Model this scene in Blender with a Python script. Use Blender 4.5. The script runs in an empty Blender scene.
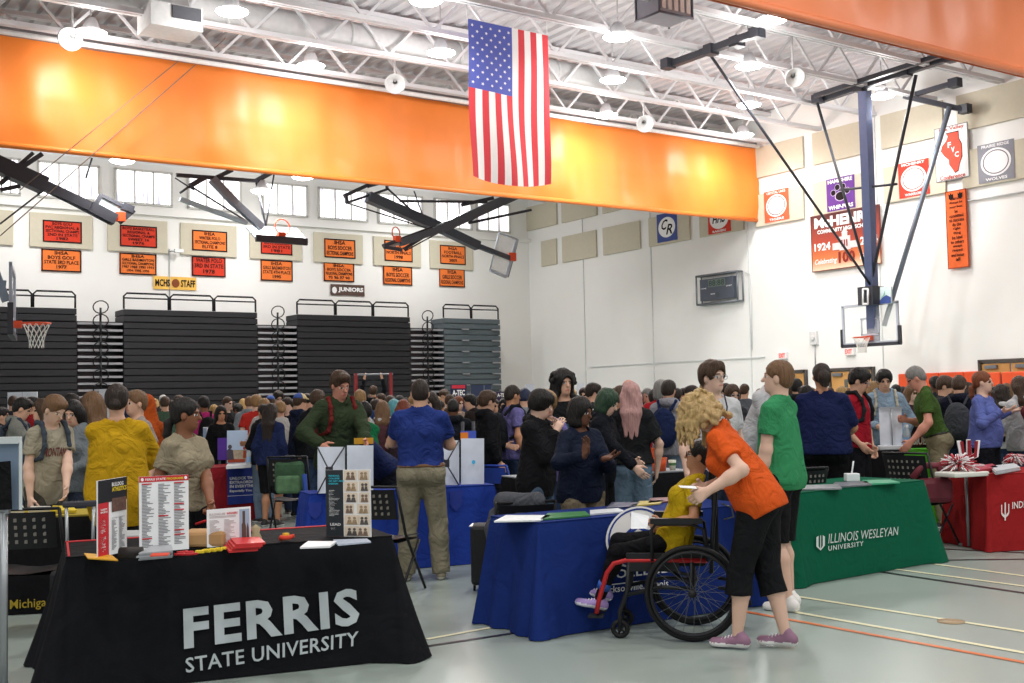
import bpy, bmesh, math, random
import numpy as np
from mathutils import Vector, Matrix
rnd = random.Random(7)
SC = bpy.context.scene
COL = SC.collection
V = Vector
R = math.radians
# ------------------------------------------------------------------ camera
YAW = R(55.4); FPX = 1150.0; EYE = 1.55
f0 = V((math.cos(YAW), math.sin(YAW), 0)); r0 = V((math.sin(YAW), -math.cos(YAW), 0)); z0 = V((0, 0, 1))
pit = math.atan(58.5 / FPX); rol = 0.022
fw = f0 * math.cos(pit) + z0 * math.sin(pit); up_ = z0 * math.cos(pit) - f0 * math.sin(pit)
cx_ = r0 * math.cos(rol) + up_ * -math.sin(rol)
cy_ = r0 * math.sin(rol) + up_ * math.cos(rol)
CAM = V((0, 0, EYE))
cd = bpy.data.cameras.new('camera'); co = bpy.data.objects.new('camera', cd); COL.objects.link(co)
cd.sensor_width = 36.0; cd.lens = 36.0 * FPX / 1024.0; cd.clip_end = 200
mw = Matrix((cx_, cy_, -fw)).transposed().to_4x4(); mw.translation = CAM
co.matrix_world = mw
SC.camera = co

def ray(px, py):
    return fw + cx_ * ((px - 512) / FPX) - cy_ * ((py - 341.5) / FPX)
def on_z(px, py, z=0.0):
    d = ray(px, py); return CAM + d * ((z - EYE) / d.z)
def on_x(px, py, X=28.0):
    d = ray(px, py); return CAM + d * (X / d.x)
def on_y(px, py, Y=39.2):
    d = ray(px, py); return CAM + d * (Y / d.y)
def at(px, py, D):
    d = ray(px, py); return CAM + d * (D / d.dot(f0))
def on_plane(px, py, p, n):
    d = ray(px, py); return CAM + d * ((p - CAM).dot(n) / d.dot(n))
def ld(lat, D, z=0.0):
    return r0 * lat + f0 * D + z0 * z
def pix(P):
    d = P - CAM; k = d.dot(fw); return (512 + FPX * d.dot(cx_) / k, 341.5 - FPX * d.dot(cy_) / k)
# ------------------------------------------------------------------ materials
def lin(c):
    c = c / 255.0
    return c / 12.92 if c <= 0.04045 else ((c + 0.055) / 1.055) ** 2.4
def rgb(c):
    if isinstance(c, str):
        c = tuple(int(c[i:i + 2], 16) for i in (0, 2, 4))
    return (lin(c[0]), lin(c[1]), lin(c[2]), 1)
_mats = {}
def M(c, rough=0.75, metal=0.0, var=0.12, scale=9.0, bump=0.0, bscale=60.0, emit=0.0, spec=0.3, alpha=None, kind=None):
    key = (str(c), rough, metal, var, scale, bump, bscale, emit, spec, alpha, kind)
    if key in _mats: return _mats[key]
    m = bpy.data.materials.new('surface_%03d' % len(_mats)); m.use_nodes = True
    nt = m.node_tree; b = nt.nodes['Principled BSDF']
    b.inputs['Roughness'].default_value = rough; b.inputs['Metallic'].default_value = metal
    b.inputs['Specular IOR Level'].default_value = spec
    col = rgb(c)
    if emit:
        b.inputs['Base Color'].default_value = col
        b.inputs['Emission Color'].default_value = col; b.inputs['Emission Strength'].default_value = emit
        _mats[key] = m; return m
    tc = nt.nodes.new('ShaderNodeTexCoord')
    src = tc.outputs['Object']
    if kind == 'hair':
        mp = nt.nodes.new('ShaderNodeMapping'); mp.inputs['Scale'].default_value = (1, 1, .12)
        nt.links.new(tc.outputs['Object'], mp.inputs[0]); src = mp.outputs[0]
    nz = nt.nodes.new('ShaderNodeTexNoise'); nz.inputs['Scale'].default_value = scale; nz.inputs['Detail'].default_value = 3
    nt.links.new(src, nz.inputs['Vector'])
    mx = nt.nodes.new('ShaderNodeMix'); mx.data_type = 'RGBA'
    nt.links.new(nz.outputs['Fac'], mx.inputs['Factor'])
    lo = tuple(max(0, x * (1 - var)) for x in col[:3]) + (1,); hi = tuple(min(1, x * (1 + var)) for x in col[:3]) + (1,)
    mx.inputs['A'].default_value = lo; mx.inputs['B'].default_value = hi
    nt.links.new(mx.outputs['Result'], b.inputs['Base Color'])
    if bump:
        n2 = nt.nodes.new('ShaderNodeTexNoise'); n2.inputs['Scale'].default_value = bscale; n2.inputs['Detail'].default_value = 4
        if kind == 'cloth': n2.inputs['Distortion'].default_value = 1.6; n2.inputs['Detail'].default_value = 3
        nt.links.new(src, n2.inputs['Vector'])
        bp = nt.nodes.new('ShaderNodeBump'); bp.inputs['Strength'].default_value = bump; bp.inputs['Distance'].default_value = 0.05 if kind == 'cloth' else 0.02
        nt.links.new(n2.outputs['Fac'], bp.inputs['Height']); nt.links.new(bp.outputs[0], b.inputs['Normal'])
    if alpha is not None:
        b.inputs['Alpha'].default_value = alpha
    _mats[key] = m; return m
def dim(c, k):
    if isinstance(c, str): c = tuple(int(c[i:i + 2], 16) for i in (0, 2, 4))
    f = lambda v: max(0, min(255, round(255 * (12.92 * v if v <= .0031308 else 1.055 * v ** (1 / 2.4) - .055))))
    return tuple(f(lin(x) * k) for x in c)
def cloth(c): return M(dim(c, .68), rough=0.85, var=0.10, scale=14, bump=0.85, bscale=6.5, spec=0.12, kind='cloth')
def tcloth(c): return M(dim(c, .68), rough=0.85, var=0.08, scale=6, bump=0.35, bscale=4.5, spec=0.12, kind='cloth')
def hairm(c): return M(dim(c, .75), rough=0.55, var=0.45, scale=60, bump=0.9, bscale=70, spec=0.35, kind='hair')
def skinm(c): return M(dim(c, .82), rough=0.55, var=0.06, scale=20, spec=0.35)
def glass_mat(tint='e8f4f4', alpha=0.18):
    return M(tint, rough=0.08, var=0.0, spec=0.5, alpha=alpha)
# ------------------------------------------------------------------ mesh builder
class MB:
    def __init__(s): s.v = []; s.f = []; s.m = []; s.sm = []
    def add(s, vs, fs, mi=0, smooth=False):
        o = len(s.v); s.v += [tuple(p) for p in vs]
        for f in fs: s.f.append([i + o for i in f]); s.m.append(mi); s.sm.append(smooth)
        return s
    def quad(s, a, b, c, d, mi=0): return s.add([a, b, c, d], [(0, 1, 2, 3)], mi)
    def box(s, c, size, ax=None, mi=0):
        c = V(c); X, Y, Z = ax if ax else (V((1, 0, 0)), V((0, 1, 0)), V((0, 0, 1)))
        h = [x / 2 for x in size]; vs = []
        for i in (-1, 1):
            for j in (-1, 1):
                for k in (-1, 1): vs.append(c + X * (h[0] * i) + Y * (h[1] * j) + Z * (h[2] * k))
        return s.add(vs, [(0, 1, 3, 2), (4, 6, 7, 5), (0, 4, 5, 1), (2, 3, 7, 6), (0, 2, 6, 4), (1, 5, 7, 3)], mi)
    def slab(s, q, n, t, mi=0):
        q = [V(p) for p in q]; n = V(n).normalized() * t; b = [p - n for p in q]
        return s.add(q + b, [(0, 1, 2, 3), (7, 6, 5, 4), (0, 4, 5, 1), (1, 5, 6, 2), (2, 6, 7, 3), (3, 7, 4, 0)], mi)
    def beam(s, a, b, w, h, mi=0, upv=V((0, 0, 1))):
        a = V(a); b = V(b); d = b - a; L = d.length; d.normalize()
        x = d.cross(upv)
        if x.length < 1e-3: x = d.cross(V((1, 0, 0)))
        x.normalize(); u = x.cross(d).normalized()
        return s.box((a + b) / 2, (L, w, h), (d, x, u), mi)
    def tube(s, pts, r, n=8, mi=0, cap=True, closed=False):
        pts = [V(p) for p in pts]; k = len(pts); rs = r if isinstance(r, (list, tuple)) else [r] * k
        rings = []; prev = None
        for i, p in enumerate(pts):
            if closed: d = pts[(i + 1) % k] - pts[i - 1]
            else: d = pts[min(i + 1, k - 1)] - pts[max(i - 1, 0)]
            d.normalize()
            if prev is None:
                x = d.orthogonal().normalized()
            else:
                x = prev - d * prev.dot(d)
                if x.length < 1e-4: x = d.orthogonal()
                x.normalize()
            prev = x; y = d.cross(x)
            rings.append([p + (x * math.cos(2 * math.pi * j / n) + y * math.sin(2 * math.pi * j / n)) * rs[i] for j in range(n)])
        vs = [q for rg in rings for q in rg]; fs = []
        for i in range(k if closed else k - 1):
            i2 = (i + 1) % k
            for j in range(n):
                fs.append((i * n + j, i * n + (j + 1) % n, i2 * n + (j + 1) % n, i2 * n + j))
        if cap and not closed:
            fs.append(tuple(range(n))[::-1]); fs.append(tuple((k - 1) * n + j for j in range(n)))
        return s.add(vs, fs, mi, True)
    def cyl(s, a, b, r, r2=None, n=16, mi=0): return s.tube([a, b], [r, r if r2 is None else r2], n, mi)
    def lathe(s, c, prof, n=24, mi=0, ax=V((0, 0, 1))):
        c = V(c); x = V(ax).orthogonal().normalized(); y = V(ax).cross(x); vs = []; k = len(prof)
        for r, h in prof:
            for j in range(n):
                a = 2 * math.pi * j / n; vs.append(c + V(ax) * h + (x * math.cos(a) + y * math.sin(a)) * r)
        fs = [(i * n + j, i * n + (j + 1) % n, (i + 1) * n + (j + 1) % n, (i + 1) * n + j) for i in range(k - 1) for j in range(n)]
        return s.add(vs, fs, mi, True)
    def grid(s, fn, nu, nv, mi=0, smooth=True):
        vs = [fn(i / nu, j / nv) for i in range(nu + 1) for j in range(nv + 1)]
        fs = [(i * (nv + 1) + j, (i + 1) * (nv + 1) + j, (i + 1) * (nv + 1) + j + 1, i * (nv + 1) + j + 1) for i in range(nu) for j in range(nv)]
        return s.add(vs, fs, mi, smooth)
    def build(s, name, mats, parent=None, bevel=0.0):
        me = bpy.data.meshes.new(name); me.from_pydata([tuple(p) for p in s.v], [], s.f)
        if not isinstance(mats, (list, tuple)): mats = [mats]
        for m in mats: me.materials.append(m)
        me.polygons.foreach_set('material_index', s.m); me.polygons.foreach_set('use_smooth', s.sm)
        me.update()
        bm = bmesh.new(); bm.from_mesh(me); bmesh.ops.recalc_face_normals(bm, faces=bm.faces); bm.to_mesh(me); bm.free()
        o = bpy.data.objects.new(name, me); COL.objects.link(o)
        if parent is not None: attach(o, parent)
        if bevel:
            md = o.modifiers.new('bevel', 'BEVEL'); md.width = bevel; md.segments = 2; md.limit_method = 'ANGLE'
        return o
def attach(o, parent):
    o.parent = parent; o.matrix_parent_inverse = wm(parent).inverted()
def wm(o):
    m = Matrix.LocRotScale(o.location, o.rotation_euler, o.scale)
    return (wm(o.parent) @ o.matrix_parent_inverse @ m) if o.parent else m
def tag(o, label, cat, group=None, kind=None):
    if label: o['label'] = label
    if cat: o['category'] = cat
    if group: o['group'] = group
    if kind: o['kind'] = kind
    return o
def thing(name, loc, label, cat, group=None):
    o = bpy.data.objects.new(name, None); COL.objects.link(o); o.location = loc; o.empty_display_size = 0.1
    return tag(o, label, cat, group)
def struct(o):
    o['kind'] = 'structure'; return o
def copy_tree(o, loc=None, rotz=None, label=None, group=None, parent=None):
    c = o.copy(); COL.objects.link(c)
    if parent is not None: c.parent = parent
    if loc is not None: c.location = loc
    if rotz is not None: c.rotation_euler = (0, 0, rotz)
    if label: c['label'] = label
    if group: c['group'] = group
    for ch in list(o.children): copy_tree(ch, parent=c)
    return c
_tc = {}
def text_mesh(body, bold=0.0, shear=0.0, space=1.0, align='CENTER', ls=1.0):
    k = (body, bold, shear, space, align, ls)
    if k in _tc: return _tc[k]
    cu = bpy.data.curves.new('lettering', 'FONT'); cu.body = body; cu.align_x = align; cu.offset = bold; cu.shear = shear
    cu.space_character = space; cu.space_line = ls; cu.resolution_u = 2; cu.fill_mode = 'FRONT'
    ob = bpy.data.objects.new('lettering', cu); COL.objects.link(ob)
    me = bpy.data.meshes.new_from_object(ob)
    vs = [tuple(v.co) for v in me.vertices]; fs = [tuple(p.vertices) for p in me.polygons]
    bpy.data.objects.remove(ob); bpy.data.curves.remove(cu); bpy.data.meshes.remove(me)
    xs = [v[0] for v in vs]; ys = [v[1] for v in vs]
    a, b, c, d = min(xs), max(xs), min(ys), max(ys)
    vs = [((v[0] - a) / (b - a), (v[1] - c) / (d - c)) for v in vs]
    _tc[k] = (vs, fs); return _tc[k]
def text_quad(mb, body, q, off=None, mi=0, **kw):
    """q = bottom-left, bottom-right, top-right, top-left world points"""
    vs, fs = text_mesh(body, **kw); q = [V(p) for p in q]
    n = (q[1] - q[0]).cross(q[3] - q[0]).normalized()
    if off is None: off = 0.004
    if n.dot(CAM - q[0]) < 0: n = -n
    P = [(q[0] * (1 - u) + q[1] * u) * (1 - v) + (q[3] * (1 - u) + q[2] * u) * v + n * off for u, v in vs]
    return mb.add(P, fs, mi)
def poly_quad(mb, pts, q, off=0.004, mi=0):
    """flat polygon given in 0..1 of quad q"""
    q = [V(p) for p in q]; n = (q[1] - q[0]).cross(q[3] - q[0]).normalized()
    if n.dot(CAM - q[0]) < 0: n = -n
    P = [(q[0] * (1 - u) + q[1] * u) * (1 - v) + (q[3] * (1 - u) + q[2] * u) * v + n * off for u, v in pts]
    return mb.add(P, [tuple(range(len(P)))], mi)
def subq(q, u0, v0, u1, v1):
    q = [V(p) for p in q]
    g = lambda u, v: (q[0] * (1 - u) + q[1] * u) * (1 - v) + (q[3] * (1 - u) + q[2] * u) * v
    return [g(u0, v0), g(u1, v0), g(u1, v1), g(u0, v1)]
def circ(cx, cy, rx, ry, n=28, a0=0, a1=360):
    return [(cx + rx * math.cos(R(a0 + (a1 - a0) * i / n)), cy + ry * math.sin(R(a0 + (a1 - a0) * i / n))) for i in range(n if a1 - a0 == 360 else n + 1)]
def ringq(mb, q, cx, cy, rx, ry, t, off=0.004, mi=0, a0=0, a1=360, n=32):
    q = [V(p) for p in q]; nn = (q[1] - q[0]).cross(q[3] - q[0]).normalized()
    if nn.dot(CAM - q[0]) < 0: nn = -nn
    g = lambda u, v: (q[0] * (1 - u) + q[1] * u) * (1 - v) + (q[3] * (1 - u) + q[2] * u) * v + nn * off
    vs = []
    for i in range(n + 1):
        a = R(a0 + (a1 - a0) * i / n)
        vs.append(g(cx + rx * math.cos(a), cy + ry * math.sin(a))); vs.append(g(cx + rx * (1 - t) * math.cos(a), cy + ry * (1 - t) * math.sin(a)))
    return mb.add(vs, [(2 * i, 2 * i + 1, 2 * i + 3, 2 * i + 2) for i in range(n)], mi)
# ------------------------------------------------------------------ setting
WX = 28.0; WY = 39.2; X0 = -16.0; Y0 = -9.0; RZ = 10.75
def floor_mat():
    m = M('9aa59e', rough=0.27, var=0.05, scale=0.6, spec=0.5)
    return m
mb = MB(); mb.box(((X0 + WX) / 2, (Y0 + WY) / 2, -0.1), (WX - X0, WY - Y0, 0.2)); struct(mb.build('floor', floor_mat()))
wallm = M('f3f3f0', rough=0.8, var=0.02, scale=1.5)
mb = MB(); mb.box(((X0 + WX) / 2, WY + 0.15, RZ / 2), (WX - X0 + 0.6, 0.3, RZ)); struct(mb.build('wall_left', wallm))
mb = MB(); mb.box((WX + 0.15, (Y0 + WY) / 2, RZ / 2), (0.3, WY - Y0, RZ)); struct(mb.build('wall_right', wallm))
# deck: corrugated metal
mb = MB(); n = 150
prof = []
x = X0
while x < WX + 0.3:
    prof += [(x, RZ), (x + 0.16, RZ), (x + 0.2, RZ + 0.07), (x + 0.34, RZ + 0.07), (x + 0.38, RZ)]; x += 0.38
vs = []; 
for (px_, pz_) in prof: vs += [(px_, Y0, pz_), (px_, WY + 0.3, pz_)]
mb.add(vs, [(2 * i, 2 * i + 1, 2 * i + 3, 2 * i + 2) for i in range(len(prof) - 1)])
mb.box(((X0 + WX) / 2, (Y0 + WY) / 2, RZ + 0.2), (WX - X0 + .6, WY - Y0, 0.1))
struct(mb.build('ceiling', M('cbc7ca', rough=0.6, var=0.03)))
jm = M('dcdcdf', rough=0.45, var=0.03)
k = 0; y = 1.0
while y < WY - 0.5:
    k += 1; mb = MB(); zb = 9.72; zt = 10.62
    for s in (-0.06, 0.06):
        mb.box(((X0 + WX) / 2, y + s, zb), (WX - X0, 0.07, 0.1)); mb.box(((X0 + WX) / 2, y + s, zt), (WX - X0, 0.07, 0.1))
    x = X0; q = 0
    while x < WX - 0.9:
        a = (x, y, zb if q % 2 == 0 else zt); b = (x + 0.85, y, zt if q % 2 == 0 else zb)
        mb.beam(a, b, 0.06, 0.06); x += 0.85; q += 1
    struct(mb.build('trim_%d' % k, jm)); y += 2.05
# wall pilasters, conduit and ledge
mb = MB()
mb.box(((X0 + WX) / 2, WY - 0.08, 8.2), (WX - X0, 0.16, 0.14)); struct(mb.build('trim_40', wallm))
mb = MB()
for yy in (16.5, 21.5, 26.7, 31.5, 35.5): mb.box((WX - 0.02, yy, 5), (0.03, 0.03, 10))
mb.tube([on_x(745, 272, 27.95), on_x(750, 274, 27.95), on_x(751.5, 300, 27.95), on_x(752, 350, 27.95)], 0.02, 6)
mb.beam(on_x(590, 367, 27.97), on_x(765, 357, 27.97), 0.03, 0.03)
mb.tube([on_x(959, 202, 27.95), on_x(1030, 191, 27.95)], 0.025, 6)
struct(mb.build('trim_41', M('d9dbdb', rough=.6)))
# windows in the left wall
def win_mat():
    m = bpy.data.materials.new('surface_window_glow'); m.use_nodes = True; nt = m.node_tree; b = nt.nodes['Principled BSDF']
    tc = nt.nodes.new('ShaderNodeTexCoord'); mp = nt.nodes.new('ShaderNodeMapping'); mp.inputs['Scale'].default_value = (9, 1, .5)
    nz = nt.nodes.new('ShaderNodeTexNoise'); nz.inputs['Scale'].default_value = 2.2; nz.inputs['Detail'].default_value = 3
    cr = nt.nodes.new('ShaderNodeValToRGB'); e = cr.color_ramp.elements
    e[0].position = 0.36; e[0].color = (.3, .3, .4, 1); e[1].position = 0.5; e[1].color = (1, 1, 1, 1)
    x = e.new(0.43); x.color = (.75, .7, .74, 1)
    nt.links.new(tc.outputs['Object'], mp.inputs[0]); nt.links.new(mp.outputs[0], nz.inputs['Vector']); nt.links.new(nz.outputs['Fac'], cr.inputs[0])
    nt.links.new(cr.outputs[0], b.inputs['Emission Color']); b.inputs['Emission Strength'].default_value = 3.2
    nt.links.new(cr.outputs[0], b.inputs['Base Color']); b.inputs['Roughness'].default_value = .2
    return m
wm_ = win_mat(); wfr = M('cfcfca', rough=.5)
wins = [(-45, -14), (-8, 19), (38, 98), (115, 171), (188, 240), (262, 306), (318, 366), (378, 421), (434, 470), (476, 508)]
for i, (a, b) in enumerate(wins):
    xa = on_y(a, 200, WY).x; xb = on_y(b, 205, WY).x; za, zb = 8.5, 9.64; yy = WY - 0.03
    root = bpy.data.objects.new('window_%d' % (i + 1), None); COL.objects.link(root); root.location = ((xa + xb) / 2, WY, za); struct(root)
    mb = MB(); mb.box(((xa + xb) / 2, yy, (za + zb) / 2), (xb - xa, 0.02, zb - za)); mb.build('window_pane', wm_, root)
    mb = MB(); t = 0.07
    for z in (za, zb): mb.box(((xa + xb) / 2, yy - .03, z), (xb - xa + t, 0.1, t))
    for x in (xa, (2 * xa + xb) / 3, (xa + 2 * xb) / 3, xb): mb.box((x, yy - .03, (za + zb) / 2), (t * (.6 if xa < x < xb else 1), 0.1, zb - za))
    mb.build('window_frame', wfr, root)
# acoustic panels
panm = M('cfc8b4', rough=0.95, var=0.05, bump=.2, bscale=90)
pl = [(-40, 13, 213, 246), (29, 92, 215, 250), (107, 167, 222, 254), (180, 236, 225, 257), (249, 301, 229, 260), (313, 362, 234, 263), (373, 420, 237, 266), (429, 472, 241, 268)]
lab = ['at the far left edge of the left wall', 'behind the red boys golf banner', 'behind the red boys basketball banner', 'behind the orange water polo banner of the left wall', 'behind the folded hoop with clear board', 'behind the upper boys soccer banner', 'behind the upper football banner under the crossed hoops', 'behind the last football banner next to the corner']
for i, (a, b, t, u) in enumerate(pl):
    p = on_y(a, (t + u) / 2, WY); q = on_y(b, (t + u) / 2, WY); mb = MB()
    mb.box(((p.x + q.x) / 2, WY - 0.046, 7.4), (q.x - p.x, 0.08, 1.12))
    tag(mb.build('acoustic_panel', panm, bevel=0.015), 'beige acoustic wall panel ' + lab[i], 'wall panel', 'acoustic panels on the left wall')
low = [(542, 557, 'lower row next to the gym corner'), (563, 597, 'lower row, second from the gym corner'), (604, 641, 'lower row, nearest left of the blue round logo'), (650, 691, 'behind the blue banner with a script logo'), (701, 745, 'behind the partly hidden red banner'), (757, 806, 'behind the orange bordered blank banner'), (816, 872, 'behind the purple paw banner'), (887, 949, 'behind the red banner beside the state map banner'), (966, 1030, 'behind the grey banner at the right edge')]
for a, b, l in low:
    p = on_x(a, 230, WX); q = on_x(b, 230, WX); mb = MB(); mb.box((WX - 0.046, (p.y + q.y) / 2, 7.55), (0.08, p.y - q.y, 1.05))
    tag(mb.build('acoustic_panel', panm, bevel=0.015), 'beige acoustic panel of the right wall, ' + l, 'wall panel', 'acoustic panels on the right wall')
upr = [(525, 541, 'upper row by the gym corner'), (541.5, 556, 'upper row, second from the gym corner'), (562, 596, 'upper row, third from the gym corner'), (603, 641, 'upper row, just under the orange curtain edge'), (757, 804, 'upper row, right of the orange curtain end'), (815, 864, 'upper row, behind the hoop mast'), (884, 945, 'upper row, right of the hoop mast'), (961, 1030, 'upper row at the right edge of the photo')]
for a, b, l in upr:
    p = on_x(a, 180, WX); q = on_x(b, 140, WX); mb = MB(); mb.box((WX - 0.046, (p.y + q.y) / 2, 9.13), (0.08, p.y - q.y, 1.0))
    tag(mb.build('acoustic_panel', panm, bevel=0.015), 'beige acoustic panel of the right wall, ' + l, 'wall panel', 'acoustic panels on the right wall')
# banners on the left wall
INK = M('1f1718', rough=.9); RED = M('d8402a', rough=.85, var=.06, bump=.15, bscale=6); ORA = M('f07d3a', rough=.85, var=.06, bump=.15, bscale=6)
WHT = M('f4f4f4', rough=.7, var=.02)
def banner(name, q, base, lines, label, ink=INK, border=INK, group=None, nrm=None, cat='banner', tw=.86, face=None, bw=.035, off=.10):
    """q = BL BR TR TL on a wall; lines = list of (text, relative height)"""
    q = [V(p) for p in q]; n = (q[1] - q[0]).cross(q[3] - q[0]).normalized()
    if n.dot(CAM - q[0]) < 0: n = -n
    q = [p + n * off for p in q]
    root = thing(name, (q[0] + q[1]) / 2, label, cat, group)
    mb = MB(); bulge = lambda u, v: (q[0] * (1 - u) + q[1] * u) * (1 - v) + (q[3] * (1 - u) + q[2] * u) * v + n * 0.006 * math.sin(u * 9 + v * 2)
    mb.grid(bulge, 14, 8); g2 = lambda u, v: bulge(u, v) - n * 0.015; mb.grid(g2, 2, 2)
    mb.build('banner_cloth', base, root)
    if border:
        mb = MB(); w = bw; h = w * (q[1] - q[0]).length / (q[3] - q[0]).length
        for s in ((0, 0, 1, h), (0, 1 - h, 1, 1), (0, 0, w, 1), (1 - w, 0, 1, 1)): poly_quad(mb, [(0, 0), (1, 0), (1, 1), (0, 1)], subq(q, *s), .010)
        mb.build('banner_border', border, root)
    if lines:
        mb = MB(); tot = sum(l[1] for l in lines) * 1.32; v = 1 - (1 - .84) / 2
        for l in lines:
            hh = l[1] / tot * .84 * 1.0; gap = hh * .32; w = tw * (l[2] if len(l) > 2 else 1)
            text_quad(mb, l[0], subq(q, .5 - w / 2, v - hh, .5 + w / 2, v), .012, bold=.02); v -= hh + gap
        mb.build('lettering', ink, root)
    return root, q
def wq(a, t, b, u):   # quad on the left wall, shared z from centre
    ym = WY; p = on_y(a, t, ym); s = on_y(a, u, ym); q = on_y(b, t + (b - a) * .065, ym)
    return [V((p.x, ym, s.z)), V((q.x, ym, s.z)), V((q.x, ym, p.z)), V((p.x, ym, p.z))]
G = 'team banners on the left wall'
B = [
 (42, 220, 81, 242, RED, [('BOYS GOLF', 1, .6), ('FVC REGIONAL &', 1), ('SECTIONAL CHAMPS', 1), ('2ND IN STATE', 1, .9), ('1982', 1, .35)], 'red orange banner lettered BOYS GOLF with 1982'),
 (41, 248.5, 81, 271, ORA, [('IHSA', 1, .4), ('BOYS GOLF', 1, .8), ('STATE 3RD PLACE', 1), ('1977', 1, .3)], 'orange banner lettered BOYS GOLF STATE 3RD PLACE'),
 (119, 225, 156, 246.5, RED, [('BOYS BASKETBALL', 1), ('REGIONAL &', 1, .7), ('SECTIONAL CHAMPS', 1), ('SWEET 16', 1, .65), ('1976', 1, .35)], 'red orange banner lettered BOYS BASKETBALL SWEET 16'),
 (119, 252.5, 156, 274, ORA, [('IHSA', 1, .4), ('GIRLS BADMINTON', 1), ('SECTIONAL CHAMPIONS', 1), ('1987 1988 1990 1993', 1), ('1994 1995 1996', 1, .7)], 'orange banner lettered GIRLS BADMINTON with seven years'),
 (191, 230, 226, 250.5, ORA, [('IHSA', 1, .35), ('WATER POLO', 1, .7), ('SECTIONAL CHAMPIONS', 1), ('ELITE 8', 1, .5)], 'orange banner lettered WATER POLO SECTIONAL CHAMPIONS'),
 (191.5, 256, 225, 276, RED, [('WATER POLO', 1, .9), ('3RD IN STATE', 1), ('1978', 1, .4)], 'red orange banner lettered WATER POLO 3RD IN STATE'),
 (259.5, 236, 291, 254, RED, [('IHSA', 1, .4), ('BOYS SOCCER', 1, .9), ('3RD IN STATE', 1), ('1981', 1, .4)], 'red orange banner half hidden by the folded clear backboard'),
 (260, 259.5, 292, 280.5, ORA, [('IHSA', 1, .4), ('GIRLS BADMINTON', 1), ('STATE 4TH PLACE', 1), ('1995', 1, .3)], 'orange banner lettered GIRLS BADMINTON STATE 4TH PLACE'),
 (323, 238.5, 354, 257.5, ORA, [('IHSA', 1, .4), ('BOYS SOCCER', 1, .9), ('SECTIONAL CHAMPIONS', 1)], 'orange banner lettered BOYS SOCCER SECTIONAL CHAMPIONS'),
 (323, 262, 353.5, 281, ORA, [('IHSA', 1, .4), ('BOYS SOCCER', 1, .9), ('REGIONAL CHAMPIONS', 1), ('95 96 97 98', 1, .8)], 'orange soccer banner just above the dark JUNIORS sign'),
 (383, 240, 411, 261, ORA, [('IHSA', 1, .4), ('FOOTBALL', 1, .8), ('NORTH FINALS', 1), ('1998', 1, .35)], 'orange banner lettered FOOTBALL with 1998 behind a folded hoop'),
 (382.5, 265.5, 411.5, 284.5, ORA, [('IHSA', 1, .4), ('BOYS SOCCER', 1, .9), ('REGIONAL CHAMPIONS', 1)], 'orange soccer banner below the 1998 football banner'),
 (438.5, 245, 464, 264, ORA, [('IHSA', 1, .4), ('FOOTBALL', 1, .8), ('NORTH FINALS', 1), ('2009', 1, .35)], 'orange banner lettered FOOTBALL with 2009'),
 (438.5, 268, 464, 286.5, ORA, [('IHSA', 1, .4), ('GIRLS SOCCER', 1, .9), ('REGIONAL CHAMPIONS', 1)], 'orange banner lettered GIRLS SOCCER nearest the gym corner')]
for a, t, b, u, m, L, l in B: banner('team_banner', wq(a, t, b, u), m, L, l, group=G, off=.10 if 'IHSA' not in str(L[0]) and t < 250 or t < 246 else .04)
root, q = banner('staff_sign', wq(153, 276, 196, 289), M('f3c25e', rough=.7), [], 'yellow STAFF sign with round emblem on the left wall', border=None, off=.04)
mb = MB(); text_quad(mb, 'MCHS', subq(q, .04, .22, .38, .78), .012, bold=.03); text_quad(mb, 'STAFF', subq(q, .63, .22, .97, .78), .012, bold=.03); mb.build('lettering', INK, root)
mb = MB(); poly_quad(mb, circ(.51, .5, .09, .33), q, .012); mb.build('round_emblem', M('8a4a2a'), root)
root, q = banner('juniors_sign', wq(330, 284, 364, 295), M('5a4640', rough=.7), [], 'dark brown sign lettered JUNIORS on the left wall', border=None, off=.04)
mb = MB(); text_quad(mb, 'JUNIORS', subq(q, .22, .25, .96, .75), .012, bold=.05); poly_quad(mb, circ(.11, .45, .07, .3), q, .012); mb.build('lettering', WHT, root)
# banners on the right wall
def rq(x0, yl0, yl1, x1, yr0, yr1):  # left: top,bottom ; right: top,bottom
    a = on_x(x0, yl1, WX); b = on_x(x1, yr1, WX); c = on_x(x1, yr0, WX); d = on_x(x0, yl0, WX)
    zb = (a.z + b.z) / 2; zt = (c.z + d.z) / 2
    return [V((WX, a.y, zb)), V((WX, b.y, zb)), V((WX, b.y, zt)), V((WX, a.y, zt))]
GR = 'school banners on the right wall'
BLU = M('4a5a9c', rough=.8); REDB = M('d8402f', rough=.8); PUR = M('6b3f94', rough=.8); GRY = M('8d8d96', rough=.8)
def disc_banner(q, base, label, emb, top=None, bot=None, ink=None, dm=None):
    root, q = banner('school_banner', q, base, [], label, group=GR, border=None)
    mb = MB(); poly_quad(mb, circ(.5, .5, .42, .36), q, .011); mb.build('round_field', dm or WHT, root)
    mb = MB()
    if top: text_quad(mb, top, subq(q, .12, .89, .88, .97), .012, bold=.03)
    if bot: text_quad(mb, bot, subq(q, .2, .03, .8, .11), .012, bold=.03)
    if top or bot: mb.build('lettering', WHT, root)
    mb = MB(); emb(mb, q); mb.build('emblem', ink or INK, root)
def e_script(mb, q): text_quad(mb, 'C', subq(q, .24, .42, .56, .78), .013, shear=.4, bold=.02); text_quad(mb, 'R', subq(q, .46, .24, .78, .6), .013, shear=.3, bold=.02)
def e_ring(mb, q): ringq(mb, q, .5, .5, .36, .31, .08, .013)
disc_banner(rq(659.5, 215, 243, 679.5, 211, 240), BLU, 'blue banner with white circle and script letters', e_script)
def e_hh(mb, q): text_quad(mb, 'HHS', subq(q, .2, .35, .8, .65), .013, shear=.3, bold=.03)
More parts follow.
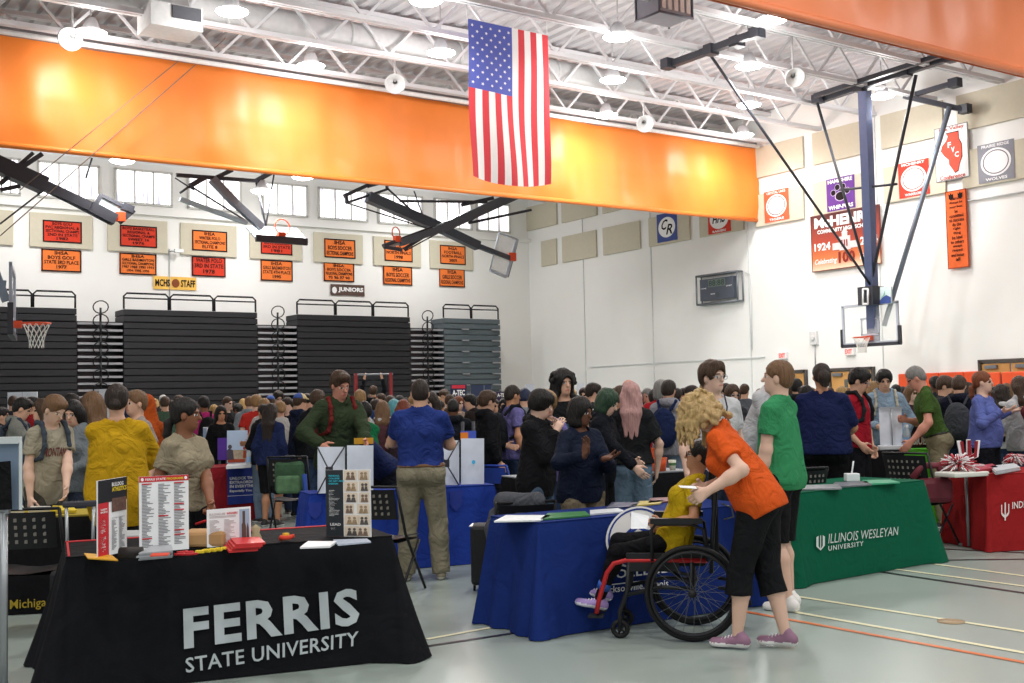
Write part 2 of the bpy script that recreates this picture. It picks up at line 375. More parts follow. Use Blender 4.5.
disc_banner(rq(710.6, 206, 235, 733, 203, 231), REDB, 'red banner with white circle, half hidden under the orange curtain', e_hh, bot='RAIDERS')
disc_banner(rq(767, 192, 223.5, 791.5, 188, 219), M('e8603f', rough=.8), 'orange red banner with plain white circle right of the curtain', e_ring, top='CRYSTAL LAKE', bot='TIGERS')
root, q = banner('school_banner', rq(829.5, 179, 212, 857.5, 175, 208), PUR, [], 'purple banner with a dark paw print behind the hoop mast', group=GR, border=None)
mb = MB(); text_quad(mb, 'HAMPSHIRE', subq(q, .06, .84, .94, .96), .012, bold=.04); text_quad(mb, 'WHIP-PURS', subq(q, .06, .04, .94, .17), .012, bold=.04); mb.build('lettering', WHT, root)
for nm, s, mt, of in (('paw_outline', 1.18, M('c8b8d8'), .012), ('paw_print', 1, INK, .015)):
    mb = MB(); poly_quad(mb, circ(.5, .42, .17 * s, .13 * s), q, of)
    for u, v in ((.25, .55), (.4, .7), (.6, .7), (.75, .55)): poly_quad(mb, circ(u, v, .085 * s, .085 * s), q, of)
    mb.build(nm, mt, root)
disc_banner(rq(901.5, 164, 199, 932, 158, 194), REDB, 'red banner with plain white circle between the mast and state map banner', e_ring, top='MCHENRY', bot='WARRIORS', ink=M('d8503f'))
root, q = banner('school_banner', rq(938.5, 129, 182.5, 972, 122, 177.5), WHT, [], 'white banner with a red state map lettered CONFERENCE', group=GR, border=M('777777'), bw=.02)
mb = MB(); text_quad(mb, 'Fox Valley', subq(q, .15, .9, .9, .98), .012, bold=.03); text_quad(mb, 'Conference', subq(q, .12, .02, .88, .1), .012, bold=.03)
mb.build('lettering', M('b05548'), root)
ill = [(.36, .86), (.72, .86), (.73, .72), (.8, .62), (.8, .4), (.72, .28), (.68, .16), (.58, .13), (.52, .2), (.42, .3), (.42, .38), (.3, .46), (.2, .56), (.24, .64), (.36, .72), (.42, .8)]
mb = MB(); poly_quad(mb, [(.5 + (u - .5) * 1.07, .5 + (v - .5) * 1.05) for u, v in ill], q, .012); mb.build('map_outline', INK, root)
mb = MB(); poly_quad(mb, ill, q, .015); mb.build('state_map', M('e0523f'), root)
mb = MB(); text_quad(mb, 'F', subq(q, .4, .6, .5, .7), .018, bold=.03); text_quad(mb, 'V', subq(q, .5, .5, .6, .6), .018, bold=.03); text_quad(mb, 'C', subq(q, .6, .4, .72, .5), .018, bold=.03); mb.build('initials', WHT, root)
disc_banner(rq(981, 145, 183.5, 1017.5, 139.5, 179), GRY, 'grey banner with plain white circle at the right edge', e_ring, top='PRAIRIE RIDGE', bot='WOLVES', ink=M('6a5a6a'))
root, q = banner('pledge_banner', rq(950.5, 191, 269, 971.5, 189, 267.5), M('f0703a', rough=.85), [(t, 1, w) for t, w in (('Warriors', .8), ('Always be', .9), ('your best', .9), ('be', .2), ('committed', .95), ('to success', 1), ('do the', .6), ('right', .5), ('thing', .5), ('be kind', .7), ('to others', .9), ('always', .6), ('respect', .7), ('and honor', .9), ('all', .3))], 'tall narrow orange banner of dark script hanging below the state map banner', border=M('8a3018'), bw=.03, tw=.7)
mb = MB()
for u in (.28, .72): poly_quad(mb, [(u - .1, .9), (u, .885), (u + .1, .9), (u + .12, .96), (u + .04, .95), (u, .975), (u - .06, .95), (u - .12, .965)], q, .013)
mb.build('emblem', INK, root)
# McHenry banner
def grad_mat():
    m = bpy.data.materials.new('surface_banner_fade'); m.use_nodes = True; nt = m.node_tree; b = nt.nodes['Principled BSDF']
    tc = nt.nodes.new('ShaderNodeTexCoord'); sp = nt.nodes.new('ShaderNodeSeparateXYZ'); mr = nt.nodes.new('ShaderNodeMapRange')
    cr = nt.nodes.new('ShaderNodeValToRGB'); e = cr.color_ramp.elements
    e[0].color = rgb('f2d8bc'); e[1].color = rgb('4a2424'); x = e.new(.2); x.color = rgb('d87a44'); x = e.new(.5); x.color = rgb('a8402c')
    nt.links.new(tc.outputs['Object'], sp.inputs[0]); nt.links.new(sp.outputs['Z'], mr.inputs[0]); nt.links.new(mr.outputs[0], cr.inputs[0]); nt.links.new(cr.outputs[0], b.inputs['Base Color'])
    b.inputs['Roughness'].default_value = .7; return m, mr
gm, mr = grad_mat()
root, q = banner('centennial_banner', rq(814.5, 216, 273, 884, 204.5, 263.5), gm, [], 'large dark red to orange anniversary banner with 1924 behind the hoop mast', border=M('6e3c3a'), bw=.012)
mr.inputs['From Min'].default_value = q[0].z; mr.inputs['From Max'].default_value = q[3].z
mb = MB(); text_quad(mb, 'McHENRY', subq(q, .06, .76, .94, .95), .013, bold=.05); text_quad(mb, 'COMMUNITY HIGH SCHOOL', subq(q, .1, .66, .9, .73), .013, bold=.04)
text_quad(mb, '1924', subq(q, .05, .36, .29, .5), .013, bold=.03); text_quad(mb, '2024', subq(q, .72, .36, .96, .5), .013, bold=.03)
text_quad(mb, 'Celebrating', subq(q, .05, .1, .38, .22), .013, shear=.3, bold=.02); text_quad(mb, 'Years', subq(q, .7, .12, .9, .22), .013, shear=.3, bold=.02); mb.build('lettering', WHT, root)
mb = MB()
for s in ((.42, .32, .58, .56), (.46, .56, .54, .62), (.32, .34, .42, .46), (.58, .34, .68, .46)): poly_quad(mb, [(0, 0), (1, 0), (1, 1), (0, 1)], subq(q, *s), .012)
poly_quad(mb, [(.45, .62), (.55, .62), (.5, .7)], q, .012); mb.build('school_building', M('d8cfd0'), root)
mb = MB(); text_quad(mb, '100', subq(q, .4, .1, .64, .3), .014, bold=.04)
for u in (.45, .485, .52): poly_quad(mb, [(0, 0), (1, 0), (1, 1), (0, 1)], subq(q, u, .38, u + .02, .5), .014)
mb.build('century_number', M('8a2f28'), root)
# scoreboard
q = rq(703.5, 277, 306, 744.5, 271, 300)
n = V((-1, 0, 0)); q = [p + n * .06 for p in q]; q1 = [p + n * .25 for p in q]
root = thing('scoreboard', (WX, q[0].y, q[0].z), 'dark scoreboard in a wire guard on the right wall', 'scoreboard')
mb = MB(); s = subq(q1, .09, .12, .9, .86); mb.slab(s, n, .2); mb.build('cabinet', M('4c525e', rough=.5), root)
mb = MB()
for a, b in ((0, 1), (1, 2), (2, 3), (3, 0)): mb.tube([q1[a], q1[b]], .035, 6); mb.tube([q[a], q[b]], .03, 6); mb.tube([q1[a], q[a]], .03, 6)
mb.build('wire_guard', M('7e8288', rough=.4, metal=.5), root)
mb = MB(); poly_quad(mb, [(0, 0), (1, 0), (1, 1), (0, 1)], subq(q1, .3, .56, .72, .82), .01); mb.build('time_display', M('6c7a74'), root)
mb = MB(); text_quad(mb, '88:88', subq(q1, .32, .59, .7, .79), .02, bold=.01); text_quad(mb, '8', subq(q1, .5, .2, .57, .36), .02); mb.build('digit', M('3c4a44'), root)
mb = MB(); text_quad(mb, 'HOME', subq(q1, .12, .52, .26, .56), .02, bold=.02); text_quad(mb, 'GUEST', subq(q1, .74, .52, .88, .56), .02, bold=.02); text_quad(mb, 'PERIOD', subq(q1, .36, .3, .47, .34), .02, bold=.02); mb.build('lettering', WHT, root)
# doors right wall
doorm = M('c9975a', rough=.45, var=.12, scale=3); dfr = M('4c4642', rough=.5)
def door(i, xa, xb, leaves, zt=2.3):
    ya = on_x(xa, 390, WX).y; yb = on_x(xb, 390, WX).y
    root = bpy.data.objects.new('door_%d' % i, None); COL.objects.link(root); root.location = (WX, (ya + yb) / 2, 0); struct(root)
    mb = MB(); mb.box((WX - .04, (ya + yb) / 2, zt - .04), (.14, ya - yb, .08))
    for y in (ya, yb): mb.box((WX - .04, y, zt / 2), (.14, .08, zt))
    mb.build('door_frame', dfr, root)
    w = (ya - yb) / leaves
    for k in range(leaves):
        mb = MB(); mb.box((WX - .03, yb + w * (k + .5), (zt - .1) / 2), (.05, w - .06, zt - .12)); lf = mb.build('door_leaf', doorm, root, bevel=.005)
        mb = MB(); mb.box((WX - .09, yb + w * (k + .5) + .1, zt - .2), (.08, .35, .09)); mb.build('door_closer', M('8a8f96', rough=.3, metal=.6), lf)
        mb = MB(); mb.box((WX - .06, yb + w * (k + .25), 1.55), (.02, .12, .8)); mb.build('vision_panel', M('5e625e', rough=.2), lf)
door(1, 783, 807.5, 1); door(2, 832, 875, 2); door(3, 982.5, 1045, 2, 2.35)
# orange wall pads
mb_n = 0
ys = [on_x(x, 385, WX).y for x in (900, 919, 941, 966, 983)]
for a, b in zip(ys[:-1], ys[1:]):
    mb = MB(); mb.box((WX - .05, (a + b) / 2, 1.05), (.08, a - b - .015, 2.0)); tag(mb.build('wall_pad', M('e2552c', rough=.5, var=.05), bevel=.03), 'orange vinyl safety pad on the right wall left of the corner door', 'wall pad', 'orange safety pads')
for a, b in ((on_x(1000, 385, WX).y, on_x(1045, 385, WX).y),): pass
for x0_, x1_, l in ((985, 1001, 'first'), (1002, 1030, 'second')):
    a = on_x(x0_, 385, 27.6).y; b = on_x(x1_, 385, 27.6).y; mb = MB(); mb.box((27.62, (a + b) / 2, 1.0), (.08, a - b - .015, 2.0)); tag(mb.build('wall_pad', M('e2552c', rough=.5, var=.05), bevel=.03), 'orange vinyl pad standing before the wood door, %s from its left' % l, 'wall pad')
# exit signs
for x, y, l in ((784.5, 355.5, 'white exit sign with red letters above the single wood door'), (851, 351.5, 'white exit sign with red letters below the hanging backboard')):
    p = on_x(x, y, WX); root = thing('exit_sign', (WX, p.y, p.z), l, 'exit sign')
    mb = MB(); mb.box((WX - .06, p.y, p.z), (.1, .34, .22)); mb.build('housing', M('f4eeee'), root, bevel=.01)
    q = [V((WX - .115, p.y + .13, p.z - .07)), V((WX - .115, p.y - .13, p.z - .07)), V((WX - .115, p.y - .13, p.z + .07)), V((WX - .115, p.y + .13, p.z + .07))]
    mb = MB(); text_quad(mb, 'EXIT', q, .003, bold=.04); mb.build('lettering', M('ff5a50', emit=1.2), root)
p = on_x(815, 338, WX); root = thing('wall_device', (WX, p.y, p.z), 'small pale electrical box with conduit above the doors', 'electrical box')
mb = MB(); mb.box((WX - .05, p.y, p.z), (.1, .28, .42)); mb.cyl((WX - .1, p.y, p.z), (WX - .14, p.y, p.z), .08); mb.build('box', M('dcdcdc'), root, bevel=.01)
mb = MB(); mb.tube([V((WX - .03, p.y, p.z - .2)), V((WX - .03, p.y, 2.4))], .02, 6); mb.build('conduit', M('b9bbbd', rough=.4), root)
# ------------------------------------------------------------------ folded bleachers
BY = 37.9
BLK = M('26272b', rough=.55, var=.1, scale=4); RAIL = M('1c1d20', rough=.4)
TRE = M('97979c', rough=.6); BK2 = M('4a4346', rough=.7)
secs = [(-60, 77, 4.78, 'folded black bleacher bank at the left end of the left wall', 'f'), (124, 258, 4.8, 'folded black bleacher bank, second from the left', 'f'), (298, 411, 4.78, 'folded black bleacher bank behind the pull-up bar', 'f'), (445, 501, 4.78, 'folded grey bleacher bank with open slots nearest the corner', 'o')]
ais = [(77, 124, 'pale stepped bleacher aisle, leftmost, with loop handrails'), (258, 298, 'pale stepped bleacher aisle between the two middle banks'), (411, 445, 'pale stepped bleacher aisle left of the corner bank')]
bx = lambda x: on_y(x, 360, BY).x
for a, b, zt, l, kd in secs:
    xa, xb = bx(a), bx(b); root = thing('folded_bleacher', ((xa + xb) / 2, BY, 0), l, 'bleachers', 'folded bleacher banks')
    rows = 22; h = zt / rows; mb = MB()
    for i in range(rows):
        z = (i + .5) * h; d = .02 * (i % 2)
        mb.box(((xa + xb) / 2, BY + .5 + d, z), (xb - xa, 1.0, h * .86))
    mb.box(((xa + xb) / 2, BY + .55, zt / 2), (xb - xa - .05, .9, zt - .05))
    pan = mb.build('seat_rows', BLK if kd == 'f' else M('5b666b', rough=.6), root, bevel=.01)
    if kd == 'o':
        mb = MB()
        for i in range(2, rows, 2):
            for u in (.36, .9): mb.box((xa + (xb - xa) * u, BY - .02, i * h), ((xb - xa) * .12, .06, .05))
        mb.build('row_bracket', TRE, root)
    k = 3 if b - a > 80 else 2
    for j in range(k):
        x1 = xa + (xb - xa) * (j + .02) / k; x2 = xa + (xb - xa) * (j + .98) / k; zb = zt; zh = zt + .52
        mb = MB(); mb.tube([(x1, BY + .1, zb), (x1, BY + .1, zh - .1), (x1 + .1, BY + .1, zh), (x2 - .1, BY + .1, zh), (x2, BY + .1, zh - .1), (x2, BY + .1, zb)], .032, 6)
        mb.tube([(x1, BY + .1, zb + .36), (x2, BY + .1, zb + .36)], .025, 6); mb.build('guard_rail', RAIL, root)
for a, b, l in ais:
    xa, xb = bx(a), bx(b); root = thing('bleacher_aisle', ((xa + xb) / 2, BY + .3, 0), l, 'bleacher steps', 'stepped aisles between the bleachers')
    n = 20; h = 4.3 / n; mb = MB(); mt = MB()
    mb.box(((xa + xb) / 2, BY + .75, 2.2), (xb - xa, .5, 4.4))
    for i in range(n):
        z = (i + 1) * h
        mt.box(((xa + xb) / 2, BY + .28, z), (xb - xa - .06, .5, .07)); mb.box(((xa + xb) / 2 - .3, BY + .4, z - .1), ((xb - xa) * .5, .3, .1), mi=1)
    mb.build('riser_frame', [RAIL, BK2], root); mt.build('tread', TRE, root)
    xm = (xa + xb) / 2
    for i in range(10):
        z = .55 + i * .44; mb = MB(); w = .24; pts = []
        for t in range(14):
            an = 2 * math.pi * t / 14; pts.append((xm + w * math.cos(an), BY - .02 - .05 * math.sin(an), z + .32 + .2 * math.sin(an)))
        mb.tube(pts, .02, 6, closed=True); mb.tube([(xm, BY + .02, z - .2), (xm, BY + .0, z + .3)], .035, 6); mb.build('hand_rail', RAIL, root)
# ------------------------------------------------------------------ orange divider curtains
CUR = M('ee8434', rough=.42, var=.05, scale=.7, bump=.25, bscale=2.5, spec=.4)
def curtain(Y, xa, xb, zb, zt, label, seed, m):
    rr = random.Random(seed); ph = [rr.uniform(0, 6) for _ in range(8)]
    def f(u, v):
        x = xa + (xb - xa) * u; s = (1 - v)
        w = .05 * math.sin(x * 1.3 + ph[0] + .8 * v) + .035 * math.sin(x * 3.1 + ph[1] - 1.5 * v) + .02 * math.sin(x * 6.5 + ph[2] + 2 * v) * (.4 + s) + .03 * math.sin(x * .6 + v * 3 + ph[3])
        w = w * min(1, v * 5) + .05 * math.exp(-((v - .5) / .03) ** 2) * .3
        return V((x, Y - .12 - w, zb + (zt - zb) * v))
    root = thing('divider_curtain', ((xa + xb) / 2, Y, zb), label, 'curtain')
    mb = MB(); mb.grid(f, 220, 16); mb.grid(lambda u, v: V((xa + (xb - xa) * u, Y + .12, zb + (zt - zb) * v)), 4, 2)
    mb.build('vinyl', m, root)
    mb = MB(); mb.tube([(xa, Y - .1, zb), (xb, Y - .1, zb)], .07, 10); mb.build('bottom_roll', m, root)
    mb = MB(); mb.box(((xa + xb) / 2, Y, zt + .12), (xb - xa, .3, .24)); mb.box(((xa + xb) / 2, Y - .1, zt + .3), (xb - xa, .1, .1)); mb.build('header_beam', M('8f9095', rough=.5), root)
curtain(26.3, -8, 27.97, 7.25, 9.62, 'raised orange vinyl divider curtain spanning the gym behind the flag', 3, CUR)
curtain(11.6, -8, 27.6, 7.22, 10.2, 'raised orange vinyl divider curtain at the top right', 9, M('ee8a5c', rough=.42, var=.05, scale=.7, bump=.25, bscale=2.5, spec=.4))
mb = MB(); mb.tube([(-8, 25.7, 9.55), (27.6, 25.7, 9.55)], .06, 8); tag(mb.build('curtain_pipe', M('ececec', rough=.3)), 'long white pipe running above the near side of the main orange curtain', 'pipe')
# ducts
mb = MB(); mb.tube([(-10, 24, 10.15), (5, 24, 10.15), (21, 24, 10.15)], .36, 20)
for x in range(-9, 21, 3): mb.tube([(x, 24, 10.15), (x + .08, 24, 10.15)], .375, 20); mb.tube([(x, 24, 10.4), (x, 24, RZ)], .015, 6)
tag(mb.build('air_duct', M('d2d2d2', rough=.35)), 'long grey round air duct under the roof left of the flag', 'air duct')
mb = MB(); mb.tube([(-6, 33, 10.0), (27, 33, 10.0)], .3, 16)
for x in range(-5, 26, 4): mb.tube([(x, 33, 10.2), (x, 33, RZ)], .015, 6)
tag(mb.build('air_duct', M('d2d2d2', rough=.35)), 'grey round air duct seen below the orange curtain near the windows', 'air duct')
# flag
FY = on_z(467, 19, 9.72).y
c4 = [on_y(471.5, 176, FY), on_y(550, 184, FY), on_y(547, 36, FY), on_y(467, 19, FY)]
FR = M('d8464e', rough=.8, var=.05); FW = M('f5f1f0', rough=.8, var=.02); FB = M('5a64b4', rough=.8, var=.05)
def flagp(u, v, off=0):
    p = (c4[0] * (1 - u) + c4[1] * u) * (1 - v) + (c4[3] * (1 - u) + c4[2] * u) * v
    sag = -.14 * math.sin(math.pi * u) * (1 - v) + .06 * math.sin(math.pi * u) * v * 0
    return p + V((.03 * math.sin(v * 7 + 1) * (1 - v) , -.03 - off + .05 * math.sin(u * 9 + v * 4) * (1.1 - v), sag))
mb = MB()
for i in range(13):
    for j in range(30):
        canton = i < 7 and j >= 17
        mi = 2 if canton else (i % 2)
        P = [flagp((i + a / 2) / 13, (j + b) / 30) for a, b in ((0, 0), (1, 0), (2, 0), (2, 1), (1, 1), (0, 1))]
        mb.add([P[0], P[1], P[4], P[5]], [(0, 1, 2, 3)], mi, True); mb.add([P[1], P[2], P[3], P[4]], [(0, 1, 2, 3)], mi, True)
for c in range(9):
    nn = 6 if c % 2 == 0 else 5
    for s in range(nn):
        u0_ = (7 / 13) * (c + .8) / 9.6; v0_ = 1 - (13 / 30) * ((s + .5) / 6 if nn == 6 else (s + 1) / 6); pts = []
        for t in range(10):
            a = math.pi * 2 * t / 10; r_ = .045 if t % 2 == 0 else .019
            pts.append(flagp(u0_ + r_ * math.cos(a) / 2.1, v0_ + r_ * math.sin(a) / 3.9, .012))
        mb.add(pts, [tuple(range(10))], 1)
root = thing('american_flag', (c4[0] + c4[1]) / 2, 'large american flag hanging vertically from the roof', 'flag'); mb.build('flag_cloth', [FR, FW, FB], root)
mb = MB(); mb.tube([c4[3], c4[3] + V((-.02, 0, .35))], .012, 6); mb.tube([c4[2], c4[2] + V((0, 0, .75))], .012, 6); mb.tube([c4[3], c4[2]], .02, 6); mb.build('hanging_cord', M('dddddd'), root)

for i, (a, b) in enumerate((((226, 38), (0, 236)), ((192, 50), (20, 190)))):
    mb = MB(); mb.tube([on_y(a[0], a[1], 25.85), on_y(b[0], b[1], 25.85)], .012, 6); tag(mb.build('cable', M('8a7468', rough=.5)), ('longer' if i == 0 else 'shorter') + ' thin diagonal cable crossing before the orange curtain at left', 'cable')
p = on_y(172, 252, WY); root = thing('wall_camera', V((p.x, WY, p.z)), 'small white camera on a bracket above the yellow staff sign', 'camera')
mb = MB(); mb.box((p.x + .15, WY - .25, p.z + .02), (.3, .14, .12)); mb.build('camera_body', WHT, root, bevel=.01)
mb = MB(); mb.tube([V((p.x - .1, WY - .02, p.z)), V((p.x - .1, WY - .25, p.z)), V((p.x + .02, WY - .25, p.z))], .03, 6); mb.tube([V((p.x - .1, WY - .03, p.z + .1)), V((p.x - .1, WY - .03, 4.9))], .02, 6); mb.build('bracket', M('b9bcbc'), root)
# ------------------------------------------------------------------ lights
lpos = [(232, 13, 'nearest the top edge left of the flag'), (91, 34, 'over the left part of the orange curtain'), (311, 67, 'just above the curtain midway to the flag'), (441, 54, 'just left of the flag'), (426, 2, 'at the top edge left of the flag'), (618, 38, 'right of the flag, upper row'), (772, 21, 'top right beside the second curtain'), (749, 67, 'above the rail in the upper right'), (613, 81, 'right of the flag, middle row'), (606, 116, 'right of the flag just above the curtain'), (749, 106, 'left of the hoop frame'), (882, 97, 'between the hoop mast and wall'), (743, 136, 'above the right end of the main curtain')]
LMAT = M('fffdf8', emit=40.0); LH = M('b4b4b8', rough=.4)
def fixture(p, label, gp='bright roof lights before the main curtain'):
    root = thing('ceiling_light', p, label, 'ceiling light', gp)
    mb = MB(); mb.lathe(p, [(.02, .36), (.1, .34), (.14, .26), (.2, .1), (.26, 0.03), (.25, 0.03)]); mb.build('housing', LH, root)
    mb = MB(); mb.lathe(p, [(.0, -.05), (.15, -.045), (.3, .0), (.33, .03), (.25, .04)]); mb.build('lens', LMAT, root)
    mb = MB(); mb.tube([p + V((0, 0, .4)), p + V((0, 0, 10.7 - p.z))], .015, 6); mb.build('stem', LH, root)
def lamp(p, W, r=.3):
    l = bpy.data.lights.new('lamp_light', 'AREA'); l.shape = 'DISK'; l.size = r * 2; l.energy = W * .75; l.color = (1, .985, .96); l.spread = R(165)
    o = bpy.data.objects.new('lamp_light', l); COL.objects.link(o); o.location = p
    l = bpy.data.lights.new('lamp_glow', 'POINT'); l.shadow_soft_size = .25; l.energy = W * .5; l.color = (1, .985, .96)
    o = bpy.data.objects.new('lamp_glow', l); COL.objects.link(o); o.location = p + V((0, 0, -.4))
for x, y, l in lpos:
    p = on_z(x, y, 9.5); fixture(p, 'round bright roof light ' + l); lamp(p - V((0, 0, .04)), 420)
for x, y, l in ((122, 162, 'below the curtain at left, before the windows'), (303, 178, 'below the curtain above the folded clear backboard'), (262, 192, 'hanging low before the fifth window')):
    p = on_z(x, y, 9.3) if y < 185 else on_y(x, y, 33); p = on_y(x, y, 31.5); fixture(p, 'round roof light ' + l, 'roof lights beyond the main curtain'); lamp(p - V((0, 0, .04)), 420)
for x in (8, 15, 22): lamp(V((x, 36.0, 9.4)), 480)
for x in (-6, 1, 8, 15): lamp(V((x, 1, 9.4)), 420); lamp(V((x, -5, 9.4)), 420)
for x in (-6, 0, 6): lamp(V((x, 8, 9.4)), 380)
for x in (13, 20): lamp(V((x, 8, 9.4)), 380)
# ------------------------------------------------------------------ goals
DK = M('3a3b42', rough=.45); STL = M('7d8794', rough=.35, metal=.4); WFR = M('b4bac6', rough=.35); GL = glass_mat(alpha=.22); RIM = M('e2512c', rough=.4); NET = M('f0efea', rough=.8)
def backboard(root, c, rx, uz, n, W=1.83, H=1.07, pads=True, net=True, gl=None, white=None):
    """c centre, rx right, uz up, n facing"""
    c = V(c); P = lambda a, b, d=0: c + rx * a + uz * b + n * d
    mb = MB(); mb.slab([P(-W / 2, -H / 2), P(W / 2, -H / 2), P(W / 2, H / 2), P(-W / 2, H / 2)], n, .012); mb.build('glass_board', gl or GL, root)
    mb = MB(); t = .07
    for a, b, w, h in ((0, -H / 2, W, t), (0, H / 2, W, t), (-W / 2, 0, t, H), (W / 2, 0, t, H)): mb.box(P(a, b, 0), (w + t, .05, h + (t if w == t else 0)) if w != t else (t, .05, h), (rx, n, uz))
    mb.build('board_frame', white or WFR, root)
    mb = MB()
    for a, b, w, h in ((0, -.3, .61, .05), (0, .15, .61, .05), (-.28, -.08, .05, .45), (.28, -.08, .05, .45)): mb.box(P(a, b, .01), (w, .012, h), (rx, n, uz))
    mb.build('target_square', WFR, root)
    if pads:
        mb = MB(); mb.box(P(0, -H / 2 - .05), (W + .14, .09, .09), (rx, n, uz))
        for s in (-1, 1): mb.box(P(s * (W / 2 + .05), -H / 2 + .18), (.07, .09, .5), (rx, n, uz))
        mb.build('edge_pad', DK, root)
    rc = P(0, -.38, .38); rim = MB(); pts = [rc + rx * (.23 * math.cos(a)) + n * (.23 * math.sin(a)) for a in [2 * math.pi * i / 20 for i in range(20)]]
    rim.tube(pts, .014, 8, closed=True); rim.box(P(0, -.40, .08), (.2, .14, .12), (rx, n, uz)); rim.build('rim', RIM, root)
    if net:
        mb = MB(); N = 12
        def np_(i, k):
            a = 2 * math.pi * (i + (k % 2) * .5) / N; rr_ = [.225, .19, .155, .13, .115, .12][k]
            return rc + rx * (rr_ * math.cos(a)) + n * (rr_ * math.sin(a)) - uz * (.085 * k)
        for k in range(5):
            for i in range(N):
                mb.tube([np_(i, k), np_(i, k + 1)], .006, 4, cap=False); mb.tube([np_(i, k), np_(i - 1 if k % 2 == 0 else i + 1, k + 1)], .006, 4, cap=False)
        mb.build('net', NET, root)
def rods(root, name, segs, m, f):
    for s in segs:
        mb = MB(); a, b, w = f(*s[0]), f(*s[1]), s[2]
        if w > .07: mb.beam(a, b, w, w)
        else: mb.tube([a, b], w / 2, 6)
        mb.build(name, m, root)
# lowered goal at right
BXp = 26.2
c = on_x(870, 324.5, BXp); c.z = 3.44
root = thing('basketball_hoop', (25.05, c.y, 9.6), 'lowered ceiling basketball hoop with glass board hanging before the right wall', 'basketball hoop')
backboard(root, c, V((0, -1, 0)), V((0, 0, 1)), V((-1, 0, 0)))
mb = MB(); a = on_x(864.5, 91, 25.05); b = V((26.4, c.y + .05, 2.95)); mb.beam(a, b, .25, .25, upv=V((0, 1, 0))); mb.build('mast', M('5f6a8c', rough=.35, metal=.3), root)
hub = on_x(870.5, 285, 26.0)
for t, w, m in (((711, 56), .035, DK), ((817, 102), .04, DK), ((916, 75), .045, DK)):
    tp = on_z(t[0], t[1], 9.65); mb = MB(); mb.tube([tp, hub], w, 8); mb.build('brace', m, root)
mb = MB(); mb.tube([on_x(949.5, 107, 27.3), on_x(884, 326, 26.5)], .07, 8); mb.build('brace', STL, root)
z9 = 9.72
rods(root, 'ceiling_rail', [((815, 102), (957, 55), .16), ((815, 96), (950, 52), .12), ((906, 97), (957, 82), .12), ((904, 96), (969, 111), .14)], DK, lambda x, y: on_z(x, y, z9) if on_z(x, y, z9).x < 27.6 else on_x(x, y, 27.6))
for x, y in ((818, 99), (860, 87), (905, 72), (952, 57), (965, 109), (955, 83)):
    mb = MB(); p = on_z(x, y, z9); p = p if p.x < 27.6 else on_x(x, y, 27.6); mb.box(p, (.25, .28, .24)); mb.build('rail_clamp', DK, root)
p = on_x(871, 296, 26.0); mb = MB(); mb.box(p, (.5, .5, .5)); mb.build('shot_clock', DK, root)
mb = MB(); q = [on_x(863, 304, 25.7), on_x(868, 304, 25.7), on_x(868, 289, 25.7), on_x(863, 289, 25.7)]
for i in range(4): mb.tube([q[i], q[(i + 1) % 4]], .03, 6)
mb.build('clock_rim', WHT, root)
q = [on_x(880, 304, 26.0), on_x(891, 303, 26.0), on_x(891, 286.5, 26.0), on_x(880, 287, 26.0)]
mb = MB(); mb.slab(q, (-1, 0, 0), .05); s_ = mb.build('sponsor_panel', M('dff0f2'), root)
mb = MB(); poly_quad(mb, [(0, 0), (1, 0), (1, .35), (.6, .5), (.3, .4), (0, .2)], q, .01); mb.build('blue_swoosh', M('41569a'), s_)
mb = MB(); poly_quad(mb, [(0, .25), (.35, .5), (.5, .8), (.45, .5), (.1, .3)], q, .02); mb.build('green_swoosh', M('39b48a'), s_)
mb = MB(); mb.tube([on_x(840, 190, 25.6), on_x(897, 184, 25.6)], .035, 6); mb.build('cross_bar', DK, root)
# overhead rail right of the flag
root = thing('ceiling_rail_frame', on_z(711, 50, 9.65), 'dark steel rail hung under the roof right of the flag', 'steel rail')
rods(root, 'rail', [((664, 67), (762, 31), .16)], DK, lambda x, y: on_z(x, y, 9.6))
for x, y in ((668, 64), (711, 50), (737, 42), (757, 33)): mb = MB(); mb.box(on_z(x, y, 9.6), (.28, .25, .24)); mb.build('rail_clamp', DK, root)
# left goal close to the edge (board seen from the side)
D_ = 20.0
rimc = at(36.5, 323, 19.8); rimc.z = 3.05
n = V((1, 0, 0)); n = V((math.cos(R(13)), -math.sin(R(13)), 0)); cc = rimc - n * .38 + V((0, 0, .38))
root = thing('basketball_hoop', (cc.x, cc.y, 7), 'basketball hoop with white net entering at the left edge', 'basketball hoop')
backboard(root, cc, V((n.y * -1, n.x, 0)), V((0, 0, 1)), n)
mb = MB(); mb.beam(cc - n * .1, cc - n * 2.2 + V((0, 0, 6.3)), .14, .14); mb.beam(cc - n * .1 + V((0, 0, .3)), cc - n * 2 + V((0, 0, .5)), .1, .1); mb.build('mast', STL, root)
# folded goals below the curtain
fy = lambda Y: (lambda x, y: on_y(x, y, Y))
root = thing('folded_basketball_hoop', on_y(40, 165, 32), 'folded dark steel basketball hoop at far left under the curtain, board pointing right', 'basketball hoop')
F = fy(32)
rods(root, 'arm', [((-6, 163), (45, 186), .42), ((45, 186), (90, 207), .26), ((90, 207), (115, 220), .3)], DK, F)
rods(root, 'brace', [((-4, 155), (18, 170), .1), ((18, 170), (42, 154), .12), ((18, 166), (33, 153), .1), ((0, 184), (22, 166), .12), ((0, 190), (20, 186), .1), ((0, 224), (44, 190), .05), ((22, 178), (110, 224), .06), ((24, 168), (66, 197), .08), ((92, 158), (86, 178), .05)], DK, F)
mb = MB(); mb.slab([F(101, 195.5), F(122, 206), F(115, 218), F(94, 207)], (0, -1, 0), .03); mb.build('glass_board', M('c2d2d6', rough=.15, alpha=.75), root)
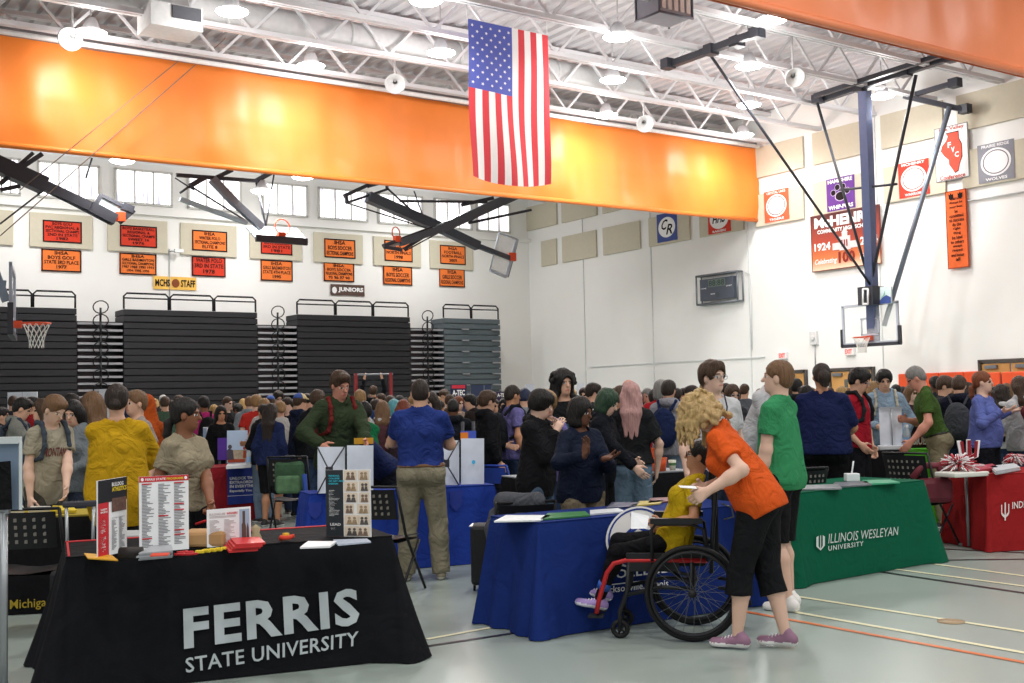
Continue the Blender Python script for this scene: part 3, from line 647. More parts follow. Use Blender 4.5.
rods(root, 'board_frame', [((101, 195), (122, 206), .09), ((122, 206), (133, 210), .2), ((133, 210), (119, 222), .16), ((94, 207), (101, 195), .12)], DK, F)
mb = MB(); p = F(120, 217); mb.box(p, (.25, .2, .25)); mb.build('rim', RIM, root)
F = fy(31.5)
root = thing('folded_basketball_hoop', F(215, 178), 'folded basketball hoop in the middle with clear board lying flat and rim up', 'basketball hoop')
rods(root, 'ceiling_rail', [((176, 175), (256, 181), .1), ((213, 179), (232, 170), .12), ((256, 181), (272, 172), .14), ((190, 186), (204, 178), .14), ((180, 193), (190, 186), .07)], DK, F)
rods(root, 'arm', [((212, 179), (236, 204), .22), ((236, 204), (262, 228), .2)], STL, F)
rods(root, 'arm', [((180, 199), (247, 223), .12)], M('a9bcc8', rough=.35), F)
rods(root, 'brace', [((192, 187), (248, 222), .05), ((237, 207), (256, 227), .05), ((256, 182), (266, 226), .06), ((274, 174), (266, 226), .05), ((175, 178), (194, 190), .04)], DK, F)
A = on_y(247, 227, 32.6); Bq = on_y(296, 229, 32.6); Cq = on_y(307, 242, 31.0); Dq = on_y(256, 238, 31.0)
mb = MB(); mb.slab([A, Bq, Cq, Dq], (0, 0, 1), .03); mb.build('glass_board', M('cdd8d8', rough=.15, alpha=.55), root)
mb = MB()
for a, b in ((A, Bq), (Bq, Cq), (A, Dq)): mb.beam(a, b, .07, .06)
mb.build('board_frame', WFR, root)
mb = MB(); mb.beam(Dq, Cq, .12, .2); mb.build('edge_pad', DK, root)
mb = MB(); pc = on_y(282.5, 227, 31.3); mb.tube([pc + V((.23 * math.cos(a), .05 * math.sin(a), .24 * math.sin(a))) for a in [2 * math.pi * i / 20 for i in range(20)]], .02, 6, closed=True); mb.box(on_y(281, 236, 31.2), (.22, .2, .2)); mb.build('rim', RIM, root)
F = fy(33.5)
root = thing('folded_basketball_hoop', F(510, 196), 'folded dark hoop whose arm drops leftward from the curtain, board edge on', 'basketball hoop')
rods(root, 'arm', [((522, 192), (440, 229), .32), ((440, 229), (400, 243), .24)], M('55585f', rough=.4), F)
rods(root, 'board_frame', [((383, 246), (432, 228), .12), ((384, 247), (402, 250), .1), ((404, 249), (436, 229), .1)], DK, F)
rods(root, 'brace', [((405, 251), (440, 232), .05), ((440, 232), (500, 199), .05), ((469, 223), (531, 210), .09), ((400, 201), (487, 202), .08), ((462, 205), (493, 198), .12), ((468, 223), (486, 210), .05)], DK, F)
mb = MB(); mb.slab([F(386, 245), F(428, 229), F(432, 231), F(392, 248)], (0, -1, 0), .3); mb.build('glass_board', M('a8b2b6', rough=.2, alpha=.7), root)
mb = MB(); pc = F(396, 233); mb.tube([pc + V((.2 * math.cos(a), .1 * math.cos(a), .2 * math.sin(a))) for a in [2 * math.pi * i / 18 for i in range(18)]], .02, 6, closed=True); mb.box(F(397, 239), (.2, .2, .2)); mb.build('rim', RIM, root)
F = fy(34.5)
root = thing('folded_basketball_hoop', F(360, 188), 'folded dark hoop whose arm drops rightward to a bright board by the corner', 'basketball hoop')
rods(root, 'arm', [((368, 197), (438, 227), .34), ((438, 227), (478, 246), .3), ((478, 246), (512, 259), .16)], M('4b5058', rough=.4), F)
rods(root, 'ceiling_rail', [((344, 196), (368, 185), .12), ((368, 185), (386, 180), .2), ((346, 203), (388, 189), .08), ((346, 196), (347, 203), .1), ((387, 183), (387, 190), .08)], DK, F)
rods(root, 'brace', [((347, 203), (426, 228), .05), ((388, 189), (420, 218), .07), ((420, 218), (478, 244), .06), ((414, 191), (427, 227), .05), ((440, 232), (476, 247), .05)], DK, F)
qd = [F(490, 270), F(506, 277), F(517, 239), F(499, 233)]
mb = MB(); mb.slab(qd, (0, -1, 0), .03); mb.build('glass_board', M('f2f6f6', rough=.15, alpha=.5), root)
rods(root, 'board_frame', [((490, 270), (506, 277), .09), ((506, 277), (517, 239), .1), ((517, 239), (499, 233), .06), ((499, 233), (490, 270), .06)], WFR, F)
rods(root, 'edge_pad', [((508, 277), (518, 240), .06)], DK, F)
mb = MB(); mb.box(F(512, 257), (.25, .2, .3)); mb.build('rim', RIM, root)
# roof equipment
for x, y, l in ((72, 37, 'white horn loudspeaker left of the first curtain light'), (395, 82, 'white horn loudspeaker above the curtain left of the flag'), (644, 122, 'white horn loudspeaker above the curtain right of the flag'), (793, 76, 'white horn loudspeaker below the second curtain')):
    p = on_z(x, y, 9.45); root = thing('loudspeaker', p, l, 'loudspeaker', 'white loudspeakers under the roof')
    mb = MB(); mb.lathe(p, [(.0, .26), (.13, .24), (.16, .08), (.26, -.18), (.23, -.16), (.06, 0)], 20, ax=V((-.4, -.75, -.5)).normalized() * -1); mb.build('horn', M('dcdcdc', rough=.5), root)
    mb = MB(); mb.tube([p, V((p.x, p.y, 10.7))], .03, 6); mb.build('mount', M('bdbdbd'), root)
p = on_z(170, 22, 9.6); root = thing('unit_heater', p, 'white hanging heater with dark grille near the top left', 'heater')
mb = MB(); mb.box(p, (1.1, .9, .5)); mb.tube([p + V((-.4, 0, .2)), V((p.x - .4, p.y, RZ))], .02, 6); mb.tube([p + V((.4, 0, .2)), V((p.x + .4, p.y, RZ))], .02, 6); mb.build('case', M('dedede'), root, bevel=.03)
mb = MB(); mb.box(p + V((.2, -.47, .08)), (.6, .04, .26)); mb.build('grille', M('55565c'), root)
p = on_z(664, 9, 9.6); root = thing('heater_cage', p, 'grey caged box with slatted sides hanging from the roof right of the flag', 'heater')
mb = MB(); mb.box(p, (.9, .7, .45)); mb.build('case', M('9c9ca6', rough=.5), root, bevel=.02)
mb = MB()
for i in range(5): mb.box(p + V((-.35 + i * .17, -.37, 0)), (.1, .03, .3))
mb.build('slat', M('e4d8d4'), root)
mb = MB()
for a in (-.46, .46):
    for b in (-.36, .36):
        mb.tube([p + V((a, b, -.24)), p + V((a, b, 1.1))], .025, 6)
for z in (-.24, .24):
    for a, b in (((-.46, -.38), (.46, -.38)), ((-.47, -.38), (-.47, .38))): mb.tube([p + V((a[0], a[1], z)), p + V((b[0], b[1], z))], .025, 6)
mb.build('cage_bar', M('70707a'), root)
# floor lines (painted)
def fline(pts, w, m, nm, lab):
    P = [on_z(x, y, 0.004) for x, y in pts]; mb = MB()
    for a, b in zip(P[:-1], P[1:]):
        d = (b - a).normalized(); s = V((-d.y, d.x, 0)) * w / 2; mb.quad(a - s, b - s, b + s, a + s)
    o = mb.build(nm, m); struct(o)
fl = 50
YL = M('e8e3bf', rough=.3); OL = M('d8743c', rough=.3); BL_ = M('2e2830', rough=.3)
for pts, w, m in (([(795, 596), (1100, 643)], .05, YL), ([(790, 611), (1100, 666)], .05, YL), ([(660, 596), (760, 614), (1100, 676)], .05, OL), ([(888, 568), (1100, 596)], .05, YL), ([(876, 571), (1100, 604)], .05, BL_),
                  ([(935, 564), (1100, 586)], .05, YL), ([(940, 560), (1100, 558)], .05, BL_), ([(944, 549), (1100, 556)], .05, BL_), ([(427, 639), (520, 622)], .04, YL), ([(427, 646), (520, 632), (640, 614), (760, 600)], .04, BL_)):
    fline(pts, w, m, 'trim_%d' % fl, ''); fl += 1
p = on_z(951, 621, .006); mb = MB(); mb.lathe(p, [(0, 0), (.09, 0), (.09, -.004)]); tag(mb.build('floor_plate', M('a89070', rough=.35)), 'round brass floor socket cover on the pale line at lower right', 'floor plate')
# ------------------------------------------------------------------ figures: smooth distance fields -> one closed surface each
NA = np.array
def nrm(v): v = NA(v, float); return v / max(1e-9, np.linalg.norm(v))
def rotx(a): c, s = math.cos(a), math.sin(a); return NA([[1, 0, 0], [0, c, -s], [0, s, c]])
def roty(a): c, s = math.cos(a), math.sin(a); return NA([[c, 0, s], [0, 1, 0], [-s, 0, c]])
def rotz(a): c, s = math.cos(a), math.sin(a); return NA([[c, -s, 0], [s, c, 0], [0, 0, 1]])
class Field:
    def __init__(s): s.p = []
    def cone(s, a, b, ra, rb, k=.03, flat=False):
        s.p.append(('c', NA(a, float), NA(b, float), ra, rb, k, flat)); return s
    def ell(s, c, r, k=.04, rot=None):
        s.p.append(('e', NA(c, float), NA(r, float), rot, None, k, False)); return s
    def chain(s, pts, rs, k=.02):
        for i in range(len(pts) - 1): s.cone(pts[i], pts[i + 1], rs[i], rs[i + 1], k)
        return s
    def mesh(s, vox, disp=None, cuts=(), inflate=0.0):
        lo = []; hi = []
        for q in s.p:
            m = (max(q[3], q[4]) if q[0] == 'c' else max(q[2])) + vox * 3 + inflate + .012
            if q[0] == 'c': lo.append(np.minimum(q[1], q[2]) - m); hi.append(np.maximum(q[1], q[2]) + m)
            else: lo.append(q[1] - m); hi.append(q[1] + m)
        lo_ = np.min(lo, 0); hi_ = np.max(hi, 0); n = np.ceil((hi_ - lo_) / vox).astype(int) + 2
        F = np.full(n, .5, np.float32)
        ax = [lo_[i] + np.arange(n[i]) * vox for i in range(3)]
        for q, a, b in zip(s.p, lo, hi):
            k = q[5]; i0 = np.maximum(0, ((a - k - lo_) / vox).astype(int)); i1 = np.minimum(n, ((b + k - lo_) / vox).astype(int) + 2)
            sl = tuple(slice(i0[j], i1[j]) for j in range(3))
            X = ax[0][sl[0]][:, None, None]; Y = ax[1][sl[1]][None, :, None]; Z = ax[2][sl[2]][None, None, :]
            if q[0] == 'c':
                A, B, ra, rb, fl = q[1], q[2], q[3], q[4], q[6]; D = B - A; L2 = max(1e-9, D @ D)
                x, y, z = X - A[0], Y - A[1], Z - A[2]; tt = (x * D[0] + y * D[1] + z * D[2]) / L2; t = np.clip(tt, 0, 1)
                d = np.sqrt((x - t * D[0]) ** 2 + (y - t * D[1]) ** 2 + (z - t * D[2]) ** 2) - (ra + (rb - ra) * t)
                if fl: d = np.maximum(d, (tt - 1) * math.sqrt(L2))
            else:
                c, r, ro = q[1], q[2], q[3]; x, y, z = X - c[0], Y - c[1], Z - c[2]
                if ro is not None: x, y, z = (ro[0, 0] * x + ro[1, 0] * y + ro[2, 0] * z, ro[0, 1] * x + ro[1, 1] * y + ro[2, 1] * z, ro[0, 2] * x + ro[1, 2] * y + ro[2, 2] * z)
                k0 = np.sqrt((x / r[0]) ** 2 + (y / r[1]) ** 2 + (z / r[2]) ** 2); k1 = np.sqrt((x / r[0] ** 2) ** 2 + (y / r[1] ** 2) ** 2 + (z / r[2] ** 2) ** 2) + 1e-6
                d = k0 * (k0 - 1) / k1
            f = F[sl]
            if k > 0:
                h = np.maximum(k - np.abs(f - d), 0) / k; F[sl] = np.minimum(f, d) - h * h * k * .25
            else: F[sl] = np.minimum(f, d)
        X = ax[0][:, None, None]; Y = ax[1][None, :, None]; Z = ax[2][None, None, :]
        if inflate: F -= inflate
        if disp is not None: F += disp(X, Y, Z).astype(np.float32)
        for c in cuts: F = np.maximum(F, c(X, Y, Z).astype(np.float32))
        F[0] = F[-1] = .1; F[:, 0] = F[:, -1] = .1; F[:, :, 0] = F[:, :, -1] = .1
        return nets(F, lo_, vox)
def nets(F, lo, vox):
    S = F < 0; n = NA(F.shape)
    c = np.zeros(n - 1, np.int8)
    offs = [(i, j, k) for i in (0, 1) for j in (0, 1) for k in (0, 1)]
    for o in offs: c += S[o[0]:n[0] - 1 + o[0], o[1]:n[1] - 1 + o[1], o[2]:n[2] - 1 + o[2]]
    act = (c > 0) & (c < 8); I = np.argwhere(act)
    if len(I) == 0: return np.zeros((0, 3)), np.zeros((0, 4), int)
    idx = np.full(act.shape, -1, np.int64); idx[act] = np.arange(len(I))
    val = {o: F[I[:, 0] + o[0], I[:, 1] + o[1], I[:, 2] + o[2]] for o in offs}
    acc = np.zeros((len(I), 3)); cnt = np.zeros(len(I))
    for o in offs:
        for a in range(3):
            if o[a] == 0:
                o2 = list(o); o2[a] = 1; o2 = tuple(o2); v0, v1 = val[o], val[o2]; m = (v0 < 0) != (v1 < 0)
                den = np.where(np.abs(v0 - v1) < 1e-9, 1, v0 - v1); t = np.clip(v0 / den, 0, 1)
                p = np.tile(NA(o, float), (len(I), 1)); p[:, a] = t; acc[m] += p[m]; cnt[m] += 1
    P = lo + (I + acc / np.maximum(cnt, 1)[:, None]) * vox
    Q = []
    for a in range(3):
        b, c2 = (a + 1) % 3, (a + 2) % 3
        s0 = [slice(None)] * 3; s1 = [slice(None)] * 3; s0[a] = slice(0, -1); s1[a] = slice(1, None)
        for ax_ in (b, c2): s0[ax_] = slice(1, -1); s1[ax_] = slice(1, -1)
        A, B = S[tuple(s0)], S[tuple(s1)]; E = np.argwhere(A != B)
        if len(E) == 0: continue
        fl = A[E[:, 0], E[:, 1], E[:, 2]]; E = E.copy(); E[:, b] += 1; E[:, c2] += 1
        def g(db, dc):
            e = E.copy(); e[:, b] += db; e[:, c2] += dc; return idx[e[:, 0], e[:, 1], e[:, 2]]
        q = np.stack([g(-1, -1), g(0, -1), g(0, 0), g(-1, 0)], 1)
        q[~fl] = q[~fl][:, ::-1]; Q.append(q)
    Q = np.concatenate(Q); Q = Q[(Q >= 0).all(1)]
    return P, Q
def put(name, PQ, mats, parent, mi=None):
    P, Q = PQ
    me = bpy.data.meshes.new(name)
    if len(P):
        me.vertices.add(len(P)); me.vertices.foreach_set('co', P.astype(np.float32).ravel())
        me.loops.add(len(Q) * 4); me.loops.foreach_set('vertex_index', Q.astype(np.int32).ravel())
        me.polygons.add(len(Q)); me.polygons.foreach_set('loop_start', np.arange(0, len(Q) * 4, 4, dtype=np.int32)); me.polygons.foreach_set('loop_total', np.full(len(Q), 4, np.int32))
    mats = mats if isinstance(mats, (list, tuple)) else [mats]
    for m in mats: me.materials.append(m)
    if len(P):
        if mi is not None:
            C_ = P[Q].mean(1); me.polygons.foreach_set('material_index', mi(C_).astype(np.int32))
        me.polygons.foreach_set('use_smooth', np.ones(len(Q), bool))
    me.update(calc_edges=True); me.validate()
    o = bpy.data.objects.new(name, me); COL.objects.link(o)
    if parent is not None: o.parent = parent
    return o
def folds(seed, amp, f=1.0):
    g = np.random.RandomState(seed); W = [(g.uniform(-28, 28) * f, g.uniform(-28, 28) * f, g.uniform(-16, 16) * f, g.uniform(0, 6)) for _ in range(5)]
    def d(X, Y, Z):
        s = 0
        for w in W: s = s + np.sin(X * w[0] + Y * w[1] + Z * w[2] + w[3] + .8 * np.sin(Z * 9 + w[3]))
        return s * amp / 2.5
    return d
def ik(a, t, l1, l2, pole):
    a, t, pole = NA(a, float), NA(t, float), NA(pole, float); d = t - a; L = np.linalg.norm(d); mx = (l1 + l2) * .995
    if L > mx: t = a + d / L * mx; d = t - a; L = mx
    u = d / L; x = (l1 * l1 - l2 * l2 + L * L) / (2 * L); h = math.sqrt(max(0, l1 * l1 - x * x))
    pp = pole - u * (pole @ u); pp = nrm(pp) if np.linalg.norm(pp) > 1e-5 else NA([0, -1, 0]); return a + u * x + pp * h, t
SKIN = {'pale': 'e8bfa8', 'light': 'dfae92', 'tan': 'c68e6c', 'brown': '8f5e42', 'dark': '6b4430', 'red': 'dd9a82'}
HAIR = {'black': '17130f', 'dark': '2e211a', 'brown': '4a3424', 'lbrown': '7a5a3c', 'blonde': 'b8935a', 'blond2': 'c9a873', 'ginger': '84492a', 'auburn': '7d3a22', 'grey': '8f8c88', 'pink': 'c99a94', 'green': '2f4a34', 'teal': '5fa8b0', 'orange': 'c4561f', 'white': 'd8d6d2', 'navy': '27304f', 'sandy': 'a07c50'}
ARMS = {'down': ((.25, .02, .90), (.3, -1, 0)), 'bent': ((.13, .30, 1.08), (.6, -.5, -.6)), 'phone': ((.07, .28, 1.18), (.6, -.4, -.8)), 'fwd': ((.17, .42, 1.02), (.4, -.3, -1)), 'cross': ((-.10, .20, 1.17), (.9, .1, -.7)), 'pocket': ((.19, .08, .93), (1, -.6, 0)), 'up': ((.22, .05, 1.97), (1, .2, 0)), 'back': ((.12, -.2, 1.0), (1, -.5, 0)), 'hip': ((.2, .02, 1.0), (1, -.4, 0))}
NOSHOE = {}
def person(label, x=None, D=None, ytop=None, face=0, H=None, pos=None, rz=None, vox=None, w=1.0, dp=1.0, fem=False, belly=0.0, lean=0, side=0, twist=0, head=(0, 0, 0), arms=('down', 'down'), feet=None, hipz=None, hipy=0.0,
           skin='light', hair='short', hc='brown', top=('tee', '888888'), low=('jeans', '3d4f6e'), shoe='333333', sole='e8e8e8', hem=None, cat='person', group=None, glasses=None, neckcut=None, curl=None, palm=None, seed=None, pole=None, noleg=False, collar=None, brow=None, beard=False, sexh=None, sleeve=None, zoff=0.0, knee=None, acc=None):
    if seed is None: seed = (hash(label) if False else sum(ord(c) * (i + 3) for i, c in enumerate(label))) % 9973
    rr = np.random.RandomState(seed)
    if pos is None:
        g0 = at(x, 400, D); dirv = V((g0.x, g0.y, 0)).normalized(); rt = V((dirv.y, -dirv.x, 0))
        if H is None: H = EYE + ((411.3 - .022 * x) - ytop) * D / FPX
        fv = -dirv * math.cos(R(face)) + rt * math.sin(R(face)); loc = V((g0.x, g0.y, zoff)); rz = math.atan2(fv.y, fv.x) - math.pi / 2
    else: loc = V(pos); D = (loc - CAM).dot(f0)
    if vox is None: vox = .0075 if D < 9 else .010 if D < 11.5 else .014 if D < 16 else .022 if D < 24 else .03
    lod = 0 if vox < .011 else 1 if vox < .018 else 2
    s = H / 1.75; root = thing('person', loc, label, cat, group); root.rotation_euler = (0, 0, rz)
    hz = .91 if hipz is None else hipz
    hip = NA([0, hipy, hz])
    Rt = rotz(R(twist)) @ roty(R(side)) @ rotx(-R(lean))
    T = lambda p: hip + Rt @ (NA(p, float) - NA([0, 0, .91]))
    if sexh is None: sexh = fem
    sw = (.135 if fem else .155) * (1 + (w - 1) * .7)
    sh = {1: T((sw, -.01, 1.405)), -1: T((-sw, -.01, 1.405))}
    nb = T((0, -.015, 1.475)); Rh = Rt @ rotx(R(lean) * .0) @ rotz(R(head[0])) @ rotx(R(head[1])) @ roty(R(head[2]))
    hcn = nb + Rt @ rotx(R(head[1]) * .5) @ NA([0, .015, .155]); Hd = lambda p: hcn + Rh @ NA(p, float)
    # ---- arms
    AR = {}
    for i, sd in ((0, 1), (1, -1)):
        a = arms[i]; pl = None
        if isinstance(a, str): t, pl = ARMS[a]; t = NA([t[0] * sd + (sw - .155) * sd, t[1], t[2]]); pl = NA([pl[0] * sd, pl[1], pl[2]]); t = (T(t) if a not in ('up',) else NA(t) + NA([0, 0, hz - .91]))
        else:
            if a[0] == 'px': q_ = Matrix.Rotation(-rz, 3, 'Z') @ (at(a[1], a[2], D + a[3]) - loc) / s; t = NA(q_, float)
            else: t = NA(a, float)
            pl = NA([.5 * sd, -.4, -.8])
        if pole and pole[i] is not None: pl = NA(pole[i], float)
        e, t = ik(sh[sd], t, .285, .255, pl); AR[sd] = (sh[sd], e, t)
    # ---- legs
    LG = {}
    ft = feet or ((.10, .0, 0), (-.10, .0, 0))
    for i, sd in ((0, 1), (1, -1)):
        f = ft[i]; hp = hip + Rt @ NA([.085 * sd * w ** .5, 0, 0]) * 1.0
        if lean: hp = hip + NA([.085 * sd * w ** .5, 0, 0])
        an = NA([f[0], f[1] - .03, (f[3] if len(f) > 3 else 0) + .085]); kp = NA(knee[i]) if knee else NA([.1 * sd, 1, .1])
        kn, an = ik(hp, an, .43, .40, kp); LG[sd] = (hp, kn, an, R(f[2] if len(f) > 2 else 0), (f[4] if len(f) > 4 else 0))
    def torso(F, g, wd=w, gp=0.0):
        gx = wd; k = .06; hw = (.162 if fem else .155); ww = (.128 if fem else .145); cw = (.145 if fem else .163)
        gg = g + gp; F.ell(T((0, -.005, .96)), (hw * gx + gg, .108 * dp + gg, .115 + g), k, Rt); F.ell(T((0, 0, 1.10)), (ww * gx + g, .096 * dp + g, .14 + g), k, Rt)
        F.ell(T((0, .0, 1.28)), (cw * gx + g, .108 * dp + g, .165 + g), k, Rt)
        F.cone(T((-sw * .85, -.015, 1.40)), T((sw * .85, -.015, 1.40)), .048 + g, .048 + g, .04)
        for q in (-1, 1): F.cone(T((.02 * q, -.03, 1.475)), T((sw * .8 * q, -.02, 1.415)), .045 + g, .036 + g, .04)
        if fem:
            for q in (-1, 1): F.ell(T((.068 * q * gx, .085 * dp, 1.275)), (.058 * gx + g, .05 + g, .058 + g), .04, Rt)
        if belly: F.ell(T((0, .05 + belly * .5, 1.08)), (.13 * gx + g, .08 + belly + g, .15 + g), .06, Rt)
        for q in (-1, 1): F.ell(T((.075 * q * gx, -.07 * dp, .91)), (.076 * gx + gg, .064 * dp + gg, .085 + g), .05, Rt)
    # ---- body
    F = Field(); F.ell(Hd((0, -.015, .03)), (.073, .092, .086), .03, Rh).ell(Hd((0, .022, -.035)), (.058, .062, .078), .03, Rh).ell(Hd((0, .05, -.088)), (.03, .03, .024), .03, Rh)
    if lod < 2:
        F.cone(Hd((0, .084, .008)), Hd((0, .102, -.028)), .007, .0125, .012).cone(Hd((-.034, .076, .024)), Hd((.034, .076, .024)), .009, .009, .02)
        F.cone(Hd((-.017, .081, -.061)), Hd((.017, .081, -.061)), .007, .007, .012)
        for q in (-1, 1): F.ell(Hd((.074 * q, -.008, -.012)), (.011, .02, .031), .008, Rh)
    F.cone(nb + Rt @ NA([0, 0, -.012]), Hd((0, -.03, -.06)), (.05 if fem else .058) * w ** .25, .047 if fem else .055, .04)
    torso(F, -.012)
    af = .88 if fem else 1.0; aw = w ** .8
    for sd in (1, -1):
        a, e, t = AR[sd]; da = .008 if top[0] in ('long', 'sweat', 'hoodie', 'jacket') else 0; F.cone(a, e, .046 * aw * af - da, .038 * aw * af - da, .03).cone(e, e + (t - e) * .35, .039 * aw * af - da, .041 * aw * af - da, .03).cone(e + (t - e) * .3, t, .041 * aw * af - da, .026 * aw ** .5, .03)
        d = nrm(t - e); pn = palm[0 if sd == 1 else 1] if palm else None
        pn = NA([-sd, 0, 0.]) if pn is None else NA(pn, float)
        if len(pn) == 6: d = nrm(pn[3:]); pn = pn[:3]
        pn = nrm(pn - d * (pn @ d)); sx = np.cross(d, pn) * 1.0  # side axis
        cu = (curl[0 if sd == 1 else 1] if curl else .35)
        # thumb side: for the right hand (sd=1) with palm normal pn and finger direction d -> thumb along cross(pn,d)*sd
        th = np.cross(pn, d) * sd * -1.0; fr = .0085 if lod == 0 else .012
        if lod < 2:
            tips = []
            for q, (off, ln) in enumerate(((.030, .95), (.010, 1.05), (-.010, 1.0), (-.029, .8))):
                kn_ = t + d * (.085 - .004 * abs(q - 1)) + th * off; F.cone(t + d * .012 + th * off * .45, kn_, .0155, .0135, .014)
                a0 = cu * (.6 + .12 * q); p = kn_; spr = off * 2.2 * (1 - min(1, cu))
                for L, mu in ((.043, .8), (.027, 1.1), (.022, .9)):
                    dd = d * math.cos(a0) + pn * math.sin(a0) + th * spr; p2 = p + nrm(dd) * L * ln; F.cone(p, p2, fr, fr * .88, .004); p = p2; a0 += cu * 1.15 * mu
            b = t + d * .02 + th * .024 + pn * .006; a1 = nrm(d * .62 + th * .75 + pn * .25); p2 = b + a1 * .042; F.cone(b, p2, .0145, .0115, .014)
            a2 = nrm(d * .85 + th * (.35 - .4 * cu) + pn * (.3 + .5 * cu)); p3 = p2 + a2 * .032; F.cone(p2, p3, .011, .010, .005); F.cone(p3, p3 + nrm(a2 + pn * cu * .5) * .022, .010, .0085, .004)
        else: F.ell(t + d * .07, (.03, .03, .03), .02).cone(t, t + d * .13, .025, .018, .02)
    lw = w ** .6 * (1.03 if fem else 1.0)
    if not noleg:
        for sd in (1, -1):
            h, kn, an, fy_, fp = LG[sd]; dl = .009 if low[0] in ('jeans', 'pants', 'loose', 'leggings', 'skirt', 'capri') else 0; dc = dl if low[0] != 'capri' else 0; F.cone(h, kn, .083 * lw - dl, .052 * lw - dl, .04)
            cm = kn + (an - kn) * .3 + NA([0, -.012, 0]); F.cone(kn, cm, .05 * lw - dl, .052 * lw - dc, .03).cone(cm, an, .052 * lw - dc, .034, .03)
            fd = rotz(fy_) @ rotx(fp) @ NA([0, 1, 0]); F.cone(an + NA([0, 0, -.045]) - fd * .03, an + fd * .11 + rotx(0) @ NA([0, 0, -.055]), .026, .016, .03)
    sk = skinm(SKIN.get(skin, skin)); dkh = M(HAIR.get(brow or hc, hc) if (brow or hc) not in ('pink', 'teal', 'orange', 'white') else '4a3424', rough=.7)
    lipc = {'pale': 'c4857a', 'light': 'bd7a6c', 'tan': 'a4604f', 'brown': '7a4038', 'dark': '5e342c', 'red': 'c4746a'}.get(skin, 'b07064')
    mats = [sk, M('241c1a', rough=.25, spec=.5), M('e8e4e0', rough=.3), dkh, M(lipc, rough=.5)]
    def mi(C_):
        L = (C_ - hcn) @ Rh; x_, y_, z_ = np.abs(L[:, 0]), L[:, 1], L[:, 2]; r = np.zeros(len(C_), int); fr_ = (y_ > .045)
        g = 1.0 if lod == 0 else 1.15
        r[fr_ & (((x_ - .031) / (.0155 * g)) ** 2 + ((z_ - .002) / (.008 * g)) ** 2 < 1)] = 2 if lod == 0 else 1
        r[fr_ & (((x_ - .031) / .0075) ** 2 + ((z_ - .002) / .0085) ** 2 < 1)] = 1
        r[fr_ & (x_ < .047) & (x_ > .014) & (z_ > .0195) & (z_ < .0275)] = 3
        r[fr_ & (((x_) / .024) ** 2 + ((z_ + .062) / .0085) ** 2 < 1)] = 4
        if beard: r[(y_ > .0) & (x_ < .08) & (z_ < -.035) & (z_ > -.13) & (r == 0)] = 3
        return r
    body = put('body', F.mesh(vox / s), mats, root, mi); body.scale = (s, s, s)
    O = [body]
    # ---- shoes
    if not noleg:
        for sd in (1, -1):
            h, kn, an, fy_, fp = LG[sd]; F = Field(); fd = rotz(fy_) @ rotx(fp) @ NA([0, 1, 0]); fu = rotz(fy_) @ rotx(fp) @ NA([0, 0, 1]); o = an - fu * .085
            F.cone(o + fu * .034 - fd * .045, o + fu * .028 + fd * .155, .034, .026, .02).cone(o + fu * .05 - fd * .042, o + fu * .045 + fd * .03, .034, .032, .03).cone(o + fu * .05 - fd * .025, an + fu * .0 - fd * .012, .036, .036, .02)
            F.ell(o + fu * .022 + fd * .115, (.043, .07, .03), .02, rotz(fy_) @ rotx(fp))
            cut = [lambda X, Y, Z, o=o, fu=fu: -((X - o[0]) * fu[0] + (Y - o[1]) * fu[1] + (Z - o[2]) * fu[2])]
            sm = lambda C_, o=o, fu=fu: (((C_ - o) @ fu) < .027).astype(int)
            so = put('shoe', F.mesh(max(vox, .007) / s, cuts=cut), [M(shoe, rough=.6), M(sole, rough=.6)], root, sm); O.append(so)
            if vox < .0085:
                sdv = np.cross(fd, fu)
                for q in range(4):
                    c_ = o + fd * (.035 + .022 * q) + fu * (.079 - .0075 * q); lm = MB(); lm.tube([V(c_ - sdv * .024 - fu * .008), V(c_ + fu * .002), V(c_ + sdv * .024 - fu * .008)], .0042, 6); lo_ = lm.build('shoelace', M('e4e0e4', rough=.7)); lo_.parent = so
    # ---- lower garment
    kind, lc = low[0], low[1]
    if kind and not noleg:
        F = Field(); g = {'jeans': .016, 'pants': .018, 'leggings': .004, 'shorts': .026, 'capri': .016, 'skirt': .03, 'loose': .024}[kind]
        torso(F, g * .5 - .002); wz = 1.02 if kind != 'skirt' else 1.05
        for sd in (1, -1):
            h, kn, an, fy_, fp = LG[sd]; lo_r = {'jeans': .062, 'pants': .066, 'leggings': .038, 'shorts': .1, 'capri': .078, 'skirt': .1, 'loose': .085}[kind] * lw
            kr = .056 * lw + g; hr = .086 * lw + g
            if kind == 'shorts': e = kn + (kn - h) * .02; F.cone(h, e, hr, .088 * lw, .04, True)
            elif kind == 'capri': e = kn + (an - kn) * .38; F.cone(h, kn, hr, kr, .04).cone(kn, e, kr, lo_r, .03, True)
            elif kind == 'skirt': F.cone(h, kn, hr + .02, .1, .08).cone(kn, kn + (an - kn) * .7, .1, .11, .1, True)
            else:
                e = an + (an - kn) * .07 if kind in ('jeans', 'pants', 'loose') else an + NA([0, 0, -.01]); F.cone(h, kn, hr, kr, .04).cone(kn, e, kr, lo_r, .03, True); F.ell(kn + (an - kn) * .3 + NA([0, -.014, 0]), (.05 * lw + g * .8,) * 3, .06)
        up = Rt @ NA([0, 0, 1]); c0 = T((0, 0, wz)); cut = [lambda X, Y, Z: (X - c0[0]) * up[0] + (Y - c0[1]) * up[1] + (Z - c0[2]) * up[2]]
        if zoff == 0 and hipz is None: cut.append(lambda X, Y, Z: .012 - Z + X * 0)
        amp = {'leggings': .0015}.get(kind, .0045)
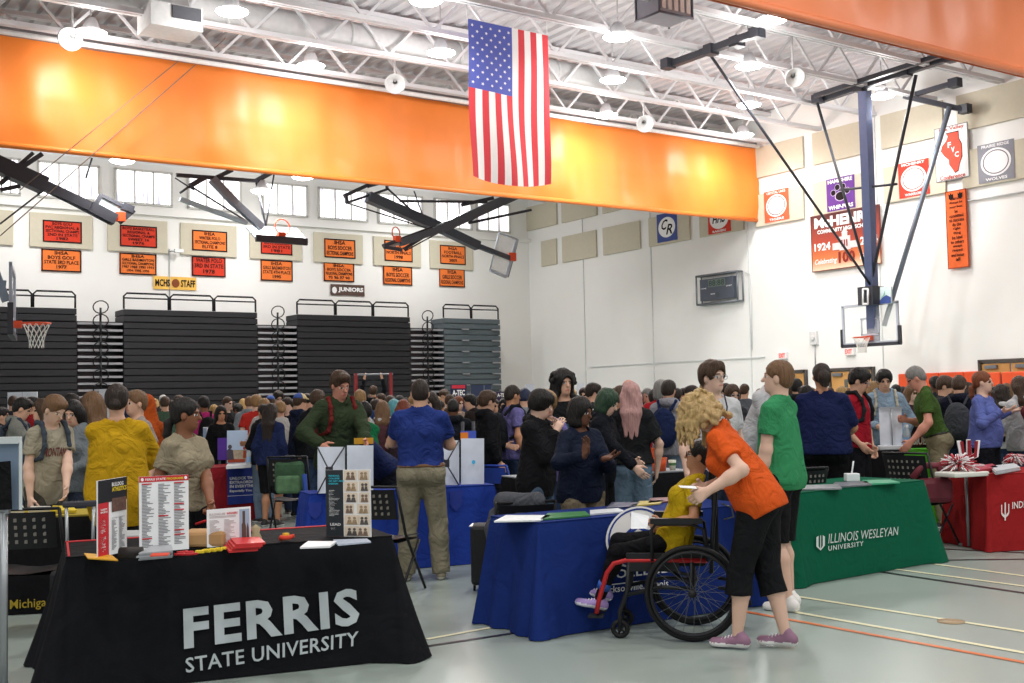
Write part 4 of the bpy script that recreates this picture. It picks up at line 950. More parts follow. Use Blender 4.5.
        O.append(put({'skirt': 'skirt', 'shorts': 'shorts', 'leggings': 'leggings', 'jeans': 'jeans'}.get(kind, 'trousers'), F.mesh(vox / s, folds(seed, amp, 1.3), cut), cloth(lc), root))
        if len(low) > 2:  # belt
            F = Field(); torso(F, g * .6 + .006); c1 = T((0, 0, wz - .035)); cut2 = [cut[0], lambda X, Y, Z: -((X - c1[0]) * up[0] + (Y - c1[1]) * up[1] + (Z - c1[2]) * up[2])]
            O.append(put('belt', F.mesh(vox / s, None, cut2), M(low[2], rough=.4), root))
    # ---- upper garment
    kind, tc = top[0], top[1]; g = {'tee': .014, 'polo': .014, 'long': .012, 'sweat': .02, 'hoodie': .026, 'jacket': .028, 'tank': .008, 'loose': .035}[kind]
    F = Field(); torso(F, g, gp=.004 if (hem or 0) < 1 else 0); hz_ = hem if hem is not None else {'tee': .86, 'polo': .87, 'long': .88, 'sweat': .88, 'hoodie': .86, 'jacket': .86, 'tank': .9, 'loose': .84}[kind]
    if hz_ < .92:  # skirt of the garment
        F.ell(T((0, -.012, .99)), ((.158 if fem else .152) * w + g + .012, .118 * dp + g + .01, .42), .05, Rt)
    sl = sleeve or {'tee': .62, 'polo': .66, 'loose': .8, 'tank': .12}.get(kind, 2)
    for sd in (1, -1):
        a, e, t = AR[sd]; r0_ = .047 * aw * af + g
        if sl <= 1: F.cone(a, a + (e - a) * sl, r0_, (.047 * aw * af + g) * (1.1 if kind in ('tee', 'loose') else 1.02), .03, True)
        else:
            F.cone(a, e, r0_, .042 * aw * af + g * .9, .04).cone(e, t - (t - e) * .02, .043 * aw * af + g * .9, .032 + g * .5, .03, True)
            if kind in ('hoodie', 'sweat', 'jacket'): F.ell(e + (t - e) * .8, (.04 + g * .5,) * 3, .03)
    if kind in ('hoodie', 'jacket') and not (len(top) > 2 and top[2] == 'nohood'):
        F.cone(T((-.085, -.045, 1.50)), T((-.03, -.10, 1.485)), .036, .045, .03).cone(T((.085, -.045, 1.50)), T((.03, -.10, 1.485)), .036, .045, .03).cone(T((-.03, -.10, 1.485)), T((.03, -.10, 1.485)), .048, .048, .03)
        F.cone(T((-.085, -.045, 1.50)), T((-.03, .065, 1.46)), .03, .02, .03).cone(T((.085, -.045, 1.50)), T((.03, .065, 1.46)), .03, .02, .03)
    if kind == 'polo' or collar:
        for q in (-1, 1): F.cone(T((.06 * q, -.03, 1.50)), T((.03 * q, .06, 1.47)), .016, .012, .01)
        F.cone(T((-.06, -.035, 1.505)), T((.06, -.035, 1.505)), .02, .02, .01)
    up = Rt @ NA([0, 0, 1]); hb = T((0, 0, hz_)); cut = [lambda X, Y, Z: -((X - hb[0]) * up[0] + (Y - hb[1]) * up[1] + (Z - hb[2]) * up[2])]
    nr = neckcut or {'tee': .07, 'polo': .058, 'hoodie': .066, 'jacket': .064, 'sweat': .068, 'long': .074, 'tank': .1, 'loose': .08}[kind]
    nd = nrm(Hd((0, -.03, -.06)) - nb + 1e-6); nc = nb + Rt @ NA([0, .012, 0])
    cut.append(lambda X, Y, Z: np.minimum(-(lambda x, y, z: (lambda t: np.sqrt(np.maximum(0, x * x + y * y + z * z - t * t)) - nr * w ** .4)(x * nd[0] + y * nd[1] + z * nd[2]))(X - nc[0], Y - nc[1], Z - nc[2]), (X - nc[0]) * nd[0] + (Y - nc[1]) * nd[1] + (Z - nc[2]) * nd[2] + .018))
    amp = {'tee': .005, 'polo': .005, 'long': .004, 'sweat': .006, 'hoodie': .007, 'jacket': .007, 'tank': .003, 'loose': .008}[kind]
    gm = [cloth(tc)]; smi = None
    if kind == 'hoodie' or (len(top) > 2 and top[2] not in ('nohood',)): pass
    nmg = {'tee': 'shirt', 'polo': 'polo_shirt', 'long': 'long_sleeve_top', 'sweat': 'sweatshirt', 'hoodie': 'hoodie', 'jacket': 'jacket', 'tank': 'tank_top', 'loose': 'loose_shirt'}[kind]
    O.append(put(nmg, F.mesh(vox / s, folds(seed + 5, amp), cut), gm, root))
    # ---- hair / headwear
    if hair:
        F = Field(); cuts = []; vv = vox; N = rr.uniform(0, 6, 4)
        LP = lambda X, Y, Z: tuple(Rh[0, i] * (X - hcn[0]) + Rh[1, i] * (Y - hcn[1]) + Rh[2, i] * (Z - hcn[2]) for i in range(3))
        def ellc(X, Y, Z, c, r):  # negative inside -> to subtract
            x, y, z = LP(X, Y, Z); return (np.sqrt(((x - c[0]) / r[0]) ** 2 + ((y - c[1]) / r[1]) ** 2 + ((z - c[2]) / r[2]) ** 2) - 1) * min(r)
        def cap(t, tz=0): F.ell(Hd((0, -.018, .032 + tz)), (.073 + t, .092 + t, .086 + t), .02, Rh)
        face_c = lambda X, Y, Z: -ellc(X, Y, Z, (0, .098, -.035), (.066, .075, .095))
        ears = lambda X, Y, Z: -np.minimum(ellc(X, Y, Z, (.085, .0, -.03), (.03, .034, .05)), ellc(X, Y, Z, (-.085, .0, -.03), (.03, .034, .05)))
        def below(z0_, sl_=0.0): return lambda X, Y, Z: (lambda l: z0_ - l[2] + sl_ * (l[1] + .05))(LP(X, Y, Z))
        amp, fq = .0035, 70
        hm = hairm(HAIR.get(hc, hc)); nm = 'hair'
        if hair in ('short', 'neat', 'buzz', 'fluffy', 'fade', 'quiff'):
            t = {'short': .016, 'neat': .012, 'buzz': .007, 'fluffy': .026, 'fade': .018, 'quiff': .018}[hair]; cap(t); 
            F.ell(Hd((0, -.055, -.015)), (.07 + t * .6, .055 + t * .5, .07), .02, Rh)
            if hair in ('fluffy', 'short', 'quiff'): F.ell(Hd((0, .045, .085)), (.06, .045, .03), .03, Rh)
            if hair == 'quiff': F.ell(Hd((.01, .06, .10)), (.05, .035, .03), .03, Rh)
            if hair == 'fluffy':
                for _ in range(12): a = rr.uniform(0, 6.28); F.ell(Hd((.06 * math.cos(a), -.01 + .08 * math.sin(a), .085 + rr.uniform(-.03, .025))), (.025, .025, .022), .015)
            cuts = [face_c, ears, below(-.062, .75 if hair != 'fluffy' else .5)]
            if hair == 'buzz': amp = .0
        elif hair == 'bowl': cap(.028); F.ell(Hd((0, .03, .07)), (.085, .075, .055), .03, Rh).ell(Hd((0, -.05, -.02)), (.09, .07, .07), .03, Rh); cuts = [lambda X, Y, Z: -ellc(X, Y, Z, (0, .105, -.055), (.062, .07, .09)), below(-.065)]
        elif hair in ('bob', 'long', 'wavy', 'curlylong', 'curlybig', 'hijab'):
            t = .02 if hair not in ('curlylong', 'curlybig') else .034; cap(t); F.ell(Hd((0, -.035, -.04)), (.088 + t * .4, .075 + t * .5, .10), .04, Rh)
            if hair != 'hijab': cuts = [lambda X, Y, Z: -ellc(X, Y, Z, (0, .105, -.045), (.056, .095, .108 if hair != 'bob' else .10))]
            if hair == 'bob': cuts.append(below(-.135)); F.ell(Hd((0, -.02, -.09)), (.10, .075, .06), .03, Rh)
            if hair in ('long', 'wavy', 'curlylong'):
                dn = Rt @ NA([0, 0, -1]); b = nb + Rt @ NA([0, -.085, -.02]); L_ = .24 if hair == 'wavy' else .20 if hair == 'curlylong' else .30
                for q in (-1, 0, 1): F.chain([Hd((.055 * q, -.06, -.03)), b + Rt @ NA([.055 * q, 0, 0]), b + dn * L_ * (1 - .1 * abs(q)) + Rt @ NA([.05 * q, -.02, 0])], [.055, .045, .022], .03)
                if hair != 'long' or rr.rand() < .6:
                    for q in (-1, 1): F.chain([Hd((.075 * q, -.01, -.02)), Hd((.085 * q, .0, -.11)), Hd((.09 * q, .01, -.2))], [.03, .028, .015], .02)
            if hair in ('curlylong', 'curlybig'):
                for _ in range(60 if lod < 2 else 14):
                    a = rr.uniform(0, 6.28); zz = rr.uniform(-.16, .11); ra = .088 if zz < .03 else .088 * math.sqrt(max(0, 1 - ((zz - .03) / .1) ** 2))
                    p = (math.cos(a) * (ra + .02), math.sin(a) * (ra + .01) - .02, zz)
                    if p[1] > .03 and zz < .05: continue
                    F.ell(Hd(p), (.028, .028, .028), .008)
                amp, fq = .005, 120
            if hair == 'hijab':
                F.cone(Hd((0, -.02, -.08)), nb + Rt @ NA([0, .0, -.02]), .085, .11, .05).cone(nb, nb + Rt @ NA([0, -.03, -.12]), .12, .15, .05); cuts = [lambda X, Y, Z: -ellc(X, Y, Z, (0, .11, -.03), (.056, .07, .085))]; amp = .002; hm = cloth(HAIR.get(hc, hc)); nm = 'headscarf'
            if hair == 'wavy': amp, fq = .006, 60
        elif hair in ('pony', 'bun', 'lowpony', 'afro', 'puff'):
            cap(.013 if hair != 'afro' else .03); F.ell(Hd((0, -.05, -.01)), (.075, .06, .07), .02, Rh); cuts = [face_c, ears if hair != 'afro' else face_c, below(-.06, .6)]
            if hair == 'pony': F.chain([Hd((0, -.10, .03)), Hd((0, -.145, .0)), Hd((0, -.15, -.1)), Hd((0, -.13, -.2))], [.028, .035, .034, .014], .01)
            if hair == 'lowpony': F.chain([Hd((0, -.09, -.03)), Hd((0, -.125, -.07)), Hd((0, -.13, -.15)), Hd((0, -.12, -.22))], [.025, .034, .03, .012], .01)
            if hair == 'bun': F.ell(Hd((0, -.115, -.035)), (.04, .036, .038), .01)
            if hair == 'puff': F.ell(Hd((0, -.12, -.02)), (.06, .05, .07), .01); F.chain([Hd((0, -.1, -.05)), Hd((0, -.12, -.16))], [.05, .03], .01)
            if hair in ('lowpony', 'bun', 'pony'): cuts[-1] = below(-.24 if hair != 'bun' else -.09, .0); cuts.append(lambda X, Y, Z: (lambda l: np.where(l[1] > -.085, -.06 - l[2] + .6 * (l[1] + .05), -.5 + 0 * l[2]))(LP(X, Y, Z)))
        elif hair == 'cap':
            cap(.014); F.ell(Hd((0, -.05, -.015)), (.075, .055, .06), .02, Rh); cuts = [face_c, ears, below(-.06, .6)]
        elif hair == 'bald':
            cap(.004); cuts = [below(.02, 0), lambda X, Y, Z: ellc(X, Y, Z, (0, -.04, -.02), (.2, .2, .06))]; cuts = [face_c, below(-.05, .5), lambda X, Y, Z: (lambda l: l[2] - .03)(LP(X, Y, Z))]
        elif hair == 'beanie':
            cap(.02); F.ell(Hd((0, -.02, .09)), (.06, .07, .06), .04, Rh); cuts = [below(.02, 0)]; hm = cloth(HAIR.get(hc, hc)); nm = 'beanie'
        def hd(X, Y, Z):
            x, y, z = LP(X, Y, Z); th_ = np.arctan2(x, y + .0001) * 9; return amp * (np.sin(th_ * 2.3 + N[0] + z * 14) * .5 + np.sin(x * fq + N[1] + 1.5 * np.sin(z * 22)) * .35 + np.sin(y * fq + N[2] + 2 * np.sin(z * 17 + x * 30)) * .35)
        pq = F.mesh(vv / s, hd if amp and lod < 2 else None, cuts)
        if len(pq[0]): O.append(put(nm, pq, hm, root))
        if hair == 'cap':
            F = Field(); cap(.02); F.ell(Hd((0, .105, .055)), (.06, .06, .012), .02, Rh @ rotx(-.12))
            O.append(put('baseball_cap', F.mesh(vv / s, None, [lambda X, Y, Z: (lambda l: .045 - l[2])(LP(X, Y, Z))]), [M(acc or 'cbb787'), M('3b5596')], root, lambda C_: (((C_ - hcn) @ Rh)[:, 1] < -.02).astype(int)))
    for o in O: o.scale = (s, s, s)
    if glasses:
        mb = MB(); fr_ = []
        for q in (-1, 1):
            pts = [Hd((.033 * q + .023 * math.cos(a), .096, .0 + .019 * math.sin(a))) for a in [2 * math.pi * i / 14 for i in range(14)]]; mb.tube([V(p) * s for p in pts], .0022 if glasses != 'thick' else .0035, 5, closed=True)
            mb.tube([V(Hd((.056 * q, .094, .004))) * s, V(Hd((.079 * q, .01, .002))) * s], .002, 5)
        mb.tube([V(Hd((-.01, .099, .003))) * s, V(Hd((.01, .099, .003))) * s], .002, 5)
        o = mb.build('glasses', M('26262a' if glasses != 'wire' else '8c8c90', rough=.3, metal=.3)); o.parent = root
    info = dict(root=root, s=s, T=T, Hd=Hd, AR=AR, LG=LG, Rt=Rt, Rh=Rh, loc=loc, rz=rz, hcn=hcn, w=w)
    info['W'] = lambda p: loc + Matrix.Rotation(rz, 3, 'Z') @ (V(p) * s)
    return info
def child_local(info, mb, name, mat, scale=True):
    o = mb.build(name, mat); o.parent = info['root']
    if scale: o.scale = (info['s'],) * 3
    return o
def backpack(info, c, label, strap=None, size=(.3, .16, .42), both=True, extra=None):
    """worn backpack, local torso frame behind the shoulders"""
    T, s = info['T'], info['s']; root = thing('backpack', info['loc'], label, 'backpack', 'backpacks worn by visitors'); root.rotation_euler = (0, 0, info['rz'])
    F = Field(); w_, d_, h_ = size; yb = -.115 - d_ / 2 - .02
    F.ell(T((0, yb, 1.22)), (w_ * .52, d_ * .62, h_ * .5), .04, info['Rt']).ell(T((0, yb, 1.1)), (w_ * .52, d_ * .66, h_ * .34), .06, info['Rt']).ell(T((0, yb - d_ * .35, 1.08)), (w_ * .36, d_ * .38, h_ * .24), .03, info['Rt'])
    v = .012 if (info['loc'] - CAM).length < 14 else .022
    o = put('pack', F.mesh(v, folds(3, .005)), cloth(c), root); o.scale = (s, s, s)
    sw = .1 * info['w']
    for q in (1, -1) if both else (1,):
        pts = [T((q * .07, -.15, 1.40)), T((q * sw, -.07, 1.50)), T((q * sw * 1.05, .02, 1.505)), T((q * sw * 1.08, .085, 1.43)), T((q * sw * 1.12, .118, 1.32)), T((q * sw * 1.3, .105, 1.22)), T((q * sw * 1.62, -.0, 1.17)), T((q * .14, -.12, 1.12))]
        f2 = Field(); f2.chain(pts, [.019] * 8, .02); o = put('strap', f2.mesh(v * .8), cloth(strap or c), root); o.scale = (s, s, s)
    return root
# ------------------------------------------------------------------ tables and cloths
TZ = 0.74
def clothtable(label, FL, FR, depth, col, flare=.12, cf=.1, fold=.03, seed=1, top=TZ, name='tablecloth', cat='tablecloth', ends=(0, 0), flat=.12, topcol=None, bot=.006):
    FL, FR = V((FL.x, FL.y, top)), V((FR.x, FR.y, top)); ux = (FR - FL).normalized(); L = (FR - FL).length; out = V((ux.y, -ux.x, 0))
    if out.dot(CAM - FL) < 0: out = -out
    BL, BR = FL - out * depth, FR - out * depth; rr = random.Random(seed); ph = [rr.uniform(0, 6) for _ in range(6)]
    cs = [FL, FR, BR, BL]; ns = [out, ux, -out, -ux]; S = []
    for i in range(4):
        a, b, n, nn = cs[i], cs[(i + 1) % 4], ns[i], ns[(i + 1) % 4]; k = max(8, int((b - a).length / .035)); Ls = (b - a).length
        for j in range(k):
            u = (j + .5) / k; e = min(u, 1 - u) * Ls; wgt = max(0, 1 - e / (.16 if i == 0 else .4)); S.append((a.lerp(b, u), n, wgt * .5, (u * Ls, i)))
        for j in range(9):
            t = j / 8; m = (n * (1 - t) + nn * t).normalized(); cw = math.sin(math.pi * t); S.append((b - (n + nn) * .0, m, .55 + .45 * cw, (Ls + t * .25, i)))
    NV = 12; vs = []
    for (p, n, wgt, (sp, i)) in S:
        f_ = fold * (wgt if i == 0 else .8) * (math.sin(sp * 21 + ph[i]) + .5 * math.sin(sp * 37 + ph[i + 1])) * (1 if wgt < 1 else 1)
        for v in range(NV + 1):
            t = v / NV; rr_ = min(1, t * 14) * .012; o_ = rr_ + flare * t + cf * wgt * t ** 1.3 + f_ * t
            z = top - .004 * (t == 0) * 0 - (top - bot) * t
            vs.append(V((p.x, p.y, z)) + n * o_)
    n_ = len(S); fs = [(i * (NV + 1) + j, ((i + 1) % n_) * (NV + 1) + j, ((i + 1) % n_) * (NV + 1) + j + 1, i * (NV + 1) + j + 1) for i in range(n_) for j in range(NV)]
    root = thing(name, (FL + BR) / 2 - V((0, 0, top)), label, cat, 'cloths on the exhibitor tables')
    mb = MB(); mb.add(vs, fs, 0, True); mb.build('cloth_skirt', tcloth(col), root)
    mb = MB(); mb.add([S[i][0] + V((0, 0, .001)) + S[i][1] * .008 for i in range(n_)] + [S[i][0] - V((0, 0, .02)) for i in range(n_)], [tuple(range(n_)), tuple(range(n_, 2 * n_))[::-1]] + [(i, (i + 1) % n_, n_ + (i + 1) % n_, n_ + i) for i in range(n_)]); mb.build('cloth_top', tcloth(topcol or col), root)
    pn = V((0, 0, -1)).cross(ux); mid = FL + out * (flare + .012) - V((0, 0, top)); e2 = (mid - FL).normalized(); pn = ux.cross(e2).normalized(); pp = FL + out * .022
    if pn.dot(CAM - FL) < 0: pn = -pn
    pp = FL + pn * .022
    return dict(root=root, FL=FL, FR=FR, out=out, ux=ux, pn=pn, pp=pp, q=lambda *p: [on_plane(p[i], p[i + 1], pp, pn) for i in range(0, 8, 2)], BL=BL, BR=BR)
def tq(tc, mb, body, *p, **k): text_quad(mb, body, tc['q'](*p), .004, **k)
# main black table
T1 = clothtable('long black tablecloth with large grey block letters on the nearest table', on_z(67, 557, TZ), on_z(391, 535.5, TZ), .76, '1b1c21', flare=.07, cf=.17, fold=.025, seed=4)
LG_ = M('b4bcbf', rough=.7)
mb = MB(); tq(T1, mb, 'FERRIS', 184, 649.5, 360, 624.5, 357.5, 587.5, 183, 608.5, bold=.035, space=1.12); mb.build('lettering', LG_, T1['root'])
mb = MB(); tq(T1, mb, 'STATE UNIVERSITY', 186, 673, 358, 645.5, 358.5, 631, 185, 658, bold=.012, space=1.05); mb.build('lettering', LG_, T1['root'])
mb = MB(); a, b = T1['FL'] + V((0, 0, .004)), T1['BL'] + V((0, 0, .004)); mb.beam(a + T1['ux'] * .01, b + T1['ux'] * .01, .012, .004); mb.beam(T1['BL'] + V((0, 0, .004)) - T1['out'] * -.01, T1['BR'] + V((0, 0, .004)) + T1['out'] * .01, .05, .004); mb.build('red_edging', M('b3262c'), T1['root'])
# blue college table
T2 = clothtable('royal blue tablecloth with round white crest behind the wheelchair', ld(.15, 7.62, TZ), ld(.15 + 1.62, 7.62 + 1.0, TZ), .61, '203884', flare=.07, cf=.07, fold=.03, seed=8)
mb = MB(); q = T2['q'](606, 572, 668, 564, 666, 503, 605, 510)
poly_quad(mb, circ(.5, .5, .5, .5, 40), q, .003); mb.build('white_crest', WHT, T2['root'])
mb = MB(); B2 = M('243f92', rough=.85)
ringq(mb, q, .5, .5, .47, .47, .06, .006); ringq(mb, q, .62, .3, .42, .42, .09, .006, a0=40, a1=190); ringq(mb, q, .3, .85, .3, .3, .14, .006, a0=250, a1=360); ringq(mb, q, .75, .9, .35, .35, .12, .006, a0=180, a1=280); ringq(mb, q, .6, .25, .28, .28, .12, .006, a0=30, a1=180); mb.build('crest_stripe', B2, T2['root'])
mb = MB(); tq(T2, mb, 'ILLINOIS', 607, 568, 664, 561.5, 664, 555, 607, 561, bold=.02); tq(T2, mb, 'COLLEGE', 605, 580, 667, 572.5, 667, 564, 605, 571, bold=.02, space=1.1)
tq(T2, mb, 'Jacksonville, Illinois', 602, 596, 668, 588, 668, 579.5, 602, 587, bold=.01)
q = T2['q'](604, 586, 666, 578.5, 666, 577.6, 604, 585); mb.slab(q, T2['pn'], -.002); mb.build('lettering', WHT, T2['root'])
# green table
gR = on_z(923.5, 480, TZ); gL = on_z(796, 493, TZ); gL = gR + (gL - gR).normalized() * 1.86
T3 = clothtable('dark green tablecloth with small white shield and white lettering', gL, gR, .76, '0e6a4c', flare=.07, cf=.12, fold=.025, seed=3)
mb = MB(); tq(T3, mb, 'ILLINOIS WESLEYAN', 828, 543.5, 898, 535, 898, 526.5, 828, 534, bold=-.005, shear=.15); tq(T3, mb, 'UNIVERSITY', 828, 551, 863, 545.8, 863, 541, 828, 546, bold=.01, space=1.2)
q = T3['q'](816, 551, 824.5, 550, 824.5, 535, 816, 536); poly_quad(mb, [(0, .9), (.25, 1), (.25, .3), (.45, .12), (.45, 1), (.55, 1), (.55, .12), (.75, .3), (.75, 1), (1, .9), (1, .3), (.5, 0), (0, .3)], q, .004)
mb.build('lettering', M('cfd8d4', rough=.7), T3['root'])
# red table with the bare white table end
rL = on_z(987, 474, TZ); rR = rL + (r0 * math.cos(R(9)) + f0 * math.sin(R(9))) * 2.0
T4 = clothtable('red tablecloth with white trident mark at the right edge', rL, rR, .76, 'b3282a', flare=.03, cf=.05, fold=.015, seed=6)
mb = MB(); q = T4['q'](1001, 521, 1009, 520, 1009, 502, 1001, 503)
for p in ([(.42, 0), (.58, 0), (.58, 1), (.42, 1)], [(0, .9), (.12, .9), (.12, .45), (.42, .3), (.42, .15), (.12, .28), (0, .4)], [(1, .9), (.88, .9), (.88, .45), (.58, .3), (.58, .15), (.88, .28), (1, .4)]): poly_quad(mb, p, q, .004)
tq(T4, mb, 'INDIANA UNIVERSITY', 1012, 509, 1075, 502, 1075, 495, 1012, 502, bold=.01); mb.build('lettering', M('e8dcd8'), T4['root'])
def foldleg(root, a, b, h, m, w=.03, name='leg'):
    mb = MB(); mb.tube([a, V((a.x, a.y, h))], w / 2, 8); mb.tube([b, V((b.x, b.y, h))], w / 2, 8); mb.build(name, m, root)
root = thing('folding_table', on_z(970, 549, 0), 'bare white plastic folding table end poking out of the red tablecloth', 'table')
a = on_z(955, 478, .72); b = on_z(990, 476, .72); ex = (b - a).normalized(); bk = V((-ex.y, ex.x, 0)); bk = bk if bk.dot(f0) > 0 else -bk
mb = MB(); mb.slab([a, b, b + bk * .28, a + bk * .28], (0, 0, 1), -.045); mb.build('tabletop', M('d9d9d0', rough=.45), root, bevel=.012)
LG2 = M('8b8d90', rough=.35, metal=.5)
for px_ in (969, 984): p = on_z(px_, 546 - (px_ - 969) * .05, .02); mb = MB(); mb.tube([p, V((p.x, p.y, .70))], .016, 8); mb.build('leg', LG2, root)
mb = MB(); mb.beam(on_z(960, 544, .02), on_z(989, 547, .02), .05, .025); mb.build('foot_bar', LG2, root)
# other tables
T5 = clothtable('royal blue tablecloth behind the man in the blue polo', on_z(310, 494, TZ), on_z(494, 484.5, TZ), .42, '2c49b0', flare=.04, cf=.06, fold=.03, seed=11)
mb = MB(); q = T5['q'](449, 512, 463, 511, 463, 490, 449, 491); poly_quad(mb, [(.0, 1), (1, 1), (.9, .6), (1, .5), (.8, .2), (.5, 0), (.2, .2), (0, .5), (.1, .6)], q, .003)
q = T5['q'](308, 520, 322, 519, 322, 502, 308, 503); poly_quad(mb, [(.0, 1), (1, 1), (.9, .6), (1, .5), (.8, .2), (.5, 0), (.2, .2), (0, .5), (.1, .6)], q, .003); mb.build('dark_emblem', M('26378a', rough=.85), T5['root'])
T6 = clothtable('red tablecloth with blue runner of white slogan text', on_z(212, 468, TZ), on_z(270, 464, TZ), .7, 'a92a35', flare=.03, cf=.12, fold=.03, seed=13)
mb = MB(); q = T6['q'](227.6, 505, 267, 501.5, 266, 465, 227, 468); mb.slab(q, T6['pn'], .004); mb.build('blue_runner', M('2b3d8e', rough=.8), T6['root'])
mb = MB()
for t, x1, y in (('UNLOCK THE', 254, 480), ('EXTRAORDINARY', 263.5, 484), ('IN EVERYTHING', 259, 488), ('Especially You', 251.5, 492.8)):
    tq(T6, mb, t, 229.6, y + .1, x1, y - (x1 - 229) * .04, x1, y - 3 - (x1 - 229) * .04, 229.6, y - 2.9, bold=.03)
for v in (mb.v,): pass
q = T6['q'](227.6, 496.4, 266.6, 494.2, 266.6, 493.8, 227.6, 496); mb.slab(q, T6['pn'], -.003); mb.build('lettering', WHT, T6['root'])
T7 = clothtable('navy tablecloth on the table behind the chair with the green backpack', on_z(251, 454, TZ), on_z(316, 450, TZ), .7, '26345c', flare=.03, cf=.05, fold=.02, seed=14)
T8 = clothtable('black tablecloth lettered in white behind the crouching helper', on_z(372, 476, TZ), on_z(402, 474.5, TZ), .5, '17171a', flare=.01, cf=.02, fold=.01, seed=15, top=.78)
mb = MB(); tq(T8, mb, 'ROC', 374, 489 - 4, 399, 484, 399, 476.5, 374, 477.5, bold=.02); tq(T8, mb, 'UNI', 374, 494, 396, 493, 396, 485.5, 374, 487, bold=.0); mb.build('lettering', WHT, T8['root'])
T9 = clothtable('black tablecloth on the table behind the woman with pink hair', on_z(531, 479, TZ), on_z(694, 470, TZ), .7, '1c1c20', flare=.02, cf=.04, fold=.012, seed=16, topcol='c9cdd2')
T10 = clothtable('small black tablecloth under the white banner stand at right', at(857, 452, 13.1), at(903, 450.5, 13.1), .6, '18181b', flare=.02, cf=.03, fold=.02, seed=17, top=.88)
T11 = clothtable('bright lime green tablecloth beside the small black one', at(905, 450, 13.1), at(946, 447, 13.1), .6, '62c434', flare=.02, cf=.04, fold=.02, seed=18, top=.88)
T12 = clothtable('black tablecloth with gold lettering near the floor at far left', on_z(-40, 519, TZ), on_z(97, 514, TZ), .55, '1a1a1d', flare=.01, cf=.02, fold=.012, seed=19, topcol='c8b24a')
mb = MB(); tq(T12, mb, 'Michigan Tech', 10, 612, 80, 606, 80, 595, 10, 600, bold=.01); mb.build('lettering', M('a8902c'), T12['root'])
T13 = clothtable('dark tablecloth behind the woman in the lavender sweater', on_z(992, 440, TZ), on_z(1060, 434, TZ), .6, 'c23a34', flare=.02, cf=.03, fold=.02, seed=21)
T14 = clothtable('black table behind the woman in the lavender sweater', on_z(936, 447, TZ), on_z(1010, 444, TZ), .5, '202024', flare=.02, cf=.03, fold=.02, seed=23)
# white folding table with the yellow sign
a = on_z(482, 456, TZ); b = on_z(512, 454.5, TZ); root = thing('folding_table', V((a.x, a.y, 0)), 'white topped folding table under the yellow sign', 'table')
bk = f0 * .6; mb = MB(); mb.slab([a, b + (b - a) * .9, b + (b - a) * .9 + bk, a + bk], (0, 0, 1), -.04); mb.build('tabletop', M('e8e8e4', rough=.4), root, bevel=.01)
mb = MB(); mb.tube([a + bk * .3 + (b - a) * .1 - V((0, 0, .04)), V((a.x, a.y, 0)) + bk * .3 - (b - a) * .5], .02, 6); mb.build('leg', DK, root)
mb = MB(); mb.tube([a + bk * .3 + (b - a) * .6 - V((0, 0, .04)), V((b.x, b.y, 0)) + bk * .3 + (b - a) * .3], .02, 6); mb.build('leg', DK, root)
q_ = b + (b - a) * .25; clothtable('narrow blue tablecloth under the picture board by the black hoodie', V((q_.x, q_.y, TZ)), V((q_.x, q_.y, 0)) + (b - a) * .7, .6, '2c4a94', flare=.01, cf=.01, fold=.01, seed=24, top=TZ + .005)
# ------------------------------------------------------------------ standing boards
def standee(label, bl, br, ytl, ytr, base=TZ + .004, t=.008, name='display_board', cat='sign', mat=None, lean=.0, group=None, D=None):
    if D: A, B = at(bl[0], bl[1], D), at(br[0], br[1], D)
    else: A, B = on_z(bl[0], bl[1], base), on_z(br[0], br[1], base)
    n = V(((B - A).y, -(B - A).x, 0)).normalized(); n = n if n.dot(CAM - A) > 0 else -n
    def up(P, px_, py): d = ray(px_, py); k = (P - CAM).dot(f0) / d.dot(f0); return V((P.x, P.y, (CAM + d * k).z)) - n * lean
    C, Dd = up(B, br[0], ytr), up(A, bl[0], ytl); B = V((B.x, B.y, B.z))
    q = [A, B, C, Dd]; root = thing(name, (A + B) / 2, label, cat, group)
    mb = MB(); mb.slab(q, n, t); mb.build('board', mat or M('eef0f2', rough=.5), root)
    return root, q, n
def lines(mb, q, u0, v0, u1, v1, n, seed=0, fill=.55, mi=0):
    rr = random.Random(seed)
    for i in range(n):
        v = v1 - (v1 - v0) * (i + .5) / n; h = (v1 - v0) / n * fill / 2; w_ = (u1 - u0) * rr.uniform(.35, 1)
        poly_quad(mb, [(u0, v - h), (u0 + w_, v - h), (u0 + w_, v + h), (u0, v + h)], q, .002, mi)
PR = M('c8303a', rough=.5); INK2 = M('8b8b90', rough=.7); YEL = M('e3c935', rough=.6); DKB = M('22242a', rough=.5)
def rect(mb, q, u0, v0, u1, v1, off=.002, mi=0): poly_quad(mb, [(u0, v0), (u1, v0), (u1, v1), (u0, v1)], q, off, mi)
root, q, n = standee('tall narrow black, red and white poster at the left end of the black table', (98, 558), (127, 551), 481, 476.5)
mb = MB(); rect(mb, q, 0, .7, 1, 1); mb.build('black_header', DKB, root)
mb = MB(); rect(mb, q, 0, 0, .36, .7); mb.build('red_column', PR, root)
mb = MB(); text_quad(mb, 'BULLDOG', subq(q, .46, .9, .86, .95), .004, bold=.02); mb.build('lettering', WHT, root)
mb = MB(); text_quad(mb, 'ATHLETICS', subq(q, .46, .83, .97, .89), .004, bold=.03); mb.build('lettering', YEL, root)
mb = MB(); rect(mb, q, .46, .56, .97, .74, .003); mb.build('team_photo', M('6b5148', rough=.5, var=.6, scale=60), root)
mb = MB(); lines(mb, q, .46, .06, .66, .46, 26, 3); lines(mb, q, .72, .06, .93, .48, 26, 4); text_quad(mb, "WOMEN'S SPORTS", subq(q, .46, .47, .9, .49), .004); mb.build('small_print', INK2, root)
